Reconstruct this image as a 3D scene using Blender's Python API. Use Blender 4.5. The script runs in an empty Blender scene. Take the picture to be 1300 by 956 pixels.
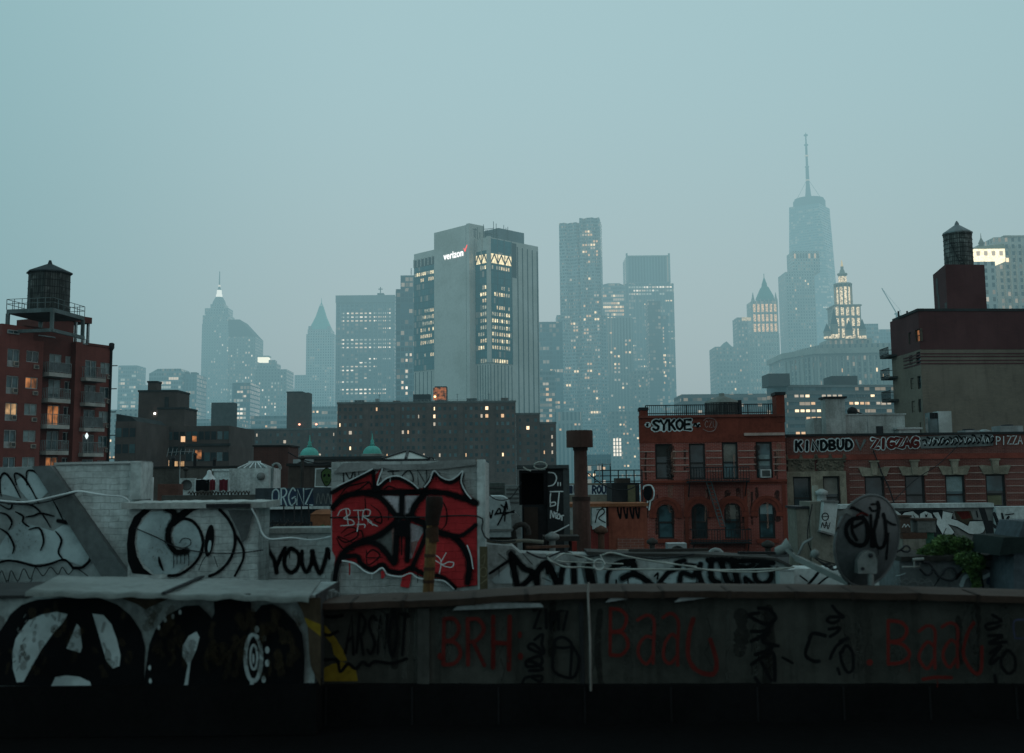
import bpy, bmesh, math, random
from mathutils import Vector, Matrix
from mathutils.geometry import tessellate_polygon
R = math.radians
random.seed(7)
scene = bpy.context.scene
COL = scene.collection

# ------------------------------------------------------------------ camera model (a 40 mm lens on a rooftop 17 m up)
E = Vector((0.0, 0.0, 17.0))
FPX = 1444.0
TH = math.atan(172.5 / FPX)
RO = 0.010
r0 = Vector((1, 0, 0)); u0_ = Vector((0, -math.sin(TH), math.cos(TH))); f0 = Vector((0, math.cos(TH), math.sin(TH)))
CAMR = r0 * math.cos(RO) - u0_ * math.sin(RO)
CAMU = r0 * math.sin(RO) + u0_ * math.cos(RO)

def ray(px, py):
    return f0 + CAMR * ((px - 650.0) / FPX) + CAMU * ((433.5 - py) / FPX)

def at(px, py, D):
    r = ray(px, py)
    return E + r * (D / r.y)

class Pl:
    """a vertical plane through two plan points; u runs along it to the right, v is world height"""
    def __init__(s, p, q):
        s.o = Vector((p.x, p.y, 0)); d = Vector((q.x - p.x, q.y - p.y, 0)); s.len = d.length
        s.d = d.normalized(); s.n = Vector((s.d.y, -s.d.x, 0))
    def uv(s, px, py):
        r = ray(px, py); t = (s.o - E).dot(s.n) / r.dot(s.n); P = E + r * t
        return (P - s.o).dot(s.d), P.z
    def mpp(s, px, py):
        r = ray(px, py); t = (s.o - E).dot(s.n) / r.dot(s.n)
        return t / FPX
    def pt(s, u, v, out=0.0):
        return s.o + s.d * u + Vector((0, 0, v)) + s.n * out
    def off(s, out):
        k = Pl(s.o, s.o + s.d); k.o = s.o + s.n * out; k.len = s.len; return k

def plane(x0, D0, x1, D1, y=560):
    return Pl(at(x0, y, D0), at(x1, y, D1))

# ------------------------------------------------------------------ mesh builder
class MB:
    def __init__(s): s.v = []; s.f = []; s.m = []; s.sm = []
    def face(s, pts, m=0, smooth=False):
        b = len(s.v); s.v += [Vector(p) for p in pts]; s.f.append(tuple(range(b, b + len(pts)))); s.m.append(m); s.sm.append(smooth)
    def mesh(s, vs, fs, smooth=False, m=0):
        b = len(s.v); s.v += [Vector(p) for p in vs]
        for f in fs: s.f.append(tuple(b + i for i in f)); s.m.append(m); s.sm.append(smooth)
    def box8(s, p, m=0):           # p: 4 bottom (ccw from above), 4 top
        s.mesh(p, [(3, 2, 1, 0), (4, 5, 6, 7), (0, 1, 5, 4), (1, 2, 6, 5), (2, 3, 7, 6), (3, 0, 4, 7)], m=m)
    def pbox(s, pl, u0, u1, v0, v1, o0, o1, m=0):   # o0 back, o1 front
        a = [pl.pt(u0, v0, o1), pl.pt(u1, v0, o1), pl.pt(u1, v0, o0), pl.pt(u0, v0, o0)]
        b = [pl.pt(u0, v1, o1), pl.pt(u1, v1, o1), pl.pt(u1, v1, o0), pl.pt(u0, v1, o0)]
        s.box8(a + b, m)
    def box(s, x0, x1, y0, y1, z0, z1, m=0):
        s.box8([(x0, y0, z0), (x1, y0, z0), (x1, y1, z0), (x0, y1, z0), (x0, y0, z1), (x1, y0, z1), (x1, y1, z1), (x0, y1, z1)], m)
    def prism(s, pts, z0, z1, m=0, top=None):
        """plan polygon ccw from above; top: optional polygon at z1"""
        n = len(pts); top = top or pts
        vs = [Vector((p[0], p[1], z0)) for p in pts] + [Vector((p[0], p[1], z1)) for p in top]
        s.mesh(vs, [tuple(range(n, 2 * n)), tuple(range(n - 1, -1, -1))] + [(i, (i + 1) % n, n + (i + 1) % n, n + i) for i in range(n)], m=m)
    def pprism(s, pl, uv, o0, o1, m=0):
        """outline in the plane (u,v), extruded along the normal"""
        n = len(uv); fr = [pl.pt(u, v, o1) for u, v in uv]; bk = [pl.pt(u, v, o0) for u, v in uv]
        tr = tessellate_polygon([[Vector((u, v, 0)) for u, v in uv]])
        s.mesh(fr + bk, [t for t in tr] + [tuple(n + i for i in t[::-1]) for t in tr] + [(i, (i + 1) % n, n + (i + 1) % n, n + i) for i in range(n)], m=m)
    def flat(s, pl, uv, out, m=0):
        tr = tessellate_polygon([[Vector((u, v, 0)) for u, v in uv]])
        s.mesh([pl.pt(u, v, out) for u, v in uv], [t for t in tr], m=m)
    def pquad(s, pl, u0, u1, v0, v1, out, m=0):
        s.face([pl.pt(u0, v0, out), pl.pt(u1, v0, out), pl.pt(u1, v1, out), pl.pt(u0, v1, out)], m)
    def lathe(s, c, prof, n=16, m=0, smooth=True, a0=0.0, axis=None):
        """prof: (radius, height) pairs"""
        ax = axis or Vector((0, 0, 1)); ax = ax.normalized()
        t = Vector((1, 0, 0)) if abs(ax.z) > .9 else Vector((0, 0, 1)).cross(ax).normalized()
        b = ax.cross(t); c = Vector(c); vs = []; fs = []
        for r, h in prof:
            for k in range(n):
                a = a0 + 2 * math.pi * k / n
                vs.append(c + ax * h + (t * math.cos(a) + b * math.sin(a)) * r)
        for i in range(len(prof) - 1):
            for k in range(n):
                k2 = (k + 1) % n
                fs.append((i * n + k, i * n + k2, (i + 1) * n + k2, (i + 1) * n + k))
        s.mesh(vs, fs, smooth, m)
        for i in (0, len(prof) - 1):
            if prof[i][0] > 1e-4: s.face([vs[i * n + k] for k in (range(n) if i else range(n - 1, -1, -1))], m)
    def tube(s, pts, r, n=8, m=0, rr=None):
        pts = [Vector(p) for p in pts]; vs = []; fs = []
        up = Vector((0, 0, 1))
        for i, p in enumerate(pts):
            d = (pts[min(i + 1, len(pts) - 1)] - pts[max(i - 1, 0)]).normalized()
            a = up if abs(d.z) < .95 else Vector((1, 0, 0))
            x = d.cross(a).normalized(); y = d.cross(x)
            q = rr[i] if rr else r
            vs += [p + (x * math.cos(2 * math.pi * k / n) + y * math.sin(2 * math.pi * k / n)) * q for k in range(n)]
        for i in range(len(pts) - 1):
            for k in range(n):
                k2 = (k + 1) % n; fs.append((i * n + k, i * n + k2, (i + 1) * n + k2, (i + 1) * n + k))
        s.mesh(vs, fs, True, m)
        s.face(vs[:n], m); s.face(vs[-n:][::-1], m)
    def bar(s, a, b, w, h=None, m=0):
        """square bar between two points"""
        a = Vector(a); b = Vector(b); d = (b - a).normalized(); h = h or w
        up = Vector((0, 0, 1)) if abs(d.z) < .95 else Vector((0, 1, 0))
        x = d.cross(up).normalized() * (w / 2); y = x.cross(d).normalized() * (h / 2)
        s.box8([a - x - y, a + x - y, a + x + y, a - x + y, b - x - y, b + x - y, b + x + y, b - x + y], m)
    def build(s, name, mat, parent=None, kind=None, label=None):
        me = bpy.data.meshes.new(name)
        off = parent_world(parent) if parent is not None else Vector((0, 0, 0))
        me.from_pydata([v - off for v in s.v], [], s.f)
        mats = mat if isinstance(mat, (list, tuple)) else [mat]
        for q in mats: me.materials.append(q)
        uvl = me.uv_layers.new(name='UVMap')
        uvs = [0.0] * (2 * len(me.loops))
        for p in me.polygons:
            nn = p.normal; h = math.hypot(nn.x, nn.y)
            if h > 0.45:
                tx, ty = -nn.y / h, nn.x / h
                for li in p.loop_indices:
                    w = s.v[me.loops[li].vertex_index]; uvs[2 * li] = w.x * tx + w.y * ty; uvs[2 * li + 1] = w.z
            else:
                for li in p.loop_indices:
                    w = s.v[me.loops[li].vertex_index]; uvs[2 * li] = w.x; uvs[2 * li + 1] = w.y
        uvl.data.foreach_set('uv', uvs)
        me.polygons.foreach_set('material_index', s.m)
        me.polygons.foreach_set('use_smooth', s.sm)
        me.update()
        o = bpy.data.objects.new(name, me); COL.objects.link(o)
        if parent is not None: o.parent = parent
        if kind: o['kind'] = kind
        if label: o['label'] = label
        return o

def parent_world(p):
    v = Vector(p.location)
    while p.parent is not None:
        p = p.parent; v += Vector(p.location)
    return v

def thing(name, label, cat, loc=(0, 0, 0), group=None):
    o = bpy.data.objects.new(name, None); COL.objects.link(o); o.empty_display_size = .3
    o.location = loc; o['label'] = label; o['category'] = cat; o['kind'] = 'thing'
    if group: o['group'] = group
    return o

def tag(o, label, cat, group=None):
    o['label'] = label; o['category'] = cat; o['kind'] = 'thing'
    if group: o['group'] = group
    return o

def smooth_mesh(o, ang=35):
    for p in o.data.polygons: p.use_smooth = True
    return o

# ------------------------------------------------------------------ materials
def newmat(name):
    m = bpy.data.materials.new(name); m.use_nodes = True
    nt = m.node_tree; b = nt.nodes.get('Principled BSDF')
    return m, nt, b

class N:
    """tiny node helper"""
    def __init__(s, nt): s.nt = nt
    def n(s, t, **kw):
        x = s.nt.nodes.new(t)
        for k, v in kw.items():
            if k.startswith('_'): setattr(x, k[1:], v)
        return x
    def l(s, a, b): s.nt.links.new(a, b)
    def math(s, op, a, b=None, c=None, clamp=False):
        x = s.nt.nodes.new('ShaderNodeMath'); x.operation = op; x.use_clamp = clamp
        for i, v in enumerate((a, b, c)):
            if v is None: continue
            if isinstance(v, (int, float)): x.inputs[i].default_value = v
            else: s.l(v, x.inputs[i])
        return x.outputs[0]
    def mix(s, f, a, b, mode='MIX'):
        x = s.nt.nodes.new('ShaderNodeMix'); x.data_type = 'RGBA'; x.blend_type = mode
        for i, v in ((0, f), (6, a), (7, b)):
            if isinstance(v, (int, float)): x.inputs[i].default_value = v
            elif isinstance(v, tuple): x.inputs[i].default_value = v if len(v) == 4 else v + (1,)
            else: s.l(v, x.inputs[i])
        return x.outputs[2]
    def noise(s, vec, scale, detail=4, rough=.55):
        x = s.nt.nodes.new('ShaderNodeTexNoise'); x.inputs['Scale'].default_value = scale
        x.inputs['Detail'].default_value = detail; x.inputs['Roughness'].default_value = rough
        if vec is not None: s.l(vec, x.inputs['Vector'])
        return x.outputs['Fac']
    def mapping(s, vec, sc):
        x = s.nt.nodes.new('ShaderNodeMapping'); x.inputs['Scale'].default_value = sc; s.l(vec, x.inputs['Vector']); return x.outputs[0]
    def ramp(s, f, lo, hi):
        x = s.nt.nodes.new('ShaderNodeMapRange'); x.interpolation_type = 'SMOOTHSTEP'
        x.inputs['From Min'].default_value = lo; x.inputs['From Max'].default_value = hi; s.l(f, x.inputs['Value']); return x.outputs[0]
    def pos(s): return s.nt.nodes.new('ShaderNodeNewGeometry').outputs['Position']
    def uv(s):
        x = s.nt.nodes.new('ShaderNodeUVMap'); x.uv_map = 'UVMap'; return x.outputs[0]

_mc = {}
def surf(name, col, rough=.85, var=.35, scale=1.0, bump=.25, streak=0.0, metal=0.0, dirt=(.5, .5, .48), spec=.10, brick=None):
    """general weathered surface: blotches, fine grain, optional run-off streaks and painted-over brick relief"""
    if name in _mc: return _mc[name]
    m, nt, b = newmat(name); k = N(nt); P = k.pos()
    big = k.noise(P, .55 * scale, 5, .6); fine = k.noise(P, 9 * scale, 6, .65)
    dc = tuple(c * (1 - var) * d * 2 * .85 for c, d in zip(col, dirt)); lc = tuple(min(1, c * (1 + var * .45)) for c in col)
    c = k.mix(k.ramp(big, .34, .66), dc, lc)
    mid = k.noise(P, 2.6 * scale, 6, .7)
    c = k.mix(k.math('MULTIPLY', k.ramp(mid, .52, .72), var * 1.5, clamp=True), c, tuple(x * .42 for x in col))
    c = k.mix(.6 * var + .1, c, k.mix(k.ramp(fine, .3, .7), tuple(x * .55 for x in col), tuple(min(1, x * 1.3) for x in col)))
    if streak > 0:
        st = k.noise(k.mapping(P, (7 * scale, 7 * scale, .5 * scale)), 1.0, 5, .6)
        c = k.mix(k.math('MULTIPLY', k.ramp(st, .45, .72), streak), c, tuple(x * .3 for x in col))
    h = fine
    if brick:
        bt = k.n('ShaderNodeTexBrick'); bt.inputs['Scale'].default_value = 1.0
        wob = k.n('ShaderNodeTexNoise'); wob.inputs['Scale'].default_value = 5.0; k.l(P, wob.inputs['Vector'])
        va = k.n('ShaderNodeVectorMath'); va.operation = 'SCALE'; va.inputs['Scale'].default_value = .045; k.l(wob.outputs['Color'], va.inputs[0])
        vb_ = k.n('ShaderNodeVectorMath'); k.l(va.outputs[0], vb_.inputs[0]); k.l(k.uv(), vb_.inputs[1]); k.l(vb_.outputs[0], bt.inputs['Vector'])
        bt.inputs['Brick Width'].default_value = brick[0]; bt.inputs['Row Height'].default_value = brick[1]
        bt.inputs['Mortar Size'].default_value = brick[1] * .09; bt.inputs['Mortar Smooth'].default_value = .6
        bt.inputs['Color1'].default_value = (1, 1, 1, 1); bt.inputs['Color2'].default_value = (.80, .80, .80, 1); bt.inputs['Mortar'].default_value = (.60, .60, .60, 1)
        ph = k.n('ShaderNodeMapRange'); k.l(big, ph.inputs['Value']); ph.inputs['From Min'].default_value = .35; ph.inputs['From Max'].default_value = .65
        ph.inputs['To Min'].default_value = .12; ph.inputs['To Max'].default_value = .75
        c = k.mix(ph.outputs[0], c, k.mix(1.0, c, bt.outputs['Color'], 'MULTIPLY'))
        h = k.math('ADD', k.math('MULTIPLY', bt.outputs['Fac'], -.9), k.math('MULTIPLY', fine, .8))
    k.l(c, b.inputs['Base Color']); b.inputs['Roughness'].default_value = rough; b.inputs['Metallic'].default_value = metal
    b.inputs['Specular IOR Level'].default_value = spec
    if bump > 0:
        bp = k.n('ShaderNodeBump'); bp.inputs['Strength'].default_value = bump; bp.inputs['Distance'].default_value = .02 / scale
        k.l(h, bp.inputs['Height']); k.l(bp.outputs[0], b.inputs['Normal'])
    _mc[name] = m; return m

def brickmat(name, c1, c2, mortar, bw=.21, bh=.072, var=.4):
    if name in _mc: return _mc[name]
    m, nt, b = newmat(name); k = N(nt)
    bt = k.n('ShaderNodeTexBrick'); k.l(k.uv(), bt.inputs['Vector']); bt.inputs['Scale'].default_value = 1.0
    bt.inputs['Brick Width'].default_value = bw; bt.inputs['Row Height'].default_value = bh; bt.inputs['Mortar Size'].default_value = bh * .085
    bt.inputs['Color1'].default_value = c1 + (1,); bt.inputs['Color2'].default_value = c2 + (1,); bt.inputs['Mortar'].default_value = mortar + (1,); bt.inputs['Bias'].default_value = -.1
    P = k.pos(); big = k.noise(P, .4, 5, .6); st = k.noise(k.mapping(P, (3, 3, .25)), 1, 4)
    c = k.mix(k.math('MULTIPLY', k.ramp(big, .35, .7), var), bt.outputs['Color'], tuple(x * .45 for x in c1))
    c = k.mix(k.math('MULTIPLY', k.ramp(k.noise(P, 1.4, 6, .7), .50, .68), var * 1.1, clamp=True), c, tuple(x * .5 + .008 for x in c1))
    c = k.mix(k.math('MULTIPLY', k.ramp(k.noise(P, .16, 3, .5), .52, .66), var * .8, clamp=True), c, tuple(min(1, x * 1.45 + .02) for x in c2))
    c = k.mix(k.math('MULTIPLY', k.ramp(st, .5, .75), var * .7), c, tuple(x * .35 for x in c1))
    k.l(c, b.inputs['Base Color']); b.inputs['Roughness'].default_value = .9; b.inputs['Specular IOR Level'].default_value = .2
    bp = k.n('ShaderNodeBump'); bp.inputs['Strength'].default_value = .4; bp.inputs['Distance'].default_value = .01; bp.invert = True
    k.l(bt.outputs['Fac'], bp.inputs['Height']); k.l(bp.outputs[0], b.inputs['Normal'])
    _mc[name] = m; return m

def facade(name, wall, glass, cw, ch, wf, hf, rough=.25, var=.6, glow=.34, share=.30):
    """curtain-wall grid in metres: cells cw x ch with a pane wf x hf of the cell"""
    if name in _mc: return _mc[name]
    m, nt, b = newmat(name); k = N(nt)
    s = k.n('ShaderNodeSeparateXYZ'); k.l(k.uv(), s.inputs[0])
    uu = k.math('DIVIDE', s.outputs[0], cw); vv = k.math('DIVIDE', s.outputs[1], ch)
    fu = k.math('ABSOLUTE', k.math('SUBTRACT', k.math('FRACT', uu), .5)); fv = k.math('ABSOLUTE', k.math('SUBTRACT', k.math('FRACT', vv), .5))
    ins = k.math('MULTIPLY', k.math('LESS_THAN', fu, wf / 2), k.math('LESS_THAN', fv, hf / 2))
    cv = k.n('ShaderNodeCombineXYZ'); k.l(k.math('FLOOR', uu), cv.inputs[0]); k.l(k.math('FLOOR', vv), cv.inputs[1])
    wn = k.n('ShaderNodeTexWhiteNoise'); wn.noise_dimensions = '2D'; k.l(cv.outputs[0], wn.inputs['Vector'])
    g = k.mix(k.math('MULTIPLY', wn.outputs['Value'], var), glass, tuple(min(1, x * 2.6 + .03) for x in glass))
    big = k.noise(k.pos(), .02, 4, .6)
    w = k.mix(k.ramp(big, .3, .7), tuple(x * .75 for x in wall), tuple(min(1, x * 1.12) for x in wall))
    k.l(k.mix(ins, w, g), b.inputs['Base Color'])
    k.l(k.math('SUBTRACT', .85, k.math('MULTIPLY', ins, .85 - rough)), b.inputs['Roughness'])
    b.inputs['Specular IOR Level'].default_value = .35
    if glow > 0:      # dim rooms behind some panes, gathered on some floors
        w2 = k.n('ShaderNodeTexWhiteNoise'); w2.noise_dimensions = '3D'; k.l(cv.outputs[0], w2.inputs['Vector'])
        c2 = k.n('ShaderNodeCombineXYZ'); k.l(k.math('FLOOR', k.math('MULTIPLY', uu, .12)), c2.inputs[0]); k.l(k.math('FLOOR', vv), c2.inputs[1]); c2.inputs[2].default_value = 3.7
        w3 = k.n('ShaderNodeTexWhiteNoise'); w3.noise_dimensions = '3D'; k.l(c2.outputs[0], w3.inputs['Vector'])
        on = k.math('LESS_THAN', w2.outputs['Value'], k.math('MULTIPLY', k.math('POWER', w3.outputs['Value'], 2.2), share * 2.6))
        stz = k.math('MULTIPLY', k.math('MULTIPLY', on, ins), k.math('MULTIPLY', wn.outputs['Value'], glow))
        b.inputs['Emission Color'].default_value = (1.0, .74, .50, 1); k.l(stz, b.inputs['Emission Strength']); m.cycles.emission_sampling = 'NONE'
    _mc[name] = m; return m

def staves(name, col, w=.2):
    """tank wood: upright staves, each weathered on its own, with dark joints and run-off"""
    if name in _mc: return _mc[name]
    m, nt, b = newmat(name); k = N(nt); P = k.pos(); s = k.n('ShaderNodeSeparateXYZ'); k.l(k.uv(), s.inputs[0])
    uu = k.math('DIVIDE', s.outputs[0], w); wn = k.n('ShaderNodeTexWhiteNoise'); wn.noise_dimensions = '1D'; k.l(k.math('FLOOR', uu), wn.inputs['W'])
    joint = k.math('LESS_THAN', k.math('ABSOLUTE', k.math('SUBTRACT', k.math('FRACT', uu), .5)), .40)
    c = k.mix(wn.outputs['Value'], tuple(x * .55 for x in col), tuple(x * 1.5 for x in col))
    c = k.mix(k.ramp(k.noise(k.mapping(P, (6, 6, .45)), 1, 5, .6), .45, .7), c, tuple(x * .4 for x in col))
    c = k.mix(k.ramp(k.noise(P, .9, 4, .6), .52, .7), c, tuple(min(1, x * 2.1 + .015) for x in col))
    k.l(k.mix(joint, tuple(x * .25 for x in col), c), b.inputs['Base Color']); b.inputs['Roughness'].default_value = .9; b.inputs['Specular IOR Level'].default_value = .1
    _mc[name] = m; return m

def spray(name, col, cover=.5, alpha=1.0, scale=1.0):
    """spray paint: thin, dusty at the edges of its blotches, worn through to the wall in places"""
    if name in _mc: return _mc[name]
    m, nt, b = newmat(name); k = N(nt); P = k.pos()
    fine = k.noise(P, 26 * scale, 5, .75); big = k.noise(P, 2.2 * scale, 5, .65)
    c = k.mix(k.ramp(big, .35, .65), tuple(x * .72 for x in col), tuple(min(1, x * 1.18) for x in col))
    k.l(c, b.inputs['Base Color']); b.inputs['Roughness'].default_value = .88; b.inputs['Specular IOR Level'].default_value = .05
    a = k.ramp(k.math('ADD', fine, k.math('MULTIPLY', k.math('SUBTRACT', big, .5), .55)), .32 - .25 * cover, .52 - .30 * cover)
    k.l(k.math('MULTIPLY', a, alpha), b.inputs['Alpha'])
    _mc[name] = m; return m

def emit(name, col, strength, var=0.0):
    if name in _mc: return _mc[name]
    m, nt, b = newmat(name); k = N(nt)
    b.inputs['Base Color'].default_value = (.02, .02, .02, 1)
    b.inputs['Emission Color'].default_value = col + (1,); b.inputs['Emission Strength'].default_value = strength
    if var > 0:
        nz = k.noise(k.pos(), .9, 2, .5)
        k.l(k.math('MULTIPLY', k.math('ADD', k.math('MULTIPLY', k.ramp(nz, .3, .7), var), 1 - var), strength), b.inputs['Emission Strength'])
    m.cycles.emission_sampling = 'NONE'
    _mc[name] = m; return m

def glassmat(name, col, rough=.08):
    if name in _mc: return _mc[name]
    m, nt, b = newmat(name); k = N(nt)
    nz = k.noise(k.pos(), 1.3, 2, .5)
    k.l(k.mix(k.ramp(nz, .35, .65), tuple(x * .5 for x in col), tuple(x * 1.6 for x in col)), b.inputs['Base Color'])
    b.inputs['Roughness'].default_value = rough; b.inputs['Specular IOR Level'].default_value = .5
    bp = k.n('ShaderNodeBump'); bp.inputs['Strength'].default_value = .05; k.l(k.noise(k.pos(), 3, 1), bp.inputs['Height']); k.l(bp.outputs[0], b.inputs['Normal'])
    _mc[name] = m; return m

WARM = [emit('lamp_warm_bright', (1.0, .74, .45), 1.9), emit('lamp_warm', (1.0, .62, .34), .95), emit('lamp_pale', (.95, .80, .62), .6)]
COOL = [emit('lamp_white', (1.0, .86, .70), 2.0), emit('lamp_white_soft', (1.0, .80, .60), 1.1), emit('lamp_greenish', (.80, .88, .78), .6)]

_litn = {}
def lit_windows(root, pl, u0, u1, z0, z1, cw, ch, wf, hf, n, mats=WARM, out=.12, runs=1, rows=None, name='lit_window', keep=60):
    """lit panes on a facade, aligned with its cell grid"""
    off = pl.o.dot(pl.d); cells = {}
    i0 = math.ceil((u0 + off) / cw); i1 = math.floor((u1 + off) / cw) - 1; j0 = math.ceil(z0 / ch); j1 = math.floor(z1 / ch) - 1
    if i1 < i0 or j1 < j0: return
    rnd = random.Random(int(abs(pl.o.x * 7 + z1 * 13 + n)))
    tries = 0
    while len(cells) < n and tries < n * 20:
        tries += 1
        j = rnd.randint(j0, j1) if not rows else rnd.choice(rows)
        if rows and j < 0: j = j1 + 1 + j
        i = rnd.randint(i0, i1); mi = rnd.choices((0, 1, 2), (2, 4, 5))[0]
        for q in range(rnd.randint(1, runs)):
            if i + q <= i1 and j0 <= j <= j1: cells[(i + q, j)] = mi if rnd.random() < .8 else rnd.randint(0, 2)
    rest = MB(); cache = {}
    done = _litn.get(root.name, 0); base = parent_world(root)
    for (i, j), mi in cells.items():
        uc = (i + .5) * cw - off; vc = (j + .5) * ch
        if done < keep:
            done += 1
            if mi not in cache:
                me = bpy.data.meshes.new(name); w, h = cw * wf / 2, ch * hf / 2; d = pl.d
                me.from_pydata([d * -w + Vector((0, 0, -h)), d * w + Vector((0, 0, -h)), d * w + Vector((0, 0, h)), d * -w + Vector((0, 0, h))], [], [(0, 1, 2, 3)])
                me.materials.append(mats[mi]); cache[mi] = me
            o = bpy.data.objects.new(name, cache[mi]); COL.objects.link(o); o.parent = root; o.location = pl.pt(uc, vc, out) - base
        else:
            rest.pquad(pl, uc - cw * wf / 2, uc + cw * wf / 2, vc - ch * hf / 2, vc + ch * hf / 2, out, mi)
    _litn[root.name] = done
    if rest.f: rest.build(name, mats, root, kind='stuff')

def wall_holes(mb, pl, u0, u1, v0, v1, holes, rec=.2, out=0.0, m=0):
    """a wall face with real openings and their reveals; holes: (a,b,c,d) in u,v"""
    us = sorted({u0, u1} | {h[0] for h in holes} | {h[1] for h in holes}); vs = sorted({v0, v1} | {h[2] for h in holes} | {h[3] for h in holes})
    us = [u for u in us if u0 - 1e-6 <= u <= u1 + 1e-6]; vs = [v for v in vs if v0 - 1e-6 <= v <= v1 + 1e-6]
    for j in range(len(vs) - 1):
        run = None
        for i in range(len(us) - 1):
            uc = (us[i] + us[i + 1]) / 2; vc = (vs[j] + vs[j + 1]) / 2
            solid = not any(h[0] < uc < h[1] and h[2] < vc < h[3] for h in holes)
            if solid and run is None: run = us[i]
            if (not solid) and run is not None: mb.pquad(pl, run, us[i], vs[j], vs[j + 1], out, m); run = None
        if run is not None: mb.pquad(pl, run, us[-1], vs[j], vs[j + 1], out, m)
    for a, b, c, d in holes:
        p = pl.pt
        mb.face([p(a, c, out), p(a, c, out - rec), p(a, d, out - rec), p(a, d, out)], m)
        mb.face([p(b, c, out - rec), p(b, c, out), p(b, d, out), p(b, d, out - rec)], m)
        mb.face([p(a, d, out), p(a, d, out - rec), p(b, d, out - rec), p(b, d, out)], m)
        mb.face([p(a, c, out - rec), p(a, c, out), p(b, c, out), p(b, c, out - rec)], m)

# ------------------------------------------------------------------ spray paint: flat strokes lying on a wall
def catmull(P, n=6, closed=False):
    if len(P) < 3: return [P[0], ((P[0][0] + P[1][0]) / 2, (P[0][1] + P[1][1]) / 2), P[1]]
    out = []; L = len(P); rng = range(L) if closed else range(L - 1)
    for i in rng:
        p0 = P[(i - 1) % L] if closed or i > 0 else P[0]; p1 = P[i]; p2 = P[(i + 1) % L]; p3 = P[(i + 2) % L] if closed or i + 2 < L else P[-1]
        for k in range(n):
            t = k / n; t2 = t * t; t3 = t2 * t
            out.append(tuple(.5 * (2 * p1[a] + (p2[a] - p0[a]) * t + (2 * p0[a] - 5 * p1[a] + 4 * p2[a] - p3[a]) * t2 + (3 * p1[a] - p0[a] - 3 * p2[a] + p3[a]) * t3) for a in (0, 1)))
    if not closed: out.append(P[-1])
    return out

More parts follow.
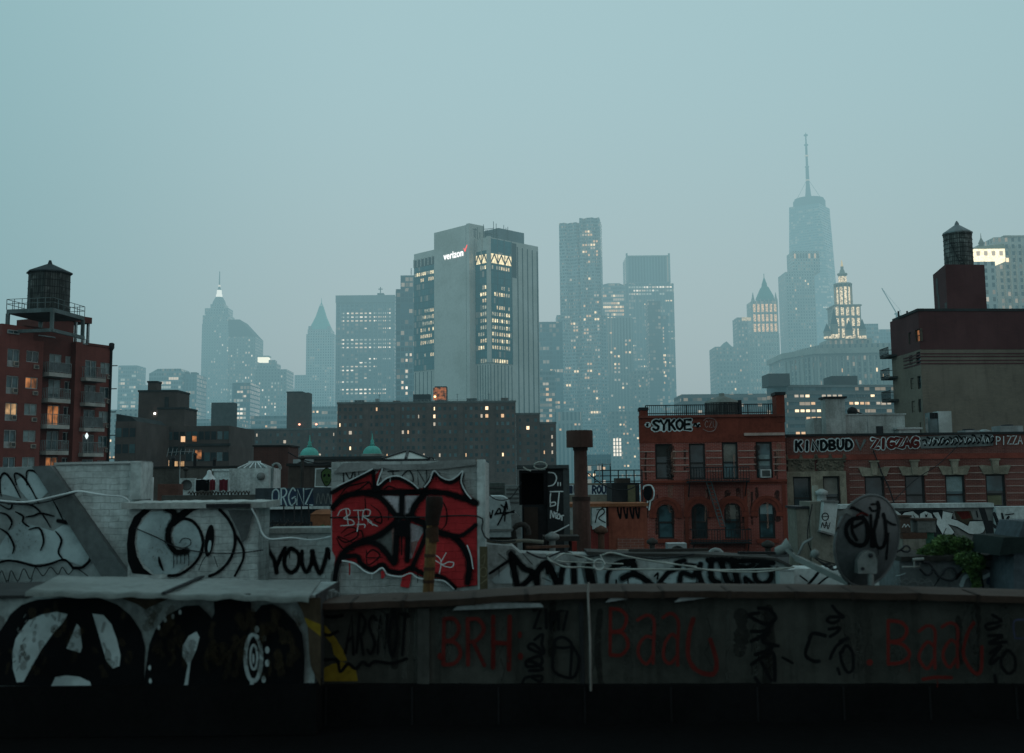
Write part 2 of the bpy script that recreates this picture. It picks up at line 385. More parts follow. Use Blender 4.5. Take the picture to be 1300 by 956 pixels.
class Paint:
    halo = None; drips = 0.0
    """collects strokes per colour on one wall; every layer sits a hair further out so none coincide"""
    def __init__(s, pl, base=.004, step=.0006): s.pl = pl; s.by = {}; s.o = base; s.st = step
    def tr(s, ox, oy, sc): s.T = (ox, oy, sc); return s
    def px(s, p): return (s.T[0] + p[0] / s.T[2], s.T[1] + p[1] / s.T[2])
    def mb(s, c): return s.by.setdefault(c, MB())
    def stroke(s, c, pts, w, curve=True, closed=False, taper=False, rough=.10):
        rnd = random.Random(int(pts[0][0] * 31 + pts[0][1] * 17 + w))
        q = [s.pl.uv(*s.px(p)) for p in pts]; mpp = s.pl.mpp(*s.px(pts[0])); W = w / s.T[2] * mpp
        if closed: q = catmull(q, 7, True); q.append(q[0])
        elif curve: q = catmull(q, 7)
        if s.halo and c in 'kR' and W > .034: s.rib(s.halo, q, W * 1.5, rnd, taper, .2, closed)
        s.rib(c, q, W, rnd, taper, rough, closed)
        if s.drips and c in 'kRwh':
            for p in q[::4]:
                if rnd.random() < s.drips:
                    l = rnd.uniform(1.5, 6) * W * .5 + .03; s.rib(c, [(p[0], p[1]), (p[0] + .002, p[1] - l * .5), (p[0], p[1] - l)], min(W * .22, .014), rnd, False, .2)
    def rib(s, c, q, W, rnd, taper=False, rough=.1, closed=False):
        n = len(q); L = []; Rr = []
        for i in range(n):
            a = q[max(i - 1, 0)]; b = q[min(i + 1, n - 1)]
            if closed and i in (0, n - 1): a = q[n - 2]; b = q[1]
            dx, dy = b[0] - a[0], b[1] - a[1]; l = math.hypot(dx, dy) or 1
            wi = W / 2 * (1 + rnd.uniform(-rough, rough))
            if taper: wi *= .45 + .55 * math.sin(math.pi * (i + .6) / (n + .2))
            nx, ny = -dy / l * wi, dx / l * wi
            L.append((q[i][0] + nx, q[i][1] + ny)); Rr.append((q[i][0] - nx, q[i][1] - ny))
        mb = s.mb(c); e = s.st * .03; pl = s.pl
        vs = []
        for i in range(n): vs += [pl.pt(*L[i], s.o + e * i), pl.pt(*Rr[i], s.o + e * i)]
        mb.mesh(vs, [(2 * i + 1, 2 * i + 3, 2 * i + 2, 2 * i) for i in range(n - 1)])
        if not closed:
            for i, j in ((0, 1), (n - 1, n - 2)):
                c0 = q[i]; a0 = math.atan2(q[i][1] - q[j][1], q[i][0] - q[j][0]); r = math.hypot(L[i][0] - c0[0], L[i][1] - c0[1])
                mb.flat(pl, [(c0[0] + r * math.cos(a0 + t * math.pi / 8), c0[1] + r * math.sin(a0 + t * math.pi / 8)) for t in range(-4, 5)], s.o + e * i)
        s.o += s.st
    def fill(s, c, pts, curve=False):
        q = [s.pl.uv(*s.px(p)) for p in pts]
        if curve: q = catmull(q, 5, True)
        s.mb(c).flat(s.pl, q, s.o); s.o += s.st
    def oval(s, c, cx, cy, rx, ry, rot=0.0, n=20):
        s.fill(c, [(cx + rx * math.cos(t) * math.cos(rot) - ry * math.sin(t) * math.sin(rot), cy + rx * math.cos(t) * math.sin(rot) + ry * math.sin(t) * math.cos(rot)) for t in [2 * math.pi * i / n for i in range(n)]])
    def drip(s, c, x, y, l, w):
        s.stroke(c, [(x, y), (x + .2 * w, y + l * .6), (x, y + l)], w, rough=.2)
    def word(s, c, text, x, y, w, h, sw, slant=0.0, jit=.04, gap=.22, dy=0.0):
        """hand-sprayed letters: x,y top-left, w,h of the whole word, sw stroke width"""
        n = len(text); cw = w / n; rnd = random.Random(len(text) * 7 + int(x + y))
        for i, ch in enumerate(text):
            lx = x + i * cw; ly = y + dy * i; k = cw * (1 - gap)
            for st in GLYPH.get(ch, []):
                P = [(lx + (a + rnd.uniform(-jit, jit)) * k + slant * (1 - b) * h, ly + (b + rnd.uniform(-jit, jit)) * h) for a, b in st]
                s.stroke(c, P, sw, curve=len(P) > 4)
    def build(s, root, mats, name='graffiti', labels=None):
        for c, mb in s.by.items():
            mb.build(name, mats[c], root, label=(labels or {}).get(c))

GLYPH = {
 'A': [[(0, 1), (.5, 0), (1, 1)], [(.22, .62), (.78, .62)]],
 'a': [[(.05, .12), (.5, 0), (.85, .15), (.85, .6), (.85, 1)], [(.85, .5), (.5, .42), (.12, .6), (.1, .85), (.45, 1), (.82, .82)]],
 'B': [[(.1, 0), (.1, 1)], [(.1, 0), (.6, .02), (.85, .2), (.65, .44), (.12, .5)], [(.12, .5), (.7, .55), (.95, .78), (.65, .98), (.1, 1)]],
 'C': [[(.95, .12), (.5, 0), (.08, .35), (.1, .75), (.5, 1), (.95, .85)]],
 'D': [[(.1, 0), (.1, 1)], [(.1, 0), (.6, .03), (.95, .4), (.85, .8), (.5, .98), (.1, 1)]],
 'E': [[(.95, 0), (.1, 0), (.1, 1), (.95, 1)], [(.1, .5), (.75, .48)]],
 'G': [[(.95, .12), (.5, 0), (.08, .35), (.1, .75), (.5, 1), (.92, .85), (.92, .55)], [(.92, .55), (.55, .55)]],
 'H': [[(.1, 0), (.1, 1)], [(.9, 0), (.9, 1)], [(.1, .5), (.9, .5)]],
 'I': [[(.5, 0), (.5, 1)]],
 'K': [[(.12, 0), (.12, 1)], [(.9, 0), (.12, .55)], [(.4, .4), (.95, 1)]],
 'L': [[(.15, 0), (.12, 1), (.95, .95)]],
 'l': [[(.35, 0), (.05, .45), (.2, .95), (.6, 1.1), (.85, .85), (.85, .5)]],
 'M': [[(0, 1), (.1, 0), (.5, .6), (.9, 0), (1, 1)]],
 'N': [[(.08, 1), (.08, 0), (.92, 1), (.92, 0)]],
 'O': [[(.5, 0), (.1, .25), (.08, .7), (.5, 1), (.92, .7), (.9, .25), (.5, 0)]],
 'P': [[(.12, 0), (.12, 1)], [(.12, .02), (.7, .04), (.95, .28), (.65, .52), (.12, .55)]],
 'R': [[(.12, 0), (.12, 1)], [(.12, .02), (.65, .04), (.92, .25), (.6, .48), (.12, .5)], [(.4, .5), (.95, 1)]],
 'S': [[(.92, .1), (.5, 0), (.1, .2), (.4, .45), (.85, .65), (.75, .93), (.4, 1), (.05, .88)]],
 'T': [[(0, .03), (1, 0)], [(.5, 0), (.48, 1)]],
 'U': [[(.08, 0), (.1, .7), (.5, 1), (.88, .7), (.92, 0)]],
 'V': [[(0, 0), (.5, 1), (1, 0)]],
 'W': [[(0, 0), (.25, 1), (.5, .35), (.75, 1), (1, 0)]],
 'X': [[(.05, 0), (.95, 1)], [(.95, 0), (.05, 1)]],
 'Y': [[(0, 0), (.5, .5), (1, 0)], [(.5, .5), (.45, 1)]],
 'Z': [[(.05, 0), (.95, 0), (.05, 1), (.98, .98)]],
 '7': [[(.05, 0), (.95, 0), (.35, 1)]],
 '*': [[(.1, .2), (.9, .8)], [(.9, .15), (.1, .85)], [(.5, 0), (.5, 1)]],
 '~': [[(0, .5), (.25, .2), (.5, .5), (.75, .8), (1, .4)]],
 '"': [[(.3, 0), (.25, .35)], [(.7, 0), (.65, .35)]],
 '_': [[(0, .95), (.5, 1), (1, .93)]],
}

def text_mesh(txt, size, bold=0.0):
    cu = bpy.data.curves.new('t', 'FONT'); cu.body = txt; cu.size = size; cu.offset = bold; cu.resolution_u = 3
    o = bpy.data.objects.new('t', cu); COL.objects.link(o)
    bpy.context.view_layer.update()
    me = bpy.data.meshes.new_from_object(o.evaluated_get(bpy.context.evaluated_depsgraph_get()))
    vs = [tuple(v.co) for v in me.vertices]; fs = [tuple(p.vertices) for p in me.polygons]
    bpy.data.objects.remove(o); bpy.data.curves.remove(cu); bpy.data.meshes.remove(me)
    return vs, fs

# ------------------------------------------------------------------ camera, sky, haze, sun
cam = bpy.data.cameras.new('camera'); camo = bpy.data.objects.new('camera', cam); COL.objects.link(camo)
M = Matrix.Identity(4)
for i in range(3):
    M[i][0] = CAMR[i]; M[i][1] = CAMU[i]; M[i][2] = -f0[i]; M[i][3] = E[i]
camo.matrix_world = M
cam.sensor_fit = 'HORIZONTAL'; cam.sensor_width = 36.0; cam.lens = FPX / 1300 * 36.0; cam.shift_y = -44.5 / 1300
cam.clip_start = .1; cam.clip_end = 12000
cam.dof.use_dof = True; cam.dof.focus_distance = 62.0; cam.dof.aperture_fstop = 2.6
scene.camera = camo

scene.view_settings.view_transform = 'Standard'; scene.view_settings.look = 'None'; scene.view_settings.exposure = 0; scene.view_settings.gamma = 1
scene.render.engine = 'CYCLES'
cy = scene.cycles
cy.max_bounces = 4; cy.diffuse_bounces = 2; cy.glossy_bounces = 2; cy.transmission_bounces = 2; cy.transparent_max_bounces = 8; cy.volume_bounces = 0
cy.use_denoising = True; cy.sample_clamp_indirect = 1.5; cy.sample_clamp_direct = 0; cy.caustics_reflective = False; cy.caustics_refractive = False
cy.use_adaptive_sampling = True; cy.adaptive_threshold = .015
cy.volume_step_rate = 1.0; cy.volume_max_steps = 128

SUN_EL, SUN_AZ = R(9), R(20)
w = bpy.data.worlds.new('World'); scene.world = w; w.use_nodes = True
nt = w.node_tree; k = N(nt); bg = nt.nodes['Background']
sky = k.n('ShaderNodeTexSky'); sky.sky_type = 'NISHITA'; sky.sun_disc = False; sky.sun_elevation = SUN_EL; sky.sun_rotation = SUN_AZ
sky.air_density = 1.5; sky.dust_density = 4.0
tc = k.n('ShaderNodeTexCoord'); sp = k.n('ShaderNodeSeparateXYZ'); k.l(tc.outputs['Generated'], sp.inputs[0])
fwd = k.ramp(sp.outputs[1], -.6, .8)
low = k.mix(k.ramp(sp.outputs[2], .06, .36), (2.15, 1.75, 1.62), (2.0, 2.10, 2.16))
ov = k.mix(k.ramp(sp.outputs[2], .38, .8), low, (.36, .46, .48))
ov = k.mix(fwd, (.345, .43, .44), ov)
ov = k.mix(k.ramp(sp.outputs[0], -.1, -.6), ov, (.40, .70, .74))
sk = k.mix(1.0, sky.outputs[0], (.02, .02, .02), 'MULTIPLY')
k.l(k.mix(.90, sk, ov), bg.inputs['Color']); bg.inputs['Strength'].default_value = 1.0

sl = bpy.data.lights.new('sun', 'SUN'); so = bpy.data.objects.new('sun', sl); COL.objects.link(so)
sl.energy = .5; sl.angle = R(20); sl.color = (1.0, .93, .84)
sd = Vector((math.sin(SUN_AZ) * math.cos(SUN_EL), math.cos(SUN_AZ) * math.cos(SUN_EL), math.sin(SUN_EL)))
so.rotation_euler = (-sd).to_track_quat('-Z', 'Y').to_euler(); so.location = (0, 0, 400)

# the evening haze that fills the air over the city: a volume glowing in place of scattered light, thin near the roofs and thick downtown
hz = MB(); hz.box(-2600, 2600, -60, 2150, -30, 1150)
hm = bpy.data.materials.new('haze'); hm.use_nodes = True; nt = hm.node_tree
for n_ in list(nt.nodes):
    if n_.type != 'OUTPUT_MATERIAL': nt.nodes.remove(n_)
k = N(nt); outn = [n_ for n_ in nt.nodes if n_.type == 'OUTPUT_MATERIAL'][0]
sp = k.n('ShaderNodeSeparateXYZ'); k.l(k.pos(), sp.inputs[0])
dens = k.math('ADD', k.math('MULTIPLY', k.ramp(sp.outputs[1], 60, 820), 1 / 800.0), 1 / 9000.0)
hcol = k.mix(k.ramp(sp.outputs[2], -10, 170), (.098, .228, .262), k.mix(k.ramp(sp.outputs[2], 200, 700), (.232, .398, .428), (.300, .525, .565)))  # shade low over the city is put into the glow colour
ab = k.n('ShaderNodeVolumeAbsorption'); ab.inputs['Color'].default_value = (0, 0, 0, 1); k.l(dens, ab.inputs['Density'])
em = k.n('ShaderNodeEmission'); k.l(hcol, em.inputs['Color']); k.l(dens, em.inputs['Strength'])
ad = k.n('ShaderNodeAddShader'); k.l(ab.outputs[0], ad.inputs[0]); k.l(em.outputs[0], ad.inputs[1]); k.l(ad.outputs[0], outn.inputs['Volume'])
hzo = hz.build('haze', hm, kind='stuff')
hzo['label'] = 'teal evening haze hanging in the air over the whole city'
# ================================================================== GROUND
gm = surf('asphalt', (.05, .052, .055), .9, .4, .2)
g = MB(); g.face([(-4000, -200, 0), (4000, -200, 0), (4000, 6000, 0), (-4000, 6000, 0)]); g.build('ground', gm, kind='structure')

# ================================================================== SKYLINE TOWERS
conc = surf('tower_concrete', (.48, .48, .46), .85, .2, .05, 0)
darkroof = surf('tower_roof_dark', (.07, .08, .085), .8, .2, .05, 0)

def foot(xl, xm, xr, D, dl, dr, y=540):
    """plan corners of a tower seen corner-on: left end, near corner, right end, far corner"""
    L = at(xl, y, D + dl); M_ = at(xm, y, D); R_ = at(xr, y, D + dr); return L, M_, R_, L + R_ - M_

def zat(px, py, D): return at(px, py, D).z

def tower(name, label, cat, xl, xm, xr, ytop, D, dl, dr, fmat, group=None, z0=0.0):
    """a shaft with two visible faces; returns root, left plane, right plane, top z, plan corners"""
    L, M_, R_, B = foot(xl, xm, xr, D, dl, dr); zt = zat(xm, ytop, D)
    root = thing(name, label, cat, (M_.x, M_.y, 0), group)
    mb = MB(); mb.prism([L, M_, R_, B], z0, zt); mb.build('shaft', fmat, root)
    return root, Pl(L, M_), Pl(M_, R_), zt, (L, M_, R_, B)

def front(name, label, cat, x0, x1, ytop, D, depth, fmat, group=None):
    """a tower seen square on"""
    A = at(x0, 540, D); B = at(x1, 540, D); zt = zat((x0 + x1) / 2, ytop, D)
    root = thing(name, label, cat, ((A.x + B.x) / 2, D, 0), group)
    mb = MB(); mb.box(A.x, B.x, D, D + depth, 0, zt); mb.build('shaft', fmat, root)
    return root, Pl(A, B), zt, A.x, B.x

def addbox(root, name, mat, x0, x1, y0, y1, D, depth, dz0=None):
    """an extra block given by its picture edges at depth D"""
    A = at(x0, y1, D); B = at(x1, y0, D); mb = MB(); mb.box(A.x, B.x, D, D + depth, A.z if dz0 is None else dz0, B.z)
    return mb.build(name, mat, root)

f_glass = facade('curtain_wall_blue', (.14, .24, .27), (.03, .085, .11), 3.0, 4.0, .8, .72)
f_glass2 = facade('curtain_wall_banded', (.34, .38, .39), (.05, .09, .105), 2.4, 4.2, .92, .55)
f_stone = facade('stone_grid', (.38, .37, .35), (.04, .05, .06), 3.6, 3.9, .42, .55)
f_stone2 = facade('pale_stone_grid', (.50, .49, .46), (.06, .075, .085), 4.2, 4.4, .40, .60)
f_vert = facade('vertical_piers', (.48, .48, .46), (.06, .08, .09), 3.2, 60.0, .5, .96)

# faint towers at far left
r, pl, zt, x0, x1 = front('office_tower', 'pale blue tower just right of the red apartment block', 'skyscraper', 148, 172, 464, 1250, 30, f_glass2)
addbox(r, 'side_wing', f_glass2, 172.2, 179.5, 487, 560, 1255, 25, 0)
lit_windows(r, pl, 1, pl.len - 1, zt - 75, zt - 6, 2.4, 4.2, .9, .6, 26, COOL, runs=2)
r, pl, zt, x0, x1 = front('office_tower', 'wide low glass tower with slanted top left of the spired tower', 'skyscraper', 187.5, 230, 474, 1100, 40, f_glass2)
mb = MB(); mb.pprism(pl, [(0, zt), (pl.len, zt), (pl.len - 2, zt + 4.5), (8, zt + 4.5)], -30, -.5); mb.build('roof', f_glass2, r)
addbox(r, 'side_wing', f_glass, 230.3, 250, 475, 560, 1104, 36, 0); addbox(r, 'roof_plant', darkroof, 233, 238, 472, 476, 1110, 10)
addbox(r, 'roof_plant', darkroof, 242, 249, 472.5, 476, 1110, 10)
lit_windows(r, pl, 4, pl.len - 1, zt - 60, zt - 3, 2.4, 4.2, .9, .6, 60, COOL, runs=6)

# tower with bright lantern and mast
D = 1580
r, pl, zt, x0, x1 = front('art_deco_tower', 'stepped stone tower crowned by a bright white lantern and thin mast', 'skyscraper', 253.6, 291.5, 411, D, 42, f_stone)
for a, b, t, dd in ((257, 291.3, 400, 4), (259.5, 290, 391, 8), (266.5, 284.8, 386, 12)): addbox(r, 'setback', f_stone, a, b, t, 420, D + dd, 34 - dd)
A = at(267.2, 388, D + 20); B = at(284.2, 388, D + 20); cx, hw = (A.x + B.x) / 2, (B.x - A.x) / 2
z1 = at(275.6, 376, D + 20).z; z2 = at(275.6, 367, D + 20).z
mb = MB(); mb.lathe((cx, D + 30, A.z), [(hw * 1.1, 0), (hw * .95, (z1 - A.z) * .5), (hw * .55, z1 - A.z)], 8, smooth=False); mb.build('crown', f_stone, r)
mb = MB(); mb.lathe((cx, D + 30, z1), [(hw * .5, 0), (hw * .46, 4), (hw * .40, 4.2), (hw * .36, z2 - z1)], 8, smooth=False); mb.build('lantern', emit('lantern_white', (1, .97, .86), 2.8), r)
zs = at(275.8, 343, D + 20).z
mb = MB(); mb.lathe((cx, D + 30, z2), [(hw * .3, 0), (hw * .12, 5), (.9, 10), (.6, zs - z2)], 8); mb.build('mast', darkroof, r)
mb = MB(); mb.lathe((cx, D + 30, z2 + 5), [(1.6, 0), (1.6, 2.5)], 8); mb.build('beacon', COOL[0], r)
lit_windows(r, pl, 2, pl.len - 2, 30, zt + 20, 3.6, 3.9, .42, .55, 46, COOL)
# sloped-roof tower beside it
D = 1400
r, pl, zt, x0, x1 = front('office_tower', 'office tower with steep sloping roof behind the lantern tower', 'skyscraper', 288, 322.3, 427.5, D, 45, f_stone)
uA = pl.uv(289, 406)[0]; uB = pl.uv(304, 406)[0]; zz = pl.uv(297, 405.5)[1]
mb = MB(); mb.pprism(pl, [(0, zt), (pl.len, zt), (uB, zz), (uA, zz)], -44, -1); mb.build('roof', darkroof, r)
lit_windows(r, pl, 2, pl.len - 2, 25, zt, 3.6, 3.9, .42, .55, 50, COOL)
r, pl, zt, x0, x1 = front('office_tower', 'short dark block in front of the sloping-roofed tower', 'skyscraper', 294, 317, 486, 1050, 40, f_glass); lit_windows(r, pl, 2, pl.len - 1, 20, zt - 5, 3.0, 4.0, .8, .5, 26, COOL, runs=2)
# tower with small lit pavilion
D = 1300
r, pl, zt, x0, x1 = front('stone_tower', 'stone tower with small brightly lit rooftop pavilion', 'skyscraper', 322, 363, 469, D, 42, f_stone)
addbox(r, 'setback', f_stone, 326, 351, 461, 470, D + 6, 25); addbox(r, 'setback', f_stone, 341, 349, 457, 462, D + 10, 12)
addbox(r, 'pavilion', emit('pavilion_light', (1, .93, .72), 2.6), 327, 340.5, 453.5, 459.5, D + 12, 10); addbox(r, 'pavilion_roof', conc, 326, 341.5, 451.5, 453.3, D + 11, 12)
lit_windows(r, pl, 2, pl.len - 2, 25, zt, 3.6, 3.9, .42, .55, 44, COOL)
# green pyramid tower
D = 1650
copper = surf('copper_patina_far', (.03, .62, .47), .7, .15, .05, 0)
r, pl, zt, x0, x1 = front('art_deco_tower', 'stone tower with steep green copper pyramid roof and spire', 'skyscraper', 387.5, 423.3, 424, D, 40, f_stone)
addbox(r, 'setback', f_stone, 373, 388, 476, 545, D + 4, 36, 0); addbox(r, 'setback', f_stone, 366, 373, 493, 545, D + 4, 36, 0)
addbox(r, 'setback', f_stone, 390.5, 420, 418, 426, D + 3, 33)
A = at(391.5, 418.5, D + 4); B = at(419.5, 418.5, D + 4); cx, hw = (A.x + B.x) / 2, (B.x - A.x) / 2
z1 = at(405.7, 400, D).z; z2 = at(405.7, 387, D).z; z3 = at(405.9, 376, D).z
mb = MB(); mb.lathe((cx, D + 20, A.z), [(hw * 1.38, 0), (hw * .95, (z1 - A.z) * .55), (hw * .62, z1 - A.z), (hw * .26, z2 - A.z), (.4, z2 - A.z + 5)], 4, smooth=False, a0=math.pi / 4); mb.build('roof', copper, r)
mb = MB(); mb.lathe((cx, D + 20, z2), [(2.2, 0), (1.6, 4), (.5, 6), (.3, z3 - z2)], 8); mb.build('spire', copper, r)
mb = MB(); mb.lathe((cx, D + 20, z2 + 1), [(2.6, 0), (2.6, 2)], 8); mb.build('beacon', COOL[2], r)
for q in (393.5, 417.5): addbox(r, 'dormer', f_stone, q - 2, q + 2, 414, 419, D + 2, 6)
lit_windows(r, pl, 2, pl.len - 2, 25, zt - 10, 3.6, 3.9, .42, .55, 44, COOL, runs=2)

# broad slab tower with rows of lights
D = 1120
f_slab = facade('slab_mullions', (.30, .37, .39), (.06, .13, .16), 4.6, 3.8, .62, .55)
r, pl, zt, x0, x1 = front('office_tower', 'broad slab tower with long rows of lit windows', 'skyscraper', 425.3, 501, 375.5, D, 45, f_slab)
for i in range(14):
    u = pl.len * (i + .5) / 14; mb = MB(); mb.pbox(pl, u - .5, u + .5, 0, zt, 0, .9); mb.build('mullion', surf('slab_rib', (.27, .32, .34), .7, .2, .05, 0), r)
mb = MB(); mb.pbox(pl, -.3, pl.len + .3, zt - 7, zt + .4, -.5, 1.3); mb.build('parapet_band', surf('slab_rib', (.27, .32, .34)), r)
addbox(r, 'roof_plant', darkroof, 479, 487, 372, 376, D + 10, 12)
mb = MB(); c = at(483, 372, D + 14); mb.tube([(c.x, c.y, c.z - 2), (c.x, c.y, c.z + 6)], .5, 6); mb.tube([(c.x - 2.2, c.y, c.z + 4), (c.x + 2.2, c.y, c.z + 4)], .5, 6); mb.build('antenna', darkroof, r)
H = zt
for f0_, f1_, n_, ru in ((.80, .90, 46, 8), (.60, .72, 90, 6), (.46, .55, 18, 3), (.30, .36, 26, 5), (.12, .22, 34, 6), (.02, .9, 40, 2)):
    lit_windows(r, pl, 3, pl.len - 3, H * .28 + H * .72 * f0_, H * .28 + H * .72 * f1_, 4.6, 3.8, .62, .34, int(n_ * .75), COOL, runs=ru, out=.25)
# dark teal stepped glass tower
D = 820
r, pl, zt, x0, x1 = front('office_tower', 'dark teal stepped glass tower left of the grey windowless tower', 'skyscraper', 502, 531, 367, D, 40, f_glass)
addbox(r, 'upper_tier', f_glass, 508.5, 531, 349.5, 368, D + 3, 34)
lit_windows(r, pl, 1, pl.len - 1, 30, zt - 40, 3.0, 4.0, .5, .5, 22, COOL)
mb = MB(); c = at(522, 349, D + 12); mb.tube([c, c + Vector((0, 0, 5))], .3, 6); mb.build('antenna', darkroof, r)

# ---------------------------------------------------------------- the grey slab tower with the lit sign
D = 650
vc = surf('sign_tower_concrete', (.64, .60, .56), .8, .10, .08, 0, streak=.0)
vglass = facade('sign_tower_glass', (.022, .15, .18), (.006, .125, .15), 1.9, 3.9, .86, .86, rough=.35, var=.25, glow=.10)
vdark = surf('sign_tower_fin_dark', (.045, .075, .085), .6, .2, .1, 0)
L, M_, R_, Bk = foot(525.5, 622, 686, D, 50, 30)
zt = zat(622, 300, D); root = thing('office_tower', 'tall grey tower with windowless concrete blade and lit telecom sign', 'skyscraper', (M_.x, M_.y, 0))
mb = MB(); mb.prism([L, M_, R_, Bk], 0, zt - .3); mb.build('shaft', vc, root)
pL = Pl(L, M_); pR = Pl(M_, R_)
def vz(pl, x, y): return pl.uv(x, y)[1]
zg0 = vz(pL, 590, 464); zg1 = vz(pL, 545, 337); uBL = pL.uv(559.3, 400)[0]; uBR = pL.uv(604.3, 400)[0]
mb = MB(); mb.pbox(pL, .6, uBL - .2, zg0, zg1, -.5, .5); mb.pbox(pL, uBR + .2, pL.len - .4, zg0, zt - 8, -.5, .5); mb.build('glass_wall', vglass, root)
u650 = pR.uv(650, 400)[0]
mb = MB(); mb.pbox(pR, .6, u650, zg0, zt - 1, -.5, .5); mb.build('glass_wall', vglass, root)
mb = MB()      # corner pier and frame lines
mb.prism([M_ + Vector((-1.3, -.6, 0)), M_ + Vector((0, -1.5, 0)), M_ + Vector((1.3, -.6, 0)), M_ + Vector((0, 1, 0))], zg0, zt - .1); mb.build('corner_pier', vc, root)
# fins: louvre bands above and below the glass, and the striped right end
for i in range(8):
    u = .6 + (uBL - 1.2) * i / 7; mb = MB(); mb.pbox(pL, u - .28, u + .28, zg1 + .3, zt - 4, 0, .8); mb.build('fin', vc, root)
mb = MB(); mb.pbox(pL, .3, uBL - .2, zg1 + .2, zt - 4.5, -.2, .25); mb.build('louvre_band', vdark, root)
for i in range(7):
    u = 1.6 + (uBL - 2.6) * i / 6; mb = MB(); mb.pbox(pL, u - .30, u + .30, 0, zg0 - 1, -.2, .10); mb.build('dark_stripe', vdark, root)
for i in range(5):
    u = uBR + 1.2 + (pL.len - uBR - 2.4) * i / 4; mb = MB(); mb.pbox(pL, u - .28, u + .28, 0, zg0 - 1, -.2, .10); mb.build('dark_stripe', vdark, root)
for i in range(7):
    u = 1 + (u650 - 1.6) * i / 6; mb = MB(); mb.pbox(pR, u - .28, u + .28, 0, zg0 - 1, -.2, .12); mb.build('dark_stripe', vdark, root)
for i in range(5):
    u = u650 + 5.2 + (pR.len - u650 - 6.2) * i / 4; mb = MB(); mb.pbox(pR, u - .36, u + .36, 0, zt - 3 - i * .1, -.2, .12); mb.build('dark_stripe', vdark, root)
mb = MB(); mb.pbox(pR, u650 + .2, u650 + 4.2, zt - 22, zt - 1.2, -.2, .14); mb.build('dark_panel', vdark, root)
for i in range(3):
    u = uBR + .8 + (pL.len - uBR - 1.4) * i / 2; mb = MB(); mb.pbox(pL, u - .25, u + .25, zt - 12, zt, 0, .9); mb.build('fin', vc, root)
for i in range(4):
    u = .8 + (u650 - 1.4) * i / 3; mb = MB(); mb.pbox(pR, u - .12, u + .12, zg0, zt - .5, .4, .75); mb.build('fin', surf('sign_tower_mullion', (.16, .22, .24), .6, .1, .1, 0), root)
# blade
zb = vz(pL.off(5), 582, 288)
mb = MB(); mb.pbox(pL, uBL, uBR, 0, zb, -6, 5.0); mb.pbox(pL, uBR - 2.6, uBR - .05, 40, zb + .6, -7, 5.02); mb.build('blade', vc, root)
mb = MB(); mb.pbox(pL, uBR - 2.9, uBR - 2.75, 0, zb - .4, 4.8, 5.05); mb.build('blade_joint', vdark, root)
# rooftop plant
uu = pR.uv(639, 300)[0]; zq = vz(pR, 655, 295)
mb = MB(); mb.pbox(pR, u650 * .65, pR.len - 8, zt - 1, zt + 7.5, -18, -4); mb.build('roof_penthouse', surf('penthouse_grey', (.16, .21, .23), .8, .15, .1, 0), root)
rnd = random.Random(3)
for i in range(16):
    u = rnd.uniform(-8, pR.len - 12); o = rnd.uniform(-16, -2); h = rnd.uniform(3, 8) + (5 if u > 6 else 0)
    p = pR.pt(u, zt - 1, o); mb = MB(); mb.tube([p, p + Vector((0, 0, h))], .18, 5); mb.build('antenna', vdark, root)
for i in range(7):
    a = pR.pt(rnd.uniform(-6, 8), zt + rnd.uniform(1, 6), rnd.uniform(-12, -3)); mb = MB(); mb.bar(a, a + pR.d * rnd.uniform(3, 8) + Vector((0, 0, rnd.uniform(-1, 2))), .3); mb.build('roof_beam', vdark, root)
# lit floors
pLg = pL.off(.5); pRg = pR.off(.5)
def vlit(pl, ua, ub, z0, z1, n, runs): lit_windows(root, pl, ua, ub, z0, z1, 1.9, 3.9, .62, .52, n, [emit('sign_tower_light', (1, .82, .50), 2.0, .7), emit('sign_tower_light_soft', (1, .80, .50), 1.1, .7), emit('sign_tower_light_dim', (.85, .85, .65), .55, .7)], runs=runs, out=.1, keep=100)
ga = lambda y: vz(pL, 545, y)
for ya, yb, n_ in ((341, 350, 12), (352, 359, 4), (389, 396, 7), (397, 404, 8), (406, 412, 7), (414, 421, 7), (422, 430, 8), (431, 438, 7), (446, 452, 3)):
    vlit(pLg, 6 if ya > 360 else 1, uBL - 1, ga(yb) - 2.6, ga(ya) + 2.6, n_, 3)
gb = lambda y: vz(pR, 636, y)
zz = gb(332)
tr = MB()       # bright double-height trussed floor near the top
tr.pbox(pR, .9, u650 - .4, gb(336), gb(324), .4, .62); tr.pbox(pL, uBR + .8, pL.len - .6, gb(336), gb(325), .4, .62); tr.build('lit_floor', emit('lit_floor_warm', (1, .82, .48), 1.7, .55), root)
for plx, ua, ub in ((pR, .9, u650 - .4), (pL, uBR + .8, pL.len - .6)):
    mb = MB(); za, zb_ = gb(336), gb(324.5); nseg = 3 if plx is pR else 2
    for i in range(nseg):
        a = ua + (ub - ua) * i / nseg; b = ua + (ub - ua) * (i + 1) / nseg; mid = (a + b) / 2
        mb.bar(plx.pt(a, za, .8), plx.pt(mid, zb_, .8), .55); mb.bar(plx.pt(mid, zb_, .8), plx.pt(b, za, .8), .55); mb.bar(plx.pt(a, za, .8), plx.pt(a, zb_, .8), .4)
    mb.build('truss', vdark, root)
for ya, yb, n_ in ((340, 347, 7), (367, 374, 9), (376, 383, 5), (388, 395, 5), (398, 404, 8), (406, 412, 10), (414, 420, 9), (421, 428, 9), (429, 436, 9), (438, 444, 9), (453, 459, 7)):
    vlit(pRg, .9, u650 - .2, gb(yb) - 2.6, gb(ya) + 2.6, n_, 4)
    vlit(pLg, uBR + .6, pL.len - .4, gb(yb) - 2.6, gb(ya) + 2.6, max(2, n_ // 3), 3)
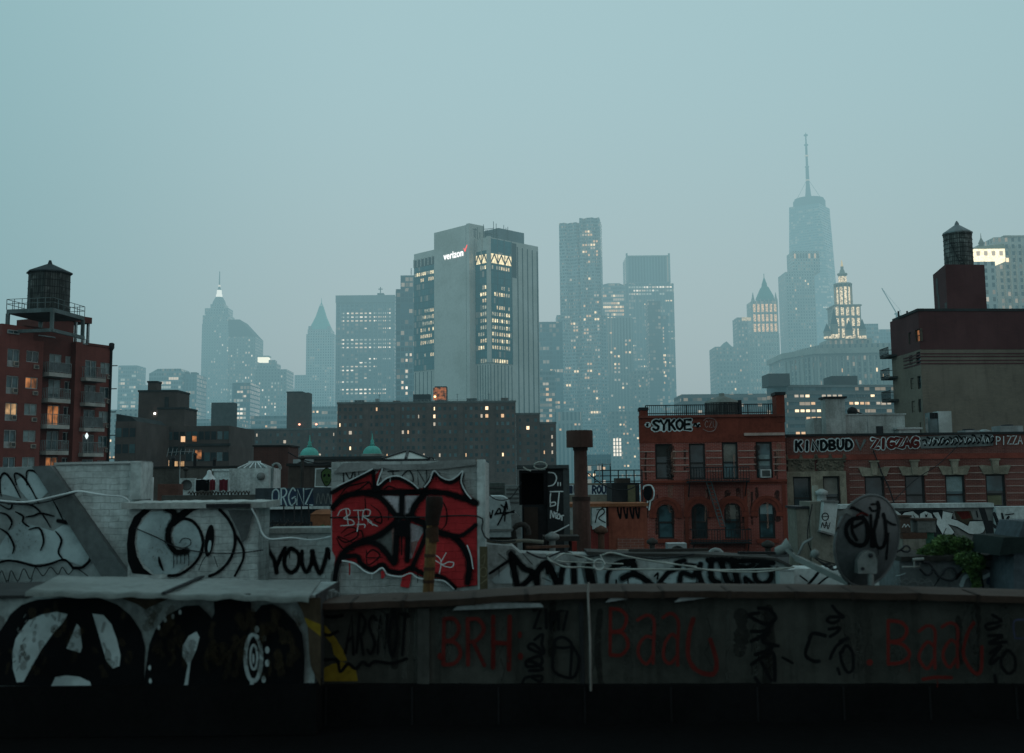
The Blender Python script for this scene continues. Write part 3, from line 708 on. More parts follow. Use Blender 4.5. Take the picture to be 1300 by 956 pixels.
# sign
pS = pL.off(5.1); ua, za = pS.uv(563.2, 330.2); ub, _ = pS.uv(588.2, 324.5)
vs, fs = text_mesh('verizon', 1.0, .012); wv = max(v[0] for v in vs) - min(v[0] for v in vs); sc = (ub - ua) / wv; x0v = min(v[0] for v in vs)
mb = MB(); mb.mesh([pS.pt(ua + (v[0] - x0v) * sc, za + v[1] * sc, .15) for v in vs], fs); sg = mb.build('sign_lettering', emit('sign_white', (1, 1, .98), 2.0), root, label='glowing white lettering reading verizon')
k0 = ub + .3; mb = MB(); hz_ = sc * .75
mb.flat(pS, [(k0, za + hz_ * .95), (k0 + .10 * sc, za + hz_ * .95), (k0 + .20 * sc, za + hz_ * .72), (k0 + .48 * sc, za + hz_ * 1.32), (k0 + .58 * sc, za + hz_ * 1.32), (k0 + .27 * sc, za + hz_ * .50), (k0 + .16 * sc, za + hz_ * .50)], .15)
mb.build('sign_check_mark', emit('sign_red', (1, .10, .08), 1.5), root, label='glowing red tick at the end of the sign')

# ---------------------------------------------------------------- right half of the skyline
D = 1000
r, pl, zt, x0, x1 = front('office_tower', 'dim teal block between the grey sign tower and the rippled tower', 'skyscraper', 684, 716, 408.5, D, 40, f_glass); lit_windows(r, pl, 2, pl.len - 1, 25, zt - 20, 3.0, 4.0, .7, .5, 22, WARM, runs=2)
r, pl, zt, x0, x1 = front('office_tower', 'low dark slab under the dim teal block beside the sign tower', 'office block', 686, 706, 470, 900, 30, f_glass2); lit_windows(r, pl, 2, pl.len - 1, 20, zt - 5, 2.4, 4.2, .9, .5, 14, WARM, runs=2)
# rippled residential tower
D = 1084
f_rip = facade('rippled_steel', (.46, .52, .53), (.02, .065, .09), 2.6, 3.3, .62, .52)
A = at(713.5, 540, D + 6); B = at(766, 540, D); pl = Pl(A, B); zt = zat(750, 277, D)
root = thing('residential_tower', 'tallest tower in the centre with rippling steel facade', 'skyscraper', ((A.x + B.x) / 2, D, 0))
def ripple(mb, pl, u0, u1, z0, z1, depth, amp, seed, nu=26, dz=6.6):
    nz = int((z1 - z0) / dz) + 1; vs = []; fs = []
    for j in range(nz + 1):
        z = z0 + (z1 - z0) * j / nz
        for i in range(nu + 1):
            u = u0 + (u1 - u0) * i / nu
            o = amp * (math.sin(u * .55 + seed + 1.6 * math.sin(z * .021 + seed)) + .5 * math.sin(u * 1.15 + z * .03)) if 0 < i < nu else 0
            vs.append(pl.pt(u, z, o))
        vs.append(pl.pt(u1, z, -depth)); vs.append(pl.pt(u0, z, -depth))
    k_ = nu + 3
    for j in range(nz):
        for i in range(k_):
            i2 = (i + 1) % k_; fs.append((j * k_ + i, j * k_ + i2, (j + 1) * k_ + i2, (j + 1) * k_ + i))
    mb.mesh(vs, fs, True); mb.face(vs[nz * k_:])
us = pl.uv(736.5, 300)[0]
mb = MB(); ripple(mb, pl, 0, us, 0, zt - 3.5, 30, 1.5, .3); mb.build('shaft', f_rip, root)
mb = MB(); ripple(mb, pl.off(3), us - .4, pl.len, 0, zt, 33, 1.5, 2.1); mb.build('shaft', f_rip, root)
addbox(root, 'side_wing', f_rip, 709, 714, 400, 560, D + 8, 26, 0); addbox(root, 'side_wing', f_rip, 765.5, 770.5, 400, 560, D + 4, 30, 0)
lit_windows(root, pl.off(5.2), us + 1, pl.len - 1, 60, zt - 6, 2.6, 3.3, .7, .6, 62, WARM, runs=2)
lit_windows(root, pl.off(2.2), 1, us - 2, 60, zt - 30, 2.6, 3.3, .7, .6, 26, WARM, runs=2)
# curved-top banded tower, piers tower, crown tower
D = 1250
r, pl, zt, x0, x1 = front('office_tower', 'tower with bright banded floors peeping between two taller towers', 'skyscraper', 764, 797, 362, D, 35, f_glass2)
mb = MB(); mb.pprism(pl, [(1, zt), (pl.len - 1, zt), (pl.len * .8, zt + 2.3), (pl.len * .35, zt + 2.3)], -30, -1); mb.build('roof', f_glass2, r)
lit_windows(r, pl, 1, pl.len - 1, zt - 40, zt - 8, 2.4, 4.2, .9, .6, 52, WARM, runs=5)
D = 1150
r, pl, zt, x0, x1 = front('stone_tower', 'grey tower with close vertical piers right of the rippled tower', 'skyscraper', 771.5, 806, 403.5, D, 40, f_vert)
for i in range(9):
    u = pl.len * (i + .5) / 9; mb = MB(); mb.pbox(pl, u - .55, u + .55, 0, zt + 1.2, 0, 1.0); mb.build('pier', conc, r)
lit_windows(r, pl, 2, pl.len - 1, 40, zt - 10, 3.8, 4.0, .5, .5, 46, WARM, runs=2, out=1.1)
D = 1300
r, pl, zt, x0, x1 = front('office_tower', 'bulky glass tower with setback glazed crown right of centre', 'skyscraper', 795.2, 860, 360, D, 50, f_glass)
A = at(795.3, 325, D + 2); B = at(850.3, 325, D + 2); zc = zat(822, 324, D); pc = Pl(A, B)
mb = MB(); mb.box(A.x, B.x, D + 2, D + 46, zt - 1, zc); mb.build('crown', facade('crown_piers', (.32, .37, .38), (.05, .085, .10), 3.4, 40, .6, .97), r)
for q in (795.3, 849): addbox(r, 'crown_post', conc, q, q + 1.4, 321.5, 358, D + 1.4, 1.2)
mb = MB(); mb.pbox(pc, 0, pc.len, zc - 1.4, zc, 0, 1); mb.build('crown_rail', conc, r)
lit_windows(r, pl, 1, pl.len - 1, zt - 16, zt - 1, 3.0, 4.0, .8, .5, 40, COOL, runs=6); lit_windows(r, pl, 1, pl.len - 1, 60, zt - 15, 3.0, 4.0, .7, .4, 66, WARM, runs=3)
for i in range(15):
    u = pl.len * (i + .5) / 15; mb = MB(); mb.pbox(pl, u - .35, u + .35, 0, zt - .2, 0, .7); mb.build('mullion', conc, r)
D = 1180
r, pl, zt, x0, x1 = front('residential_tower', 'slim dark slab in front of the crowned glass tower', 'skyscraper', 826, 842.5, 382, D, 20, facade('dark_slab_glass', (.05, .075, .09), (.03, .05, .06), 3, 3.6, .8, .7))
addbox(r, 'side_wing', f_glass, 842.7, 848, 400, 560, D + 4, 20, 0); lit_windows(r, Pl(at(842.7, 500, D + 4), at(848, 500, D + 4)), 0, 4.3, zt - 90, zt - 20, 1.4, 3.6, .9, .6, 16, WARM)
# low hazy blocks at the foot of the towers
for a, b, y, DD, mt, lab, n_ in ((704.5, 739.5, 523, 900, f_vert, 'pale striped slab low in the haze left of the rusty stack', 8), (741, 775, 577, 700, f_glass, 'low dark teal block just right of the rusty stack', 5),
                            (776, 816, 522, 1000, f_stone, 'hazy block with a patch of bright stair windows left of the red corner house', 22), (806, 824, 470, 1080, f_stone, 'narrow hazy block below the crowned glass tower', 12),
                            (860, 905, 520, 1000, f_glass2, 'low teal block behind the railing of the red corner house', 12), (904, 936, 516, 980, f_stone, 'low grey block behind the rooftop tank', 10),
                            (930, 975, 506, 1020, f_glass2, 'low banded block below the gothic tower', 12), (640, 690, 545, 860, f_stone, 'low grey block at the foot of the sign tower', 6),
                            (238, 300, 532, 900, f_glass2, 'low banded block beneath the lantern tower', 20), (318, 372, 528, 880, f_glass2, 'low banded block with lit floors below the stone pavilion tower', 16),
                            (392, 428, 516, 900, f_glass2, 'low teal block beside the brick housing slab', 8), (126, 180, 520, 820, f_stone, 'low grey block behind the dark brick tenement', 10)):
    r, pl, zt, x0, x1 = front('office_block', lab, 'office block', a, b, y, DD, 40, mt); lit_windows(r, pl, 1, pl.len - 1, 12, zt - 2, 3.0, 4.0, .5, .38, int(n_ * .6), WARM, runs=2)
    if a == 776:
        q = MB(); p0 = pl.uv(779, 579); 
        for i in range(3):
            for j in range(5):
                mb = MB(); mb.pquad(pl, p0[0] + i * 2.6, p0[0] + i * 2.6 + 1.6, p0[1] + j * 3.2, p0[1] + j * 3.2 + 2.5, .2); mb.build('lit_window', COOL[0], r)
# gothic tower
D = 1257
f_goth = facade('gothic_terracotta', (.66, .60, .52), (.08, .09, .09), 3.0, 4.4, .42, .62)
gl = emit('gothic_floodlit_glow', (1, .60, .32), 1.9, .75)  # crown bays glow by themselves in place of floodlight on stone
r, pl, zt, x0, x1 = front('gothic_tower', 'ornate gothic tower with floodlit crown and pointed green roof', 'skyscraper', 954, 992.7, 423.5, D, 36, f_goth)
for i in range(8):
    u = pl.len * i / 7; mb = MB(); mb.pbox(pl, u - .7, u + .7, 0, zt, 0, 1.2); mb.build('pier', f_goth, r)
addbox(r, 'crown_tier', f_goth, 955.2, 987, 382, 424, D + 4, 26); pc = Pl(at(955.2, 400, D + 4), at(987, 400, D + 4))
for i in range(6):
    for ya, yb in ((386, 396), (399, 408), (411, 421)):
        u0c = pc.len * (i + .22) / 6; u1c = pc.len * (i + .78) / 6; mb = MB(); mb.pbox(pc, u0c, u1c, pc.uv(970, yb)[1], pc.uv(970, ya)[1], 0, .15); mb.build('floodlit_glow_bay', gl, r)
for i in range(7):
    u = pc.len * i / 6; mb = MB(); mb.pbox(pc, u - .5, u + .5, pc.uv(970, 424)[1], pc.uv(970, 379.5)[1], 0, 1.0); mb.build('pier', f_goth, r)
A = at(960.5, 383, D + 17); B = at(981.5, 383, D + 17); cx, hw = (A.x + B.x) / 2, (B.x - A.x) / 2; zr = at(970, 352, D + 17).z - A.z
mb = MB(); mb.lathe((cx, D + 17, A.z), [(hw * 1.35, 0), (hw * 1.25, zr * .18), (hw * .62, zr * .55), (hw * .40, zr * .62), (hw * .36, zr * .72), (.3, zr)], 4, smooth=False, a0=math.pi / 4); mb.build('roof', surf('gothic_roof', (.08, .42, .36), .7, .2, .1, 0), r)
mb = MB(); mb.tube([(cx, D + 17, A.z + zr - 1), (cx, D + 17, A.z + zr + 4)], .4, 6); mb.build('finial', conc, r)
for q in (956.5, 985.5):
    c = at(q, 383, D + 5); mb = MB(); mb.lathe((c.x, c.y + 2, c.z - 10), [(2.1, 0), (2.1, 12), (1.6, 13), (.2, 21)], 8, smooth=False); mb.build('turret', f_goth, r)
lit_windows(r, pl, 1, pl.len - 1, 60, zt - 8, 3.0, 4.4, .42, .6, 14, WARM)
r, pl, zt, x0, x1 = front('stone_tower', 'plain shaft with lit top floor hugging the left of the gothic tower', 'skyscraper', 940, 954, 403, 1240, 25, f_stone)
addbox(r, 'lit_top', emit('lit_top_floor', (1, .75, .45), 1.2, .6), 942, 953.5, 402.6, 407, 1239.4, 3); lit_windows(r, pl, .5, pl.len, 60, zt - 15, 3.6, 3.9, .42, .5, 6, WARM)
r, pl, zt, x0, x1 = front('stone_tower', 'stout stone block with small gabled top left of the gothic tower', 'skyscraper', 911, 942, 440, 1200, 36, f_stone)
pk = [pl.uv(916, 440)[0], pl.uv(930, 440)[0]]; zk = pl.uv(923, 433)[1]
mb = MB(); mb.pprism(pl, [(pk[0], zt), (pk[1], zt), ((pk[0] + pk[1]) / 2, zk)], -20, -2); mb.build('roof', conc, r); lit_windows(r, pl, 1, pl.len - 1, 60, zt - 10, 3.6, 3.9, .42, .55, 14, WARM, runs=2)
# tall faceted spire tower
D = 1740
f_wtc = facade('faceted_glass', (.30, .38, .41), (.12, .24, .28), 3.2, 4.1, .9, .62, rough=.12, var=.35, glow=.5, share=.34)
A = at(1008.5, 480, D + 34); B = at(1065, 480, D + 34); cx, hw = (A.x + B.x) / 2, (B.x - A.x) / 2; zt = zat(1030, 264, D + 34); cy_ = D + hw
r = thing('glass_skyscraper', 'tallest tower with tapering faceted glass and tall antenna spire', 'skyscraper', (cx, cy_, 0))
a0_ = R(10)
bs = [Vector((cx + hw * 1.40 * math.cos(a0_ + math.pi / 4 + i * math.pi / 2), cy_ + hw * 1.40 * math.sin(a0_ + math.pi / 4 + i * math.pi / 2), 55)) for i in range(4)]
ts = [Vector((cx + hw * 0.985 * math.cos(a0_ + i * math.pi / 2), cy_ + hw * .985 * math.sin(a0_ + i * math.pi / 2), zt)) for i in range(4)]
mb = MB(); fs = []
mb.mesh(bs + ts, [(i, (i + 1) % 4, 4 + (i + 1) % 4) for i in range(4)] + [(i, 4 + (i + 1) % 4, 4 + i) for i in range(4)] + [(4, 5, 6, 7)])
mb.prism([(b.x, b.y) for b in bs], 0, 55); mb.build('shaft', f_wtc, r)
zr = at(1029, 253, D + 34).z
mb = MB(); mb.lathe((cx, cy_, zt), [(hw * .72, 0), (hw * .72, (zr - zt) * .75), (hw * .66, (zr - zt) * .8), (hw * .66, zr - zt)], 20, smooth=False); mb.build('crown_ring', surf('crown_ring_steel', (.07, .15, .18), .6, .1, .1, 0), r)
zs = at(1024.3, 168, D + 34).z
mb = MB(); mb.lathe((cx - 1, cy_, zr), [(5.5, 0), (4.2, 12), (3.0, 26), (2.6, 50), (1.9, 54), (1.8, 85), (1.2, 90), (1.0, zs - zr - 4), (.2, zs - zr)], 8); mb.build('spire', surf('spire_steel', (.10, .17, .19), .6, .1, .1, 0), r)
for h in (30, 52, 70, 88, 104):
    mb = MB(); mb.lathe((cx - 1, cy_, zr + h), [(2.6, 0), (3.4, .6), (3.4, 2.0), (2.4, 2.6)], 8); mb.build('spire_ring', COOL[1] if h in (30, 70) else conc, r)
for sgn in (-1, 1):
    mb = MB(); mb.tube([(cx - 1 + sgn * hw * .55, cy_ - 5, zr), (cx - 1, cy_, zr + 34)], .3, 5); mb.build('stay', conc, r)
pw = Pl(Vector((cx - hw * .45, D + hw * .35, 0)), Vector((cx + hw * .55, D + hw * .35, 0)))
wl = Pl(at(1046, 400, D - 8), at(1060.5, 400, D - 8)); lit_windows(r, wl, 0, wl.len, zat(1050, 440, D), zat(1050, 316, D), 3.2, 4.1, .6, .5, 30, COOL, runs=3, out=-4)
D = 1300
f_30 = facade('limestone_tower', (.52, .50, .46), (.06, .085, .09), 3.0, 3.6, .45, .6)
r, pl, zt, x0, x1 = front('stone_tower', 'slender limestone tower standing before the tallest spired tower', 'skyscraper', 1004.5, 1042, 345, D, 36, f_30)
addbox(r, 'setback', f_30, 1007, 1040, 318.5, 346, D + 3, 28)
pc = Pl(at(1007, 320, D + 3), at(1040, 320, D + 3))
for i, lit in enumerate((1, 0, 0, 0, 0, 1, 0, 1, 0)):
    u = pc.len * (i + .5) / 9; mb = MB(); mb.pbox(pc, u - 1.0, u + 1.0, pc.uv(1020, 328)[1], pc.uv(1020, 322)[1], 0, .2); mb.build('arched_opening', WARM[1] if lit else darkroof, r)
lit_windows(r, pl, 1, pl.len - 1, 120, zt + 8, 3.0, 3.6, .45, .6, 12, WARM)
# civic building with tiered lantern tower
D = 830
f_mun = facade('civic_stone', (.46, .44, .40), (.08, .10, .11), 4.0, 4.5, .38, .66)
mstone = surf('civic_stone_plain', (.50, .47, .42), .85, .2, .1, 0)
flood_glow = emit('civic_floodlit_glow', (1, .80, .52), 1.6, .85)  # emission on the stone tiers stands for floodlighting
A = at(996, 480, D + 34); Bq = at(1036, 480, D); C_ = at(1139, 480, D - 6)
zc = zat(1060, 442.5, D)
r = thing('civic_tower', 'pale civic building topped by floodlit wedding-cake lantern tower', 'civic building', (Bq.x, D, 0))
mb = MB(); mb.prism([A, Bq, C_, C_ + Vector((0, 60, 0)), A + Vector((0, 50, 0))], 0, zc - 4); mb.build('main_block', f_mun, r)
mb = MB(); o_ = Vector((-2.2, -2.2, 0)); mb.prism([A + o_, Bq + Vector((-1, -2.6, 0)), C_ + Vector((2, -2.6, 0)), C_ + Vector((2, 60, 0)), A + Vector((-2, 50, 0))], zc - 4, zc); mb.build('cornice', mstone, r)
mb = MB(); mb.prism([A + Vector((12, 6, 0)), Bq + Vector((6, 3, 0)), C_ + Vector((-2, 3, 0)), C_ + Vector((0, 50, 0)), A + Vector((12, 50, 0))], zc, zc + 3.5); mb.build('attic', f_mun, r)
for pl_, n_ in ((Pl(A, Bq), 7), (Pl(Bq, C_), 13)):
    for i in range(n_):
        u = pl_.len * (i + .5) / n_; mb = MB(); c0_ = pl_.pt(u, zc - 27, .8); mb.lathe(c0_, [(.9, 0), (.75, 21)], 8); mb.build('column', mstone, r)
cx = at(1072.5, 420, D + 30).x; cyy = D + 30
def mtier(nm, x0, x1, y0, y1, sides=4, a0=math.pi / 4, sq=1.414, m=f_mun):
    h = (at(x1, y0, D + 22).x - at(x0, y0, D + 22).x) / 2; za = at(1070, y1, D + 22).z; zb = at(1070, y0, D + 22).z
    mb = MB(); mb.lathe((cx, cyy, za), [(h * sq, 0), (h * sq, zb - za)], sides, smooth=False, a0=a0); mb.build(nm, m, r); return h, za, zb
mtier('tower_base', 1047.5, 1100, 431, 446)
h1, za1, zb1 = mtier('tower_tier', 1056, 1089, 388, 431); h2, za2, zb2 = mtier('tower_tier', 1061.5, 1081, 359, 388, 12, 0, 1.0); h3, za3, zb3 = mtier('lantern_tier', 1065.5, 1076, 346, 359, 10, 0, 1.0, mstone)
for nm, h, z in (('cornice', h1 * 1.5, zb1), ('cornice', h2 * 1.18, zb2), ('cornice', h3 * 1.2, zb3)):
    mb = MB(); mb.lathe((cx, cyy, z - .6), [(h, 0), (h * 1.03, .9), (h * .95, 1.3)], 4 if h > 10 else 12, smooth=False, a0=math.pi / 4); mb.build(nm, mstone, r)
pm = Pl(Vector((cx - h1, cyy - h1, 0)), Vector((cx + h1, cyy - h1, 0)))
for za_, zb_ in ((za1 + 1, za1 + 8), (za1 + 10, za1 + 16), (za1 + 18, zb1 - 1.5)):
    for i in range(5):
        mb = MB(); mb.pbox(pm, pm.len * (i + .2) / 5, pm.len * (i + .72) / 5, za_, zb_, 0, .25); mb.build('floodlit_glow_bay', flood_glow, r)
for i in range(12):
    a = 2 * math.pi * i / 12 + .26; c0_ = Vector((cx + math.cos(a) * h2 * 1.08, cyy + math.sin(a) * h2 * 1.08, za2)); mb = MB(); mb.lathe(c0_, [(.55, 0), (.5, zb2 - za2)], 6); mb.build('column', mstone, r)
mb = MB(); mb.lathe((cx, cyy, za2 + 1), [(h2 * 1.005, 0), (h2 * 1.005, (zb2 - za2) * .8)], 12, smooth=False); mb.build('floodlit_glow_drum', flood_glow, r)
mb = MB(); mb.lathe((cx, cyy, za3 + .5), [(h3 * 1.01, 0), (h3 * 1.01, (zb3 - za3) * .7)], 10, smooth=False); mb.build('floodlit_glow_drum', flood_glow, r)
zz = at(1069, 332, D + 22).z
mb = MB(); mb.lathe((cx, cyy, zb3), [(h3 * .8, 0), (h3 * .55, 3), (h3 * .35, 4), (1.2, 6)], 10); mb.build('cupola', mstone, r)
mb = MB(); mb.lathe((cx, cyy, zb3 + 5.5), [(.8, 0), (.95, 1.5), (.6, 3), (.7, 3.6), (.35, 4.4), (.4, 5), (.1, 5.6)], 8); mb.build('statue', emit('gilded_statue_glow', (1, .80, .45), .8, .2), r)  # statue given its own glow instead of being floodlit
for q, yb in ((1050.5, 417), (1078.5, 414), (1095.5, 413), (1060, 404)):
    c = at(q, 431, D + 14); hh = at(q, yb, D + 14).z - c.z
    mb = MB(); mb.lathe((c.x, c.y, c.z), [(2.7, 0), (2.7, hh * .62), (3.0, hh * .64), (3.0, hh * .7)], 8, smooth=False); t_ = mb.build('turret', mstone, r)
    mb = MB(); mb.lathe((c.x, c.y, c.z + hh * .7), [(2.9, 0), (1.8, hh * .3), (.2, hh * .75)], 8, smooth=False); mb.build('turret_roof', surf('turret_roof_slate', (.13, .19, .20), .7, .2, .1, 0), t_)
    mb = MB(); mb.lathe((c.x, c.y, c.z + .5), [(2.78, 0), (2.78, hh * .2)], 8, smooth=False); mb.build('floodlit_glow_drum', flood_glow, t_)
pl_ = Pl(Bq, C_); lit_windows(r, pl_, 3, pl_.len - 3, zc - 30, zc - 6, 4.0, 4.5, .38, .6, 5, WARM)
# banded slab in front with warm office floors
D = 520
f_band = facade('banded_office', (.19, .20, .20), (.05, .08, .09), 2.6, 3.4, .94, .5)
L, M_, R_, Bk = foot(975, 1000, 1140, D, 12, 6); zt = zat(1060, 488, D)
r = thing('office_block', 'long banded office slab with warm lit floors below the civic building', 'office block', (M_.x, M_.y, 0)); mb = MB(); mb.prism([L, M_, R_, Bk], 0, zt); mb.build('shaft', f_band, r)
pl = Pl(M_, R_)
for j in range(8):
    mb = MB(); z = zt - 1.1 - j * 3.4 + ((zt / 3.4) % 1) * 0; mb.pbox(pl, 0, pl.len, z, z + .9, 0, .5); mb.build('floor_band', surf('band_concrete', (.22, .23, .23), .8, .2, .1, 0), r)
lit_windows(r, pl, 1, pl.len - 1, 14, zt - 1, 2.6, 3.4, .7, .34, 95, WARM, runs=4, keep=100)
for a, b, y, dd in ((976, 1002.5, 474, -6), (1056, 1088.5, 477, 10)): addbox(r, 'roof_penthouse', surf('brown_penthouse', (.085, .085, .085), .8, .2, .1, 0), a, b, y, 490, D + dd, 14)
D = 640
r, pl, zt, x0, x1 = front('office_block', 'long low roofline with lit windows behind the red corner house', 'office block', 866, 1002, 500, D, 30, f_band); lit_windows(r, pl, 1, pl.len - 1, 20, zt - 3, 2.6, 3.4, .8, .4, 26, WARM, runs=2)
r, pl, zt, x0, x1 = front('office_block', 'small pale block just right of the lantern tower', 'office block', 1100.5, 1121, 411, 1100, 30, f_glass2)
r, pl, zt, x0, x1 = front('office_block', 'unfinished grey tower under the construction crane', 'office block', 1122, 1139, 418, 1150, 30, f_glass)
# crane
D = 1140; cst = surf('crane_steel', (.10, .13, .14), .6, .2, .1, 0)
b = at(1138, 418, D); t_ = at(1138.3, 398, D); j = at(1119.5, 366, D); ct = at(1144.5, 402, D); ap = at(1143, 394, D)
r = thing('tower_crane', 'luffing crane with raised jib on the unfinished tower', 'crane', (b.x, b.y, b.z))
mb = MB(); mb.bar(b, t_, 1.5); mb.build('mast', cst, r)
mb = MB()
for s_ in (-.6, .6): mb.bar(t_ + Vector((0, s_, 0)), j + Vector((0, s_, 0)), .45)
for i in range(14):
    p = t_.lerp(j, i / 14); q = t_.lerp(j, (i + 1) / 14); mb.bar(p + Vector((0, -.6, 0)), q + Vector((0, .6, .4)), .3)
mb.build('jib', cst, r)
mb = MB(); mb.bar(t_ + Vector((-2, 0, 0)), ct, 1.6); mb.bar(t_, ap, .6); mb.bar(ap, j, .18); mb.bar(ap, ct, .2); mb.build('counter_jib', cst, r)
# courthouse with floodlit top
D = 680
r, pl, zt, x0, x1 = front('courthouse', 'stone block with brilliantly floodlit top storey behind the right water tank', 'civic building', 1236, 1276, 332, D, 40, f_stone2)
fl = emit('courthouse_floodlit_glow', (1, .86, .56), 2.2, .35)  # the whole storey emits, standing for floodlit masonry
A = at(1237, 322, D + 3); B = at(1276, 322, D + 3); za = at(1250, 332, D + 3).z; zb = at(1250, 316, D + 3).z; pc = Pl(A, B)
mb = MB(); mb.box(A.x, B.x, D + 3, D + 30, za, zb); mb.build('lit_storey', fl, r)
for i in range(4):
    mb = MB(); mb.pbox(pc, pc.len * (i + .25) / 4, pc.len * (i + .7) / 4, zb - 4.2, zb - 1.4, 0, .3); mb.build('window', WARM[2], r)
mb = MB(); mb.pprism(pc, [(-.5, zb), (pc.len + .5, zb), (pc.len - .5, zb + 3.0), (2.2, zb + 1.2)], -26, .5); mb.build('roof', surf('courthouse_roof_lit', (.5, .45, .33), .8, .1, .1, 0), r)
c = at(1246, 314, D + 14); mb = MB(); mb.lathe((c.x, c.y, c.z - 3), [(1.6, 0), (1.5, 5), (2.0, 5.4), (1.2, 7), (.3, 9), (.1, 12)], 8); mb.build('pinnacle', surf('pinnacle_stone', (.3, .25, .2), .8, .1, .1, 0), r)
addbox(r, 'main_tower', f_stone2, 1275, 1330, 300.5, 520, D + 36, 45, 0)
addbox(r, 'cornice', mstone, 1274.3, 1331, 298.3, 300.5, D + 35.2, 46)
pc = Pl(at(1275, 400, D + 36), at(1330, 400, D + 36))
for i in range(7): 
    u = pc.len * (i + .5) / 7; mb = MB(); mb.pbox(pc, u - .5, u + .5, 60, pc.uv(1290, 312)[1], 0, .7); mb.build('pilaster', mstone, r)
lit_windows(r, pl, 2, pl.len - 1, 60, zt - 6, 4.2, 4.4, .4, .6, 12, WARM); lit_windows(r, pc, 2, pc.len - 1, 100, 155, 4.2, 4.4, .4, .6, 5, WARM)
# ================================================================== MIDDLE DISTANCE
def pr(pl, x0, x1, y0, y1):
    xm, ym = (x0 + x1) / 2, (y0 + y1) / 2
    return pl.uv(x0, ym)[0], pl.uv(x1, ym)[0], pl.uv(xm, y1)[1], pl.uv(xm, y0)[1]

GL_DARK = glassmat('pane_dark', (.018, .026, .03)); GL_TEAL = glassmat('pane_teal', (.03, .065, .075), .12)
CURT = surf('window_blind', (.20, .19, .17), .8, .3, 2, .1); CURT_W = surf('window_curtain_pale', (.22, .29, .30), .8, .3, 2, .1)
FR_DARK = surf('window_frame_dark', (.028, .026, .026), .6, .2, 3, .1); FR_WHITE = surf('window_frame_pale', (.30, .33, .33), .6, .25, 3, .1)
ACM = surf('conditioner_beige', (.34, .31, .27), .6, .3, 4, .1); ACG = surf('conditioner_grille', (.07, .075, .075), .7, .3, 4, .1)
LITO = emit('room_orange', (1.0, .36, .11), .50, .92); LITW = emit('room_warm', (1.0, .60, .28), .65, .92)
IRON = surf('black_iron', (.022, .024, .027), .6, .4, 5, .2); GALV = surf('galvanised_steel', (.26, .30, .31), .45, .35, 3, .15, metal=.6)
TAR = surf('roof_tar', (.032, .034, .035), .9, .5, 1, .3); SILVER = surf('silver_roof_coating', (.30, .33, .33), .7, .45, 1, .3)
WPAINT = surf('white_painted_brick', (.47, .53, .53), .8, .62, 1.3, .55, streak=.35, brick=(.21, .072))
WSTUC = surf('white_painted_stucco', (.42, .475, .475), .8, .6, 1.2, .4, streak=.35)
GSTUC = surf('grey_stucco', (.20, .205, .205), .85, .42, 1.0, .4, streak=.4)

def win(root, pl, rc, fm=FR_DARK, pm=GL_DARK, t=.06, rec=.13, sash='h', curtain=None, curt_frac=1.0, sill=None, lit=None, arch=False, name='window', split=.5):
    """one window: frame, with its pane (and blind, sill) as sub-parts"""
    u0, u1, v0, v1 = rc
    mb = MB(); o = -rec
    mb.pbox(pl, u0 + .002, u0 + t, v0 + .002, v1 - .002, o - .05, o + .05); mb.pbox(pl, u1 - t, u1 - .002, v0 + .002, v1 - .002, o - .05, o + .05)
    mb.pbox(pl, u0 + t, u1 - t, v0 + .002, v0 + t, o - .05, o + .048); mb.pbox(pl, u0 + t, u1 - t, v1 - t, v1 - .002, o - .05, o + .048)
    if sash == 'h': vm = v0 + (v1 - v0) * split; mb.pbox(pl, u0 + t, u1 - t, vm - t * .5, vm + t * .5, o - .05, o + .045)
    if sash == 'v': um = u0 + (u1 - u0) * split; mb.pbox(pl, um - t * .5, um + t * .5, v0 + t, v1 - t, o - .05, o + .045)
    f = mb.build(name, fm, root)
    q = MB(); q.pquad(pl, u0 + t * .8, u1 - t * .8, v0 + t * .8, v1 - t * .8, o - .02); q.build('pane', lit or pm, f)
    if curtain is not None:
        q = MB(); q.pquad(pl, u0 + t, u1 - t, v1 - t - (v1 - v0 - 2 * t) * curt_frac, v1 - t, o - .012); q.build('blind', curtain, f)
    if sill is not None:
        q = MB(); q.pbox(pl, u0 - .08, u1 + .08, v0 - .10, v0 - .003, -.02, .10); q.build('sill', sill, f)
    return f

def conditioner(root, pl, rc, out=.25, m=ACM, parent=None):
    u0, u1, v0, v1 = rc
    mb = MB(); mb.pbox(pl, u0, u1, v0, v1, -.1, out); a = mb.build('air_conditioner', m, parent or root)
    q = MB(); w = (u1 - u0) * .12; h = (v1 - v0) * .14
    q.pbox(pl, u0 + w, u1 - w, v0 + h, v1 - h, out - .02, out + .012); q.build('grille', ACG, a)
    return a

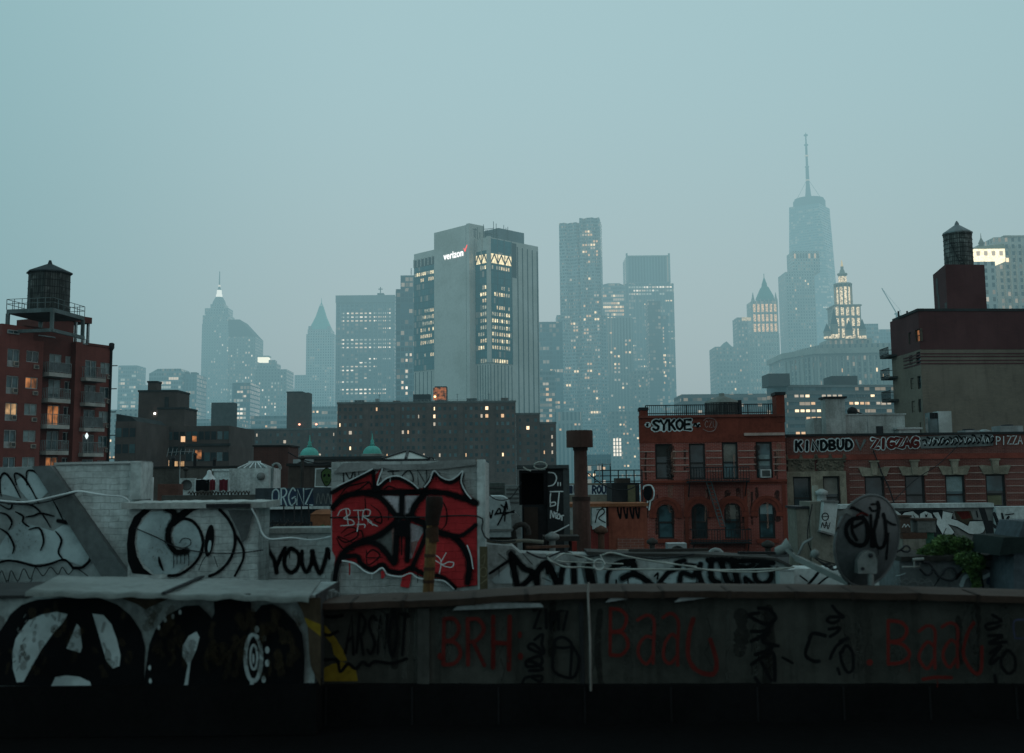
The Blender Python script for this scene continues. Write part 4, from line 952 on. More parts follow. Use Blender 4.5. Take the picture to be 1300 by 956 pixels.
def grid_windows(root, pl, items, out=.04, keep=100, name='window'):
    """many small windows: the first keep as parts of their own, the rest as one part"""
    cache = {}; rest = {}; base = parent_world(root); mats = []
    rm = MB()
    for i, (u, v, wd, ht, mt) in enumerate(items):
        if mt not in mats: mats.append(mt)
        if i < keep:
            key = (round(wd, 2), round(ht, 2), mt.name)
            if key not in cache:
                me = bpy.data.meshes.new(name); w, h, d = wd / 2, ht / 2, pl.d
                a = [d * -w + Vector((0, 0, -h)), d * w + Vector((0, 0, -h)), d * w + Vector((0, 0, h)), d * -w + Vector((0, 0, h))]
                b = [x + pl.n * out for x in a]
                me.from_pydata(a + b, [], [(4, 5, 6, 7), (0, 1, 5, 4), (1, 2, 6, 5), (2, 3, 7, 6), (3, 0, 4, 7)]); me.materials.append(mt); cache[key] = me
            o = bpy.data.objects.new(name, cache[key]); COL.objects.link(o); o.parent = root; o.location = pl.pt(u, v, .01) - base
        else: rm.pquad(pl, u - wd / 2, u + wd / 2, v - ht / 2, v + ht / 2, out, mats.index(mt))
    if rm.f: rm.build(name, mats, root, kind='stuff')

# ---------------------------------------------------------------- brick housing slabs
hb = brickmat('housing_brick', (.130, .070, .052), (.092, .053, .042), (.10, .08, .07), .8, .3, .7)
W_PAL = surf('window_pale_far', (.12, .175, .19), .5, .2, 1, 0); W_DRK = surf('window_dark_far', (.02, .03, .035), .3, .2, 1, 0); W_MID = surf('window_mid_far', (.05, .095, .105), .4, .2, 1, 0)
def housing(label, x0, x1, ytop, D, depth, pitch_u, lit_p, seed, group='brick housing slabs below the towers', rows=9, wing=None):
    A = at(x0, 560, D); B = at(x1, 560, D); zt = zat((x0 + x1) / 2, ytop, D); pl = Pl(A, B)
    r = thing('apartment_slab', label, 'apartment block', ((A.x + B.x) / 2, D, 0), group)
    mb = MB(); mb.box(A.x, B.x, D, D + depth, 0, zt); mb.build('wall', hb, r)
    mb = MB(); mb.pbox(pl, -.2, pl.len + .2, zt - .1, zt + .5, -.4, .25); mb.build('coping', surf('housing_coping', (.12, .12, .115), .8, .3, 1, .1), r)
    rn = random.Random(seed); it = []
    nu = int(pl.len / pitch_u)
    for j in range(rows):
        for i in range(nu):
            if i % 6 == 5: continue
            u = (i + .5) * pl.len / nu; v = zt - 2.0 - j * 2.65
            x = rn.random()
            mt = (WARM[0] if x < lit_p * .3 else WARM[1] if x < lit_p * .8 else WARM[2] if x < lit_p * 1.5 else W_PAL if x < .22 else W_MID if x < .6 else W_DRK)
            wd = 1.2 if i % 3 else .8
            if mt in WARM and rn.random() < .6: wd *= .5
            it.append((u, v, wd * .8, 1.15, mt))
    grid_windows(r, pl, it)
    # recessed stair strips break the long face
    for i in range(max(1, nu // 6)):
        u = (i * 6 + 5.5) * pl.len / nu
        if u < pl.len - 1: mb = MB(); mb.pbox(pl, u - .9, u + .9, 0, zt - .3, 0, .35); mb.build('pier', hb, r)
    return r, pl, zt
r, pl, zt = housing('long dark brick housing slab in front of the grey sign tower', 428, 655, 511.5, 390, 16, 1.75, .045, 5)
# stair heads, rail and antennas on that roof
bk = surf('stairhead_dark', (.035, .04, .042), .85, .3, 1, .1)
mb = MB(); a, b, c, d = pr(pl.off(-5), 524.5, 546, 500.5, 511.2); mb.pbox(pl, a, b, zt + .2, d, -9, -5); mb.build('stairhead', bk, r)
mb = MB(); a, b, c, d = pr(pl.off(-5), 541, 567, 490.5, 511.2); mb.pbox(pl, a + 3, b, zt + .25, d, -11, -5); mb.build('stairhead', bk, r)
a, b, c, d = pr(pl.off(-4.9), 550, 566.5, 492, 508)
mb = MB(); mb.pbox(pl, a, b, c, d, -4.99, -4.8); mb.build('lamplit_glow_wall', emit('stairhead_sodium_glow', (1.0, .30, .10), .42, .95), r, label='stairhead wall with orange lamplight as its own glow')  # orange lamplight on the wall is painted as emission
c_ = pl.pt(a + .6, c + 1.2, -4.5); mb = MB(); mb.lathe(c_, [(.05, -.35), (.32, -.2), (.38, 0), (.3, .22), (.05, .35)], 10); mb.build('wall_lamp', emit('sodium_lamp', (1, .62, .25), 5.0), r)
mb = MB()
for v in (.7, 1.1): mb.bar(pl.pt(0, zt + v, -.6), pl.pt(pl.len, zt + v, -.6), .07)
for i in range(46): u = pl.len * i / 45; mb.bar(pl.pt(u, zt + .4, -.6), pl.pt(u, zt + 1.1, -.6), .06)
mb.build('roof_railing', GALV, r)
for i, (u, w_, h_, o_) in enumerate(((5, 3.2, 1.6, -6), (12, 1.2, 2.2, -8), (18.5, 2.4, 1.2, -5), (44, 3.6, 1.9, -7), (50, 1.4, 1.3, -5), (56, 2.6, 2.1, -9))):
    mb = MB(); mb.pbox(pl, u, u + w_, zt + .02, zt + h_, o_ - 2.5, o_); mb.build('roof_plant', (bk, GALV, hb)[i % 3], r)
for u in (14, 29, 41, 52):
    mb = MB(); p = pl.pt(u, zt + .3, -3); mb.tube([p, p + Vector((0, 0, 3.0))], .06, 5); mb.bar(p + Vector((-.6, 0, 2.6)), p + Vector((.6, 0, 2.6)), .06); mb.build('antenna', IRON, r)
r, pl, zt = housing('short brick slab stepping down at the right of the long housing slab', 655.3, 685.5, 526, 392, 14, 2.3, .07, 6)
r, pl, zt = housing('lowest brick slab beside the pale striped tower', 685.8, 706, 537.5, 394, 14, 2.3, .05, 7)
r, pl, zt = housing('far brick slab behind the green domes', 286, 428, 545.5, 440, 16, 2.6, .06, 8, rows=8)
a, b, c, d = pr(pl.off(-2), 364, 392, 498.5, 545)
mb = MB(); mb.pbox(pl, a, b, zt, d, -9, -2); mb.build('stairhead', surf('stairhead_brown', (.10, .075, .065), .85, .2, 1, .1), r)
mb = MB(); mb.pbox(pl, a - .2, a + (b - a) * .7, d - .02, d + .5, -9, -1.9); mb.build('coping', bk, r)
for q in (380.5, 402):
    a, b, c, d = pr(pl, q - .9, q + .9, 537, 539); mb = MB(); mb.lathe(pl.pt(a, zt + 2, -.8), [(.05, -.4), (.4, -.2), (.45, 0), (.4, .2), (.05, .4)], 8); mb.build('roof_lamp', emit('red_roof_lamp', (1, .38, .25), 3.0), r)
    mb = MB(); mb.tube([pl.pt(a, zt, -.8), pl.pt(a, zt + 1.6, -.8)], .07, 5); mb.build('lamp_pole', IRON, r)
r, pl, zt = housing('small brick slab with stairhead left of the far slab', 262, 300, 546, 420, 14, 2.6, .09, 9, rows=7)
a, b, c, d = pr(pl.off(-2), 268, 296, 511, 546)
mb = MB(); mb.pbox(pl, a, b, zt, d, -8, -2); mb.build('stairhead', surf('stairhead_slate', (.075, .08, .08), .85, .2, 1, .1), r)

# ---------------------------------------------------------------- dark tenement cluster left of centre
D = 225
tb = brickmat('tenement_dark', (.085, .062, .055), (.07, .055, .05), (.075, .07, .065), .5, .2, .4)
A = at(172, 560, D); B = at(291, 560, D); pl = Pl(A, B); zt = zat(230, 541, D)
r = thing('tenement_building', 'dark brick tenement with blocky stairhead and chimney right of the red apartments', 'apartment block', ((A.x + B.x) / 2, D, 0))
mb = MB(); mb.box(A.x, B.x, D, D + 22, 0, zt); mb.build('wall', tb, r)
for nm, x0, x1, y0, o in (('stairhead', 175.5, 224, 497, -3), ('stairhead', 200, 234, 519, -1.2), ('chimney', 187, 198.5, 485.5, -6)):
    a, b, c, d = pr(pl.off(o), x0, x1, y0, 542); mb = MB(); mb.pbox(pl, a, b, zt + .05, d, o - (9 if nm == 'stairhead' else 3), o); mb.build(nm, tb, r)
    mb = MB(); mb.pbox(pl, a - .15, b + .15, d - .04, d + .3, o - (9 if nm == 'stairhead' else 3), o + .15); mb.build('coping', bk, r)
a, b, c, d = pr(pl.off(-1), 205, 210, 503, 538)
mb = MB(); mb.pbox(pl, a, b, c, d, -3.2, -2.9); mb.build('door', bk, r)
plq = pl.off(-2.6); c_ = plq.pt(*plq.uv(196.5, 525)); mb = MB(); mb.lathe(c_, [(.04, -.22), (.19, -.11), (.22, 0), (.19, .11), (.04, .22)], 12); mb.build('wall_lamp', emit('white_lamp', (1, .95, .85), 6.0), r)
it = []; rn = random.Random(11)
for j in range(4):
    for i in range(15):
        u = pl.len * (i + .5) / 15; v = zt - 1.9 - j * 2.9; x = rn.random()
        it.append((u, v, .95, 1.6, W_DRK if x < .55 else W_MID if x < .8 else W_PAL if x < .9 else LITO if x < .96 else LITW))
grid_windows(r, pl, it)
for x_, y_, m_ in ((232.5, 557.5, WARM[1]), (247, 557, LITO), (252, 574, LITW), (252, 576, LITO), (212, 588, WARM[1]), (196, 588, LITW)):
    u, v = pl.uv(x_, y_); mb = MB(); mb.pquad(pl, u - .42, u + .42, v - .55, v + .55, .08); mb.build('lit_window', m_, r)
A = at(146, 560, 205); B = at(172.5, 560, 205); zt = zat(160, 535, 205)
r = thing('tenement_building', 'narrow dark tenement squeezed against the red apartment block', 'apartment block', ((A.x + B.x) / 2, 205, 0)); pl = Pl(A, B)
mb = MB(); mb.box(A.x, B.x, 205, 225, 0, zt); mb.build('wall', tb, r); mb = MB(); mb.pprism(pl, [(0, zt), (pl.len, zt), (pl.len * .7, zt + .9), (0, zt + 1.4)], -18, -.3); mb.build('roof', bk, r)
grid_windows(r, pl, [(pl.len * (i + .5) / 3, zt - 2 - j * 2.9, 1.0, 1.6, W_DRK if (i + j) % 3 else W_MID) for i in range(3) for j in range(4)])
A = at(236, 560, 200); B = at(291, 560, 200); zt = zat(262, 566, 200); pl = Pl(A, B)
r = thing('tenement_building', 'lower dark tenement standing in front of the brick one with the chimney', 'apartment block', ((A.x + B.x) / 2, 200, 0))
mb = MB(); mb.box(A.x, B.x, 200, 216, 0, zt); mb.build('wall', tb, r); mb = MB(); mb.pbox(pl, -.2, pl.len + .2, zt, zt + .4, -.4, .3); mb.build('cornice', bk, r)
grid_windows(r, pl, [(pl.len * (i + .5) / 7, zt - 1.9 - j * 2.9, .95, 1.5, (W_DRK, W_MID, W_DRK, W_PAL)[(i * 3 + j) % 4]) for i in range(7) for j in range(3)])
u, v = pl.uv(252, 577); mb = MB(); mb.pquad(pl, u - .55, u + .55, v - .8, v + .8, .09); mb.build('lit_window', LITO, r)

# ---------------------------------------------------------------- domed synagogue-like building
D = 150
A = at(366, 600, D); B = at(500, 600, D); zt = zat(433, 583, D); pl = Pl(A, B)
dome_b = brickmat('domed_brick', (.11, .09, .08), (.09, .08, .07), (.09, .085, .08), .4, .15, .4)
r = thing('domed_building', 'low dark brick building carrying two small green copper domes', 'building', ((A.x + B.x) / 2, D, 0))
mb = MB(); mb.box(A.x, B.x, D, D + 14, 0, zt); mb.build('wall', dome_b, r)
mb = MB(); mb.pbox(pl, -.2, pl.len + .2, zt, zt + .35, -.5, .3); mb.build('cornice', bk, r)
cop = surf('copper_patina', (.10, .40, .35), .65, .25, .8, .1)
for q, yb, yt in ((393, 581, 555.5), (472.5, 579, 548.5)):
    c = at(q, yb, D + 2.5); h = at(q, yt, D + 2.5).z - c.z; hw = 12.2 * (D + 2.5) / FPX
    mb = MB(); mb.lathe((c.x, c.y, zt), [(hw * 1.25, 0), (hw * 1.25, c.z - zt + .25), (hw * 1.05, c.z - zt + .3)], 8, smooth=False); dr = mb.build('drum', surf('drum_stone', (.20, .21, .20), .8, .3, 1, .1), r)
    mb = MB(); prof = [(hw * 1.02, 0), (hw * 1.04, .15)] + [(hw * math.cos(t), .15 + hw * .98 * math.sin(t)) for t in [i * math.pi / 2 / 9 for i in range(9)]]
    top = .15 + hw * .98
    prof += [(.26, top - .01), (.36, top + .15), (.20, top + .32), (.26, top + .6), (.10, top + .85), (.05, top + 1.6)]
    mb.lathe((c.x, c.y, c.z), prof, 20); mb.build('dome', cop, r)

# ---------------------------------------------------------------- left red apartment block with balconies
rb = brickmat('apartment_red_brick', (.170, .050, .040), (.14, .043, .036), (.14, .065, .055), .42, .15, .35)
rb2 = brickmat('apartment_red_brick_dark', (.12, .035, .03), (.10, .033, .028), (.10, .05, .04), .42, .15, .3)
PA = plane(-14, 112, 147, 127, 540)
r = thing('apartment_building', 'red brick apartment block with stacked balconies and rooftop water tank platform', 'apartment block', (PA.pt(PA.len / 2, 0).x, PA.pt(PA.len / 2, 0).y, 0))
uA0, uA1 = PA.uv(-14, 500)[0] - 9.0, PA.uv(53, 500)[0]; uB1 = PA.uv(99, 500)[0]; uC1 = PA.uv(147, 500)[0]
zA = PA.uv(28, 414)[1]; zA0 = PA.uv(3, 427)[1]; zB = PA.uv(85, 428.5)[1]; zC = PA.uv(135, 439.5)[1]
DEPTH = 13
uS = PA.uv(26, 420)[0] - 3.2
pit = 2.72
rowsA = []; holesA = []; holesB = []; holesC = []
def shift(rc, j): return rc[0], rc[1], rc[2] - j * pit, rc[3] - j * pit
wA1 = pr(PA, 9.3, 25, 443, 466); wA2 = pr(PA, 33.5, 49.5, 445.5, 460.2)
PB = PA.off(-1.0); PC = PA.off(-1.0)
dB = pr(PB, 62.5, 78, 449.5, 476); wB = pr(PB, 83, 96.5, 452.5, 467)
dC = pr(PC, 108, 122.5, 457.5, 482); wC = pr(PC, 127.5, 140, 460.5, 475)
for j in range(7):
    holesA += [shift(wA1, j), shift(wA2, j)]; holesB += [shift(dB, j), shift(wB, j)]; holesC += [shift(dC, j), shift(wC, j)]
mb = MB(); wall_holes(mb, PA, uA0, uA1, 0, zA0 - .02, holesA, .22)
mb.pbox(PA, uA0, uA1, 0, zA0 - .03, -DEPTH, -.24); mb.pbox(PA, uA0, uA1, zA0 - .03, zA0, -DEPTH, .004)
mb.pbox(PA, uA1 - .02, uA1, 0, zA0 - .03, -.23, -.002); mb.build('wall', rb, r)
mb = MB(); mb.pbox(PA, PA.uv(3, 420)[0], PA.uv(43, 420)[0], zA0 + .003, zA, -DEPTH, -.05); mb.build('upper_storey', rb, r)
a, b, c, d = pr(PA, 9, 24, 419, 429); win(r, PA, (a, b, c + .4, d), FR_WHITE, GL_TEAL, .08, -.03, 'v')
mb = MB(); wall_holes(mb, PB, uA1 - .6, uB1, 0, zB, holesB, .22); mb.pbox(PA, uA1, uB1 - .01, 0, zB - .02, -DEPTH, -1.24); mb.build('wall', rb2, r)
pierU = (PA.uv(97.5, 500)[0], PA.uv(106, 500)[0])
mb = MB(); mb.pbox(PA, pierU[0], pierU[1], 0, zB - .25, -DEPTH, -.35); mb.build('pier', rb, r)
mb = MB(); wall_holes(mb, PC, pierU[1], uC1, 0, zC, holesC, .22); mb.pbox(PA, pierU[1] + .01, uC1, 0, zC - .02, -DEPTH, -1.24); mb.build('wall', rb, r)
mb = MB(); mb.pbox(PA, PA.uv(120, 440)[0], uC1 + .05, zC, zC + .25, -DEPTH, -.9); mb.build('coping', rb2, r)
mb = MB(); mb.pbox(PA, PA.uv(52, 428)[0], PA.uv(110, 430)[0], zB, zB + .0 + 1.1, -DEPTH + 1, -2.6); mb.build('roof_parapet', rb2, r)
rn = random.Random(4)
lit_map = {('A1', 2): LITW, ('A2', 1): LITO, ('dB', 2): LITO, ('dB', 4): LITO, ('wB', 2): None, ('A1', 0): None}
for j in range(7):
    f = win(r, PA, shift(wA1, j), FR_WHITE, GL_TEAL, .09, .12, 'v', lit=lit_map.get(('A1', j)), curtain=CURT_W if rn.random() < .3 and ('A1', j) not in lit_map else None, curt_frac=.6)
    a, b, c, d = shift(wA1, j); q = MB(); q.pbox(PA, a + .1, b - .1, c + .09, c + (d - c) * .36, -.2, -.10); pn = q.build('spandrel_panel', FR_WHITE, f)
    conditioner(r, PA, (a + (b - a) * .52, b - .14, c + .14, c + (d - c) * .32), .12, parent=f)
    win(r, PA, shift(wA2, j), FR_WHITE, GL_DARK if rn.random() < .6 else GL_TEAL, .09, .12, 'v', lit=lit_map.get(('A2', j)), curtain=CURT_W if rn.random() < .3 else None, curt_frac=1.0)
    a, b, c, d = shift(pr(PA, 42.5, 48.5, 463.2, 468.4), j); conditioner(r, PA, (a, b, c, d), .15)
    win(r, PB, shift(dB, j), FR_WHITE, GL_TEAL if j % 2 else GL_DARK, .1, .12, 'v', lit=lit_map.get(('dB', j)), curtain=CURT_W if ('dB', j) not in lit_map and rn.random() < .3 else None, curt_frac=.7, name='balcony_door')
    win(r, PB, shift(wB, j), FR_WHITE, GL_DARK, .09, .12, 'v', split=.4, curtain=CURT_W if rn.random() < .25 else None)
    win(r, PC, shift(dC, j), FR_WHITE, GL_DARK if j % 2 else GL_TEAL, .1, .12, 'v', curtain=CURT_W if rn.random() < .25 else None, curt_frac=.6, name='balcony_door')
    win(r, PC, shift(wC, j), FR_WHITE, GL_TEAL, .09, .12, 'v', curtain=CURT_W if j in (0, 2) else None)
    conditioner(r, PB, shift(pr(PB, 91.3, 96.3, 469.2, 475.2), j), .15); conditioner(r, PC, shift(pr(PC, 135.6, 140.2, 476.2, 481.3), j), .15)
    for (x0, x1, y0, y1, yr) in ((62, 90.5, 473.5, 478.5, 460.5), (109, 134.5, 480, 484.3, 466.5)):
        a, b, c, d = shift(pr(PA.off(.4), x0, x1, y0, y1), j); vr = PA.off(.4).uv((x0 + x1) / 2, yr)[1] - j * pit
        mb = MB(); mb.pbox(PA, a, b, c, d, -1.0, .42); bal = mb.build('balcony', surf('balcony_slab', (.36, .37, .35), .8, .3, 1, .1), r)
        mb = MB(); o = .36
        for v in (d + .12, vr): mb.bar(PA.pt(a, v, o), PA.pt(b, v, o), .06)
        n_ = 15
        for i in range(n_ + 1): u = a + (b - a) * i / n_; mb.bar(PA.pt(u, d, o), PA.pt(u, vr, o), .035)
        for u in (a + .03, b - .03): 
            mb.bar(PA.pt(u, vr, o), PA.pt(u, vr, -1), .05)
            for i in range(5): mb.bar(PA.pt(u, d, o - .25 * i), PA.pt(u, vr, o - .25 * i), .05)
        mb.build('railing', surf('balcony_rail_grey', (.20, .235, .24), .55, .3, 3, .1), bal)
        if (x0, j) in ((109, 2), (109, 1), (62, 0), (109, 4)):
            mb = MB(); mb.pquad(PA, a + .1, b - .1, d + .1, vr - .06, o - .06); mb.build('privacy_screen', surf('screen_grey', (.16, .19, .2), .8, .3, 2, .1), bal)
# star-shaped lamp glow at one balcony, downpipe, terrace rails, roof kiosk
u, v = PC.uv(107.5, 553.5); mb = MB(); mb.lathe(PC.pt(u, v, .3), [(.02, -.35), (.14, -.15), (.2, 0), (.14, .15), (.02, .35)], 6); mb.build('balcony_lamp', emit('balcony_lamp', (.8, .95, .95), 1.2), r)
mb = MB(); p = PA.pt(uC1 + .05, 0, -.9); mb.tube([p, p + Vector((0, 0, zC + .2))], .14, 8); mb.lathe(p + Vector((0, 0, zC - .3)), [(.15, 0), (.32, .3), (.32, .8), (.15, .9)], 8)
for j in range(7): mb.bar(p + Vector((0, 0, zC - 2 - j * 2.6)), p + Vector((.75, -.1, zC - 2 - j * 2.6)), .10)
mb.build('downpipe', IRON, r)
def rail(root, pl, a, b, v0, v1, o, n_, m=GALV, nm='terrace_railing'):
    mb = MB(); mb.bar(pl.pt(a, v1, o), pl.pt(b, v1, o), .06); mb.bar(pl.pt(a, v0 + .1, o), pl.pt(b, v0 + .1, o), .05)
    for i in range(n_ + 1): u = a + (b - a) * i / n_; mb.bar(pl.pt(u, v0, o), pl.pt(u, v1, o), .045)
    return mb.build(nm, m, root)
a, b, c, d = pr(PA, 57, 78, 426, 438); rail(r, PA, a, b, zB - .1, d, -.95, 14)
a, b, c, d = pr(PA, 104, 121, 432, 446); rail(r, PA, a, b, zC, d + .2, -.95, 12)
PK = PA.off(-4)
a, b, c, d = pr(PK, 43, 115, 401.5, 427); zk = d
mb = MB(); mb.pbox(PK, a + 1.5, b - 2.4, zB, zk - .4, -4.4, 0); mb.build('roof_kiosk', rb2, r)
mb = MB(); mb.pbox(PK, PK.uv(77, 410)[0], b, zk - .38, zk + .32, -5, .2); mb.build('kiosk_canopy', rb2, r)
mb = MB()
for q in (97, 106, 112.5): u = PK.uv(q, 415)[0]; mb.pbox(PK, u - .12, u + .12, zB, zk - .39, -.2, .05)
mb.build('canopy_posts', GALV, r)
# tank platform standing on the roof
zp = PA.uv(35, 398)[1]; ST = surf('platform_steel', (.11, .145, .15), .6, .35, 1, .15)
tL, tM, tR = at(8.5, 388, 115.0), at(67, 390.5, 114.0), at(107.5, 398.5, 120.5)
zpl = tM.z; P0, P1, P2 = [Vector((q.x, q.y, 0)) for q in (tL, tM, tR)]; P3 = P0 + P2 - P1
tw = thing('water_tower', 'dark wooden rooftop water tank on steel platform above the red apartments', 'water tank', ((P0.x + P2.x) / 2, (P0.y + P2.y) / 2, zA))
mb = MB(); mb.prism([P0, P1, P2, P3], zpl - .42, zpl); mb.build('platform', ST, tw)
for p, zb in ((P0, zA), (P1, zB), (P2, zB), (P3, zA)):
    c = (P0 + P2) / 2; q = p.lerp(c, .04); mb = MB(); mb.bar((q.x, q.y, zb), (q.x, q.y, zpl - .42), .32); mb.build('leg', ST, tw)
mb = MB()
for p, q in ((P0, P1), (P1, P2), (P0, P3)): mb.bar((p.x, p.y, zpl - 2.3), (q.x, q.y, zpl - 2.3), .22, .34)
mb.build('cross_beam', ST, tw)
mb = MB(); hr = 1.05
for p, q in ((P0, P1), (P1, P2), (P2, P3), (P3, P0)):
    for h in (hr, hr * .55): mb.bar((p.x, p.y, zpl + h), (q.x, q.y, zpl + h), .05)
    for i in range(7): m_ = p.lerp(q, i / 6); mb.bar((m_.x, m_.y, zpl), (m_.x, m_.y, zpl + hr), .05)
mb.build('railing', ST, tw)
c = (P0 + P1 + P2 + P3) / 4; hwid = abs(at(88, 370, c.y).x - at(36.3, 370, c.y).x) / 2
zt0 = zpl; zt1 = at(62, 346.5, c.y).z; zpk = at(63.4, 333.5, c.y).z
wood = staves('tank_wood', (.055, .062, .060), .24)
cx = (at(88, 370, c.y).x + at(36.3, 370, c.y).x) / 2
mb = MB(); n_ = 8; mb.lathe((cx, c.y, zt0), [(hwid * 1.0, 0), (hwid * .985, zt1 - zt0)], n_, smooth=False, a0=R(10)); mb.build('tank', wood, tw)
mb = MB()
for i in range(6): z = zt0 + .35 + (zt1 - zt0 - .6) * i / 5; mb.lathe((cx, c.y, z), [(hwid * 1.006, 0), (hwid * 1.006, .05)], n_, smooth=False, a0=R(10))
mb.build('hoop', IRON, tw)
mb = MB(); mb.lathe((cx, c.y, zt1), [(hwid * 1.09, -.12), (hwid * 1.08, .02), (.25, zpk - zt1 - .15), (.12, zpk - zt1 + .25)], n_, smooth=False, a0=R(10)); mb.build('roof', surf('tank_roof', (.04, .05, .055), .8, .4, 1, .2), tw)

# ---------------------------------------------------------------- brown block on the right
L, M_, R_, Bk = foot(1137, 1169.5, 1480, 108, 7.4, 1.8, 470)
zt = zat(1172, 395, 108); tan = brickmat('tan_brick', (.175, .15, .118), (.15, .13, .105), (.14, .125, .105), .42, .14, .35); burg = brickmat('burgundy_brick', (.085, .033, .035), (.075, .03, .032), (.07, .035, .035), .42, .14, .3)
r = thing('apartment_building', 'tan brick block with burgundy painted top under the right water tank', 'apartment block', (M_.x, M_.y, 0))
pS = Pl(L, M_); pF = Pl(M_, R_)
zb = pF.uv(1230, 443.5)[1]
holes = []; rws = []
for x0, x1, ya, yb in ((1140.5, 1143, 430, 444), (1148, 1151, 426.5, 441), (1153.5, 1157, 422, 437), (1162, 1168, 418, 434),
                       (1148.5, 1152, 455.5, 467), (1154.5, 1158.5, 451, 463), (1163, 1168.5, 447, 462),
                       (1150, 1153.5, 483, 495), (1156, 1160, 480, 494), (1165, 1169, 477, 493.5),
                       (1152, 1155, 511, 524), (1157.5, 1161.5, 509, 523.5), (1166, 1169.3, 506.5, 523.5), (1168, 1169.4, 536, 552)):
    holes.append(pr(pS, x0, x1, ya, yb))
mb = MB(); wall_holes(mb, pS, 0, pS.len, 0, zb - .004, holes, .25); mb.pbox(pF, .36, pF.len, 0, zb - .004, -7.6, 0); mb.pquad(pF, 0, .36, 0, zb - .004, 0); mb.build('wall', tan, r)
mb = MB(); wall_holes(mb, pS, 0, pS.len, zb, zt, holes, .25); mb.pbox(pF, .36, pF.len, zb, zt, -7.6, .03); mb.pquad(pF, 0, .36, zb, zt, .03); mb.build('painted_top', burg, r)
for i, h in enumerate(holes): win(r, pS, h, FR_DARK, GL_DARK if i % 3 else GL_TEAL, .07, .16, 'h', lit=LITO if i == 3 else None)
for y in (449, 452.5, 457.5, 461.5):
    v = pF.uv(1230, y)[1]; mb = MB(); mb.pbox(pF, 0, pF.len, v - .06, v + .06, -.05, .04); mb.build('brick_band', burg, r)
    v = v; mb = MB(); mb.pbox(pS, 0, pS.len, v - .06, v + .06, -.05, .04); mb.build('brick_band', burg, r)
mb = MB(); mb.pbox(pF, -.1, pF.len, zt, zt + .25, -.5, .1); mb.pbox(pS, 0, pS.len + .1, zt + .002, zt + .252, -.5, .1); mb.build('coping', bk, r)
for q in (1141, 1152, 1163): mb = MB(); c = at(q, 404, 112); mb.tube([(c.x, c.y, zt), (c.x, c.y, zt + .6)], .09, 6); mb.build('vent_pipe', IRON, r)
# balconies on the left edge
for y0, y1 in ((441, 453), (468, 481), (496.5, 510)):
    a, b, c_, d = pr(pS, 1131, 1146, y0, y1); a -= .2
    mb = MB(); mb.pbox(pS, -1.7, 1.1, c_, c_ + .2, -1.2, 1.0); bal = mb.build('balcony', surf('balcony_dark', (.05, .055, .055), .8, .3, 1, .1), r)
    mb = MB()
    for v in (d, c_ + .3): mb.bar(pS.pt(-1.7, v, 1.0), pS.pt(1.1, v, 1.0), .06); mb.bar(pS.pt(-1.7, v, 1.0), pS.pt(-1.7, v, -1.2), .06)
    for i in range(13): u = -1.7 + 2.8 * i / 12; mb.bar(pS.pt(u, c_ + .2, 1.0), pS.pt(u, d, 1.0), .04)
    mb.build('railing', IRON, bal)
c = at(1136.5, 461.5, 117); mb = MB(); mb.lathe((c.x, c.y - 1.3, c.z), [(.05, -.12), (.35, 0), (.5, .12)], 14, axis=Vector((-.3, -1, .25))); mb.build('satellite_dish', surf('dish_pale', (.3, .32, .33), .6, .2, 2, .1), r)
# penthouse
pP = Pl(at(1188, 400, 116), at(1204.5, 400, 111.5)); pQ = Pl(at(1204.5, 400, 111.5), at(1254, 400, 111.8))
L2, M2, R2 = at(1187, 400, 118), at(1203.5, 400, 112), at(1253.5, 400, 112.4); zp = zat(1215, 335.5, 112)
mb = MB(); mb.prism([L2, M2, R2, L2 + R2 - M2], zt - .5, zp); mb.build('penthouse', burg, r)
pq = Pl(L2, M2)
for x0, x1, ya, yb in ((1188.5, 1191, 353, 376), (1190.5, 1193, 374, 393), (1199.5, 1202.5, 384, 393.5)):
    a, b, c_, d = pr(pq, x0, x1, ya, yb); mb = MB(); mb.pbox(pq, a, b, c_, d, -.1, .02); mb.build('window', ACG, r)
c = at(1217.5, 335, 116.5); hwid = 17.8 * 116.5 / FPX; zt0 = zp; zt1 = zat(1217, 296.5, 116.5); zpk = zat(1215.7, 283.5, 116.5)
tw = thing('water_tower', 'round wooden water tank with conical metal roof on the burgundy penthouse', 'water tank', (c.x, c.y, zp))
mb = MB(); mb.lathe((c.x, c.y, zt0 + .25), [(hwid, 0), (hwid * .985, zt1 - zt0 - .25)], 24); mb.build('tank', staves('tank_wood_grey', (.095, .104, .10), .2), tw)
mb = MB()
for i in range(8): z = zt0 + .5 + (zt1 - zt0 - .8) * i / 7; mb.lathe((c.x, c.y, z), [(hwid * 1.01, 0), (hwid * 1.01, .05)], 24)
mb.build('hoop', IRON, tw)
mb = MB(); mb.lathe((c.x, c.y, zt1), [(hwid * 1.06, -.1), (hwid * 1.05, .04), (.25, zpk - zt1 - .2), (.2, zpk - zt1), (.05, zpk - zt1 + .25)], 12, smooth=False); mb.build('roof', surf('tank_roof_metal', (.16, .19, .20), .45, .3, 1.5, .1, metal=.4), tw)
mb = MB(); mb.box(c.x - hwid * .8, c.x + hwid * .8, c.y - hwid * .8, c.y + hwid * .8, zt0, zt0 + .25); mb.build('base', IRON, tw)
mb = MB(); a = Vector((c.x - hwid * .72, c.y - hwid * .78, zt1 - 1.2)); b = Vector((c.x - hwid * .1, c.y - hwid * 1.06, zt0 + .3))
for s_ in (-.2, .2): mb.bar(a + Vector((s_, 0, 0)), b + Vector((s_, 0, 0)), .06)
for i in range(9): p = a.lerp(b, i / 8); mb.bar(p + Vector((-.2, -.02, 0)), p + Vector((.2, -.02, 0)), .05)
mb.build('ladder', IRON, tw)

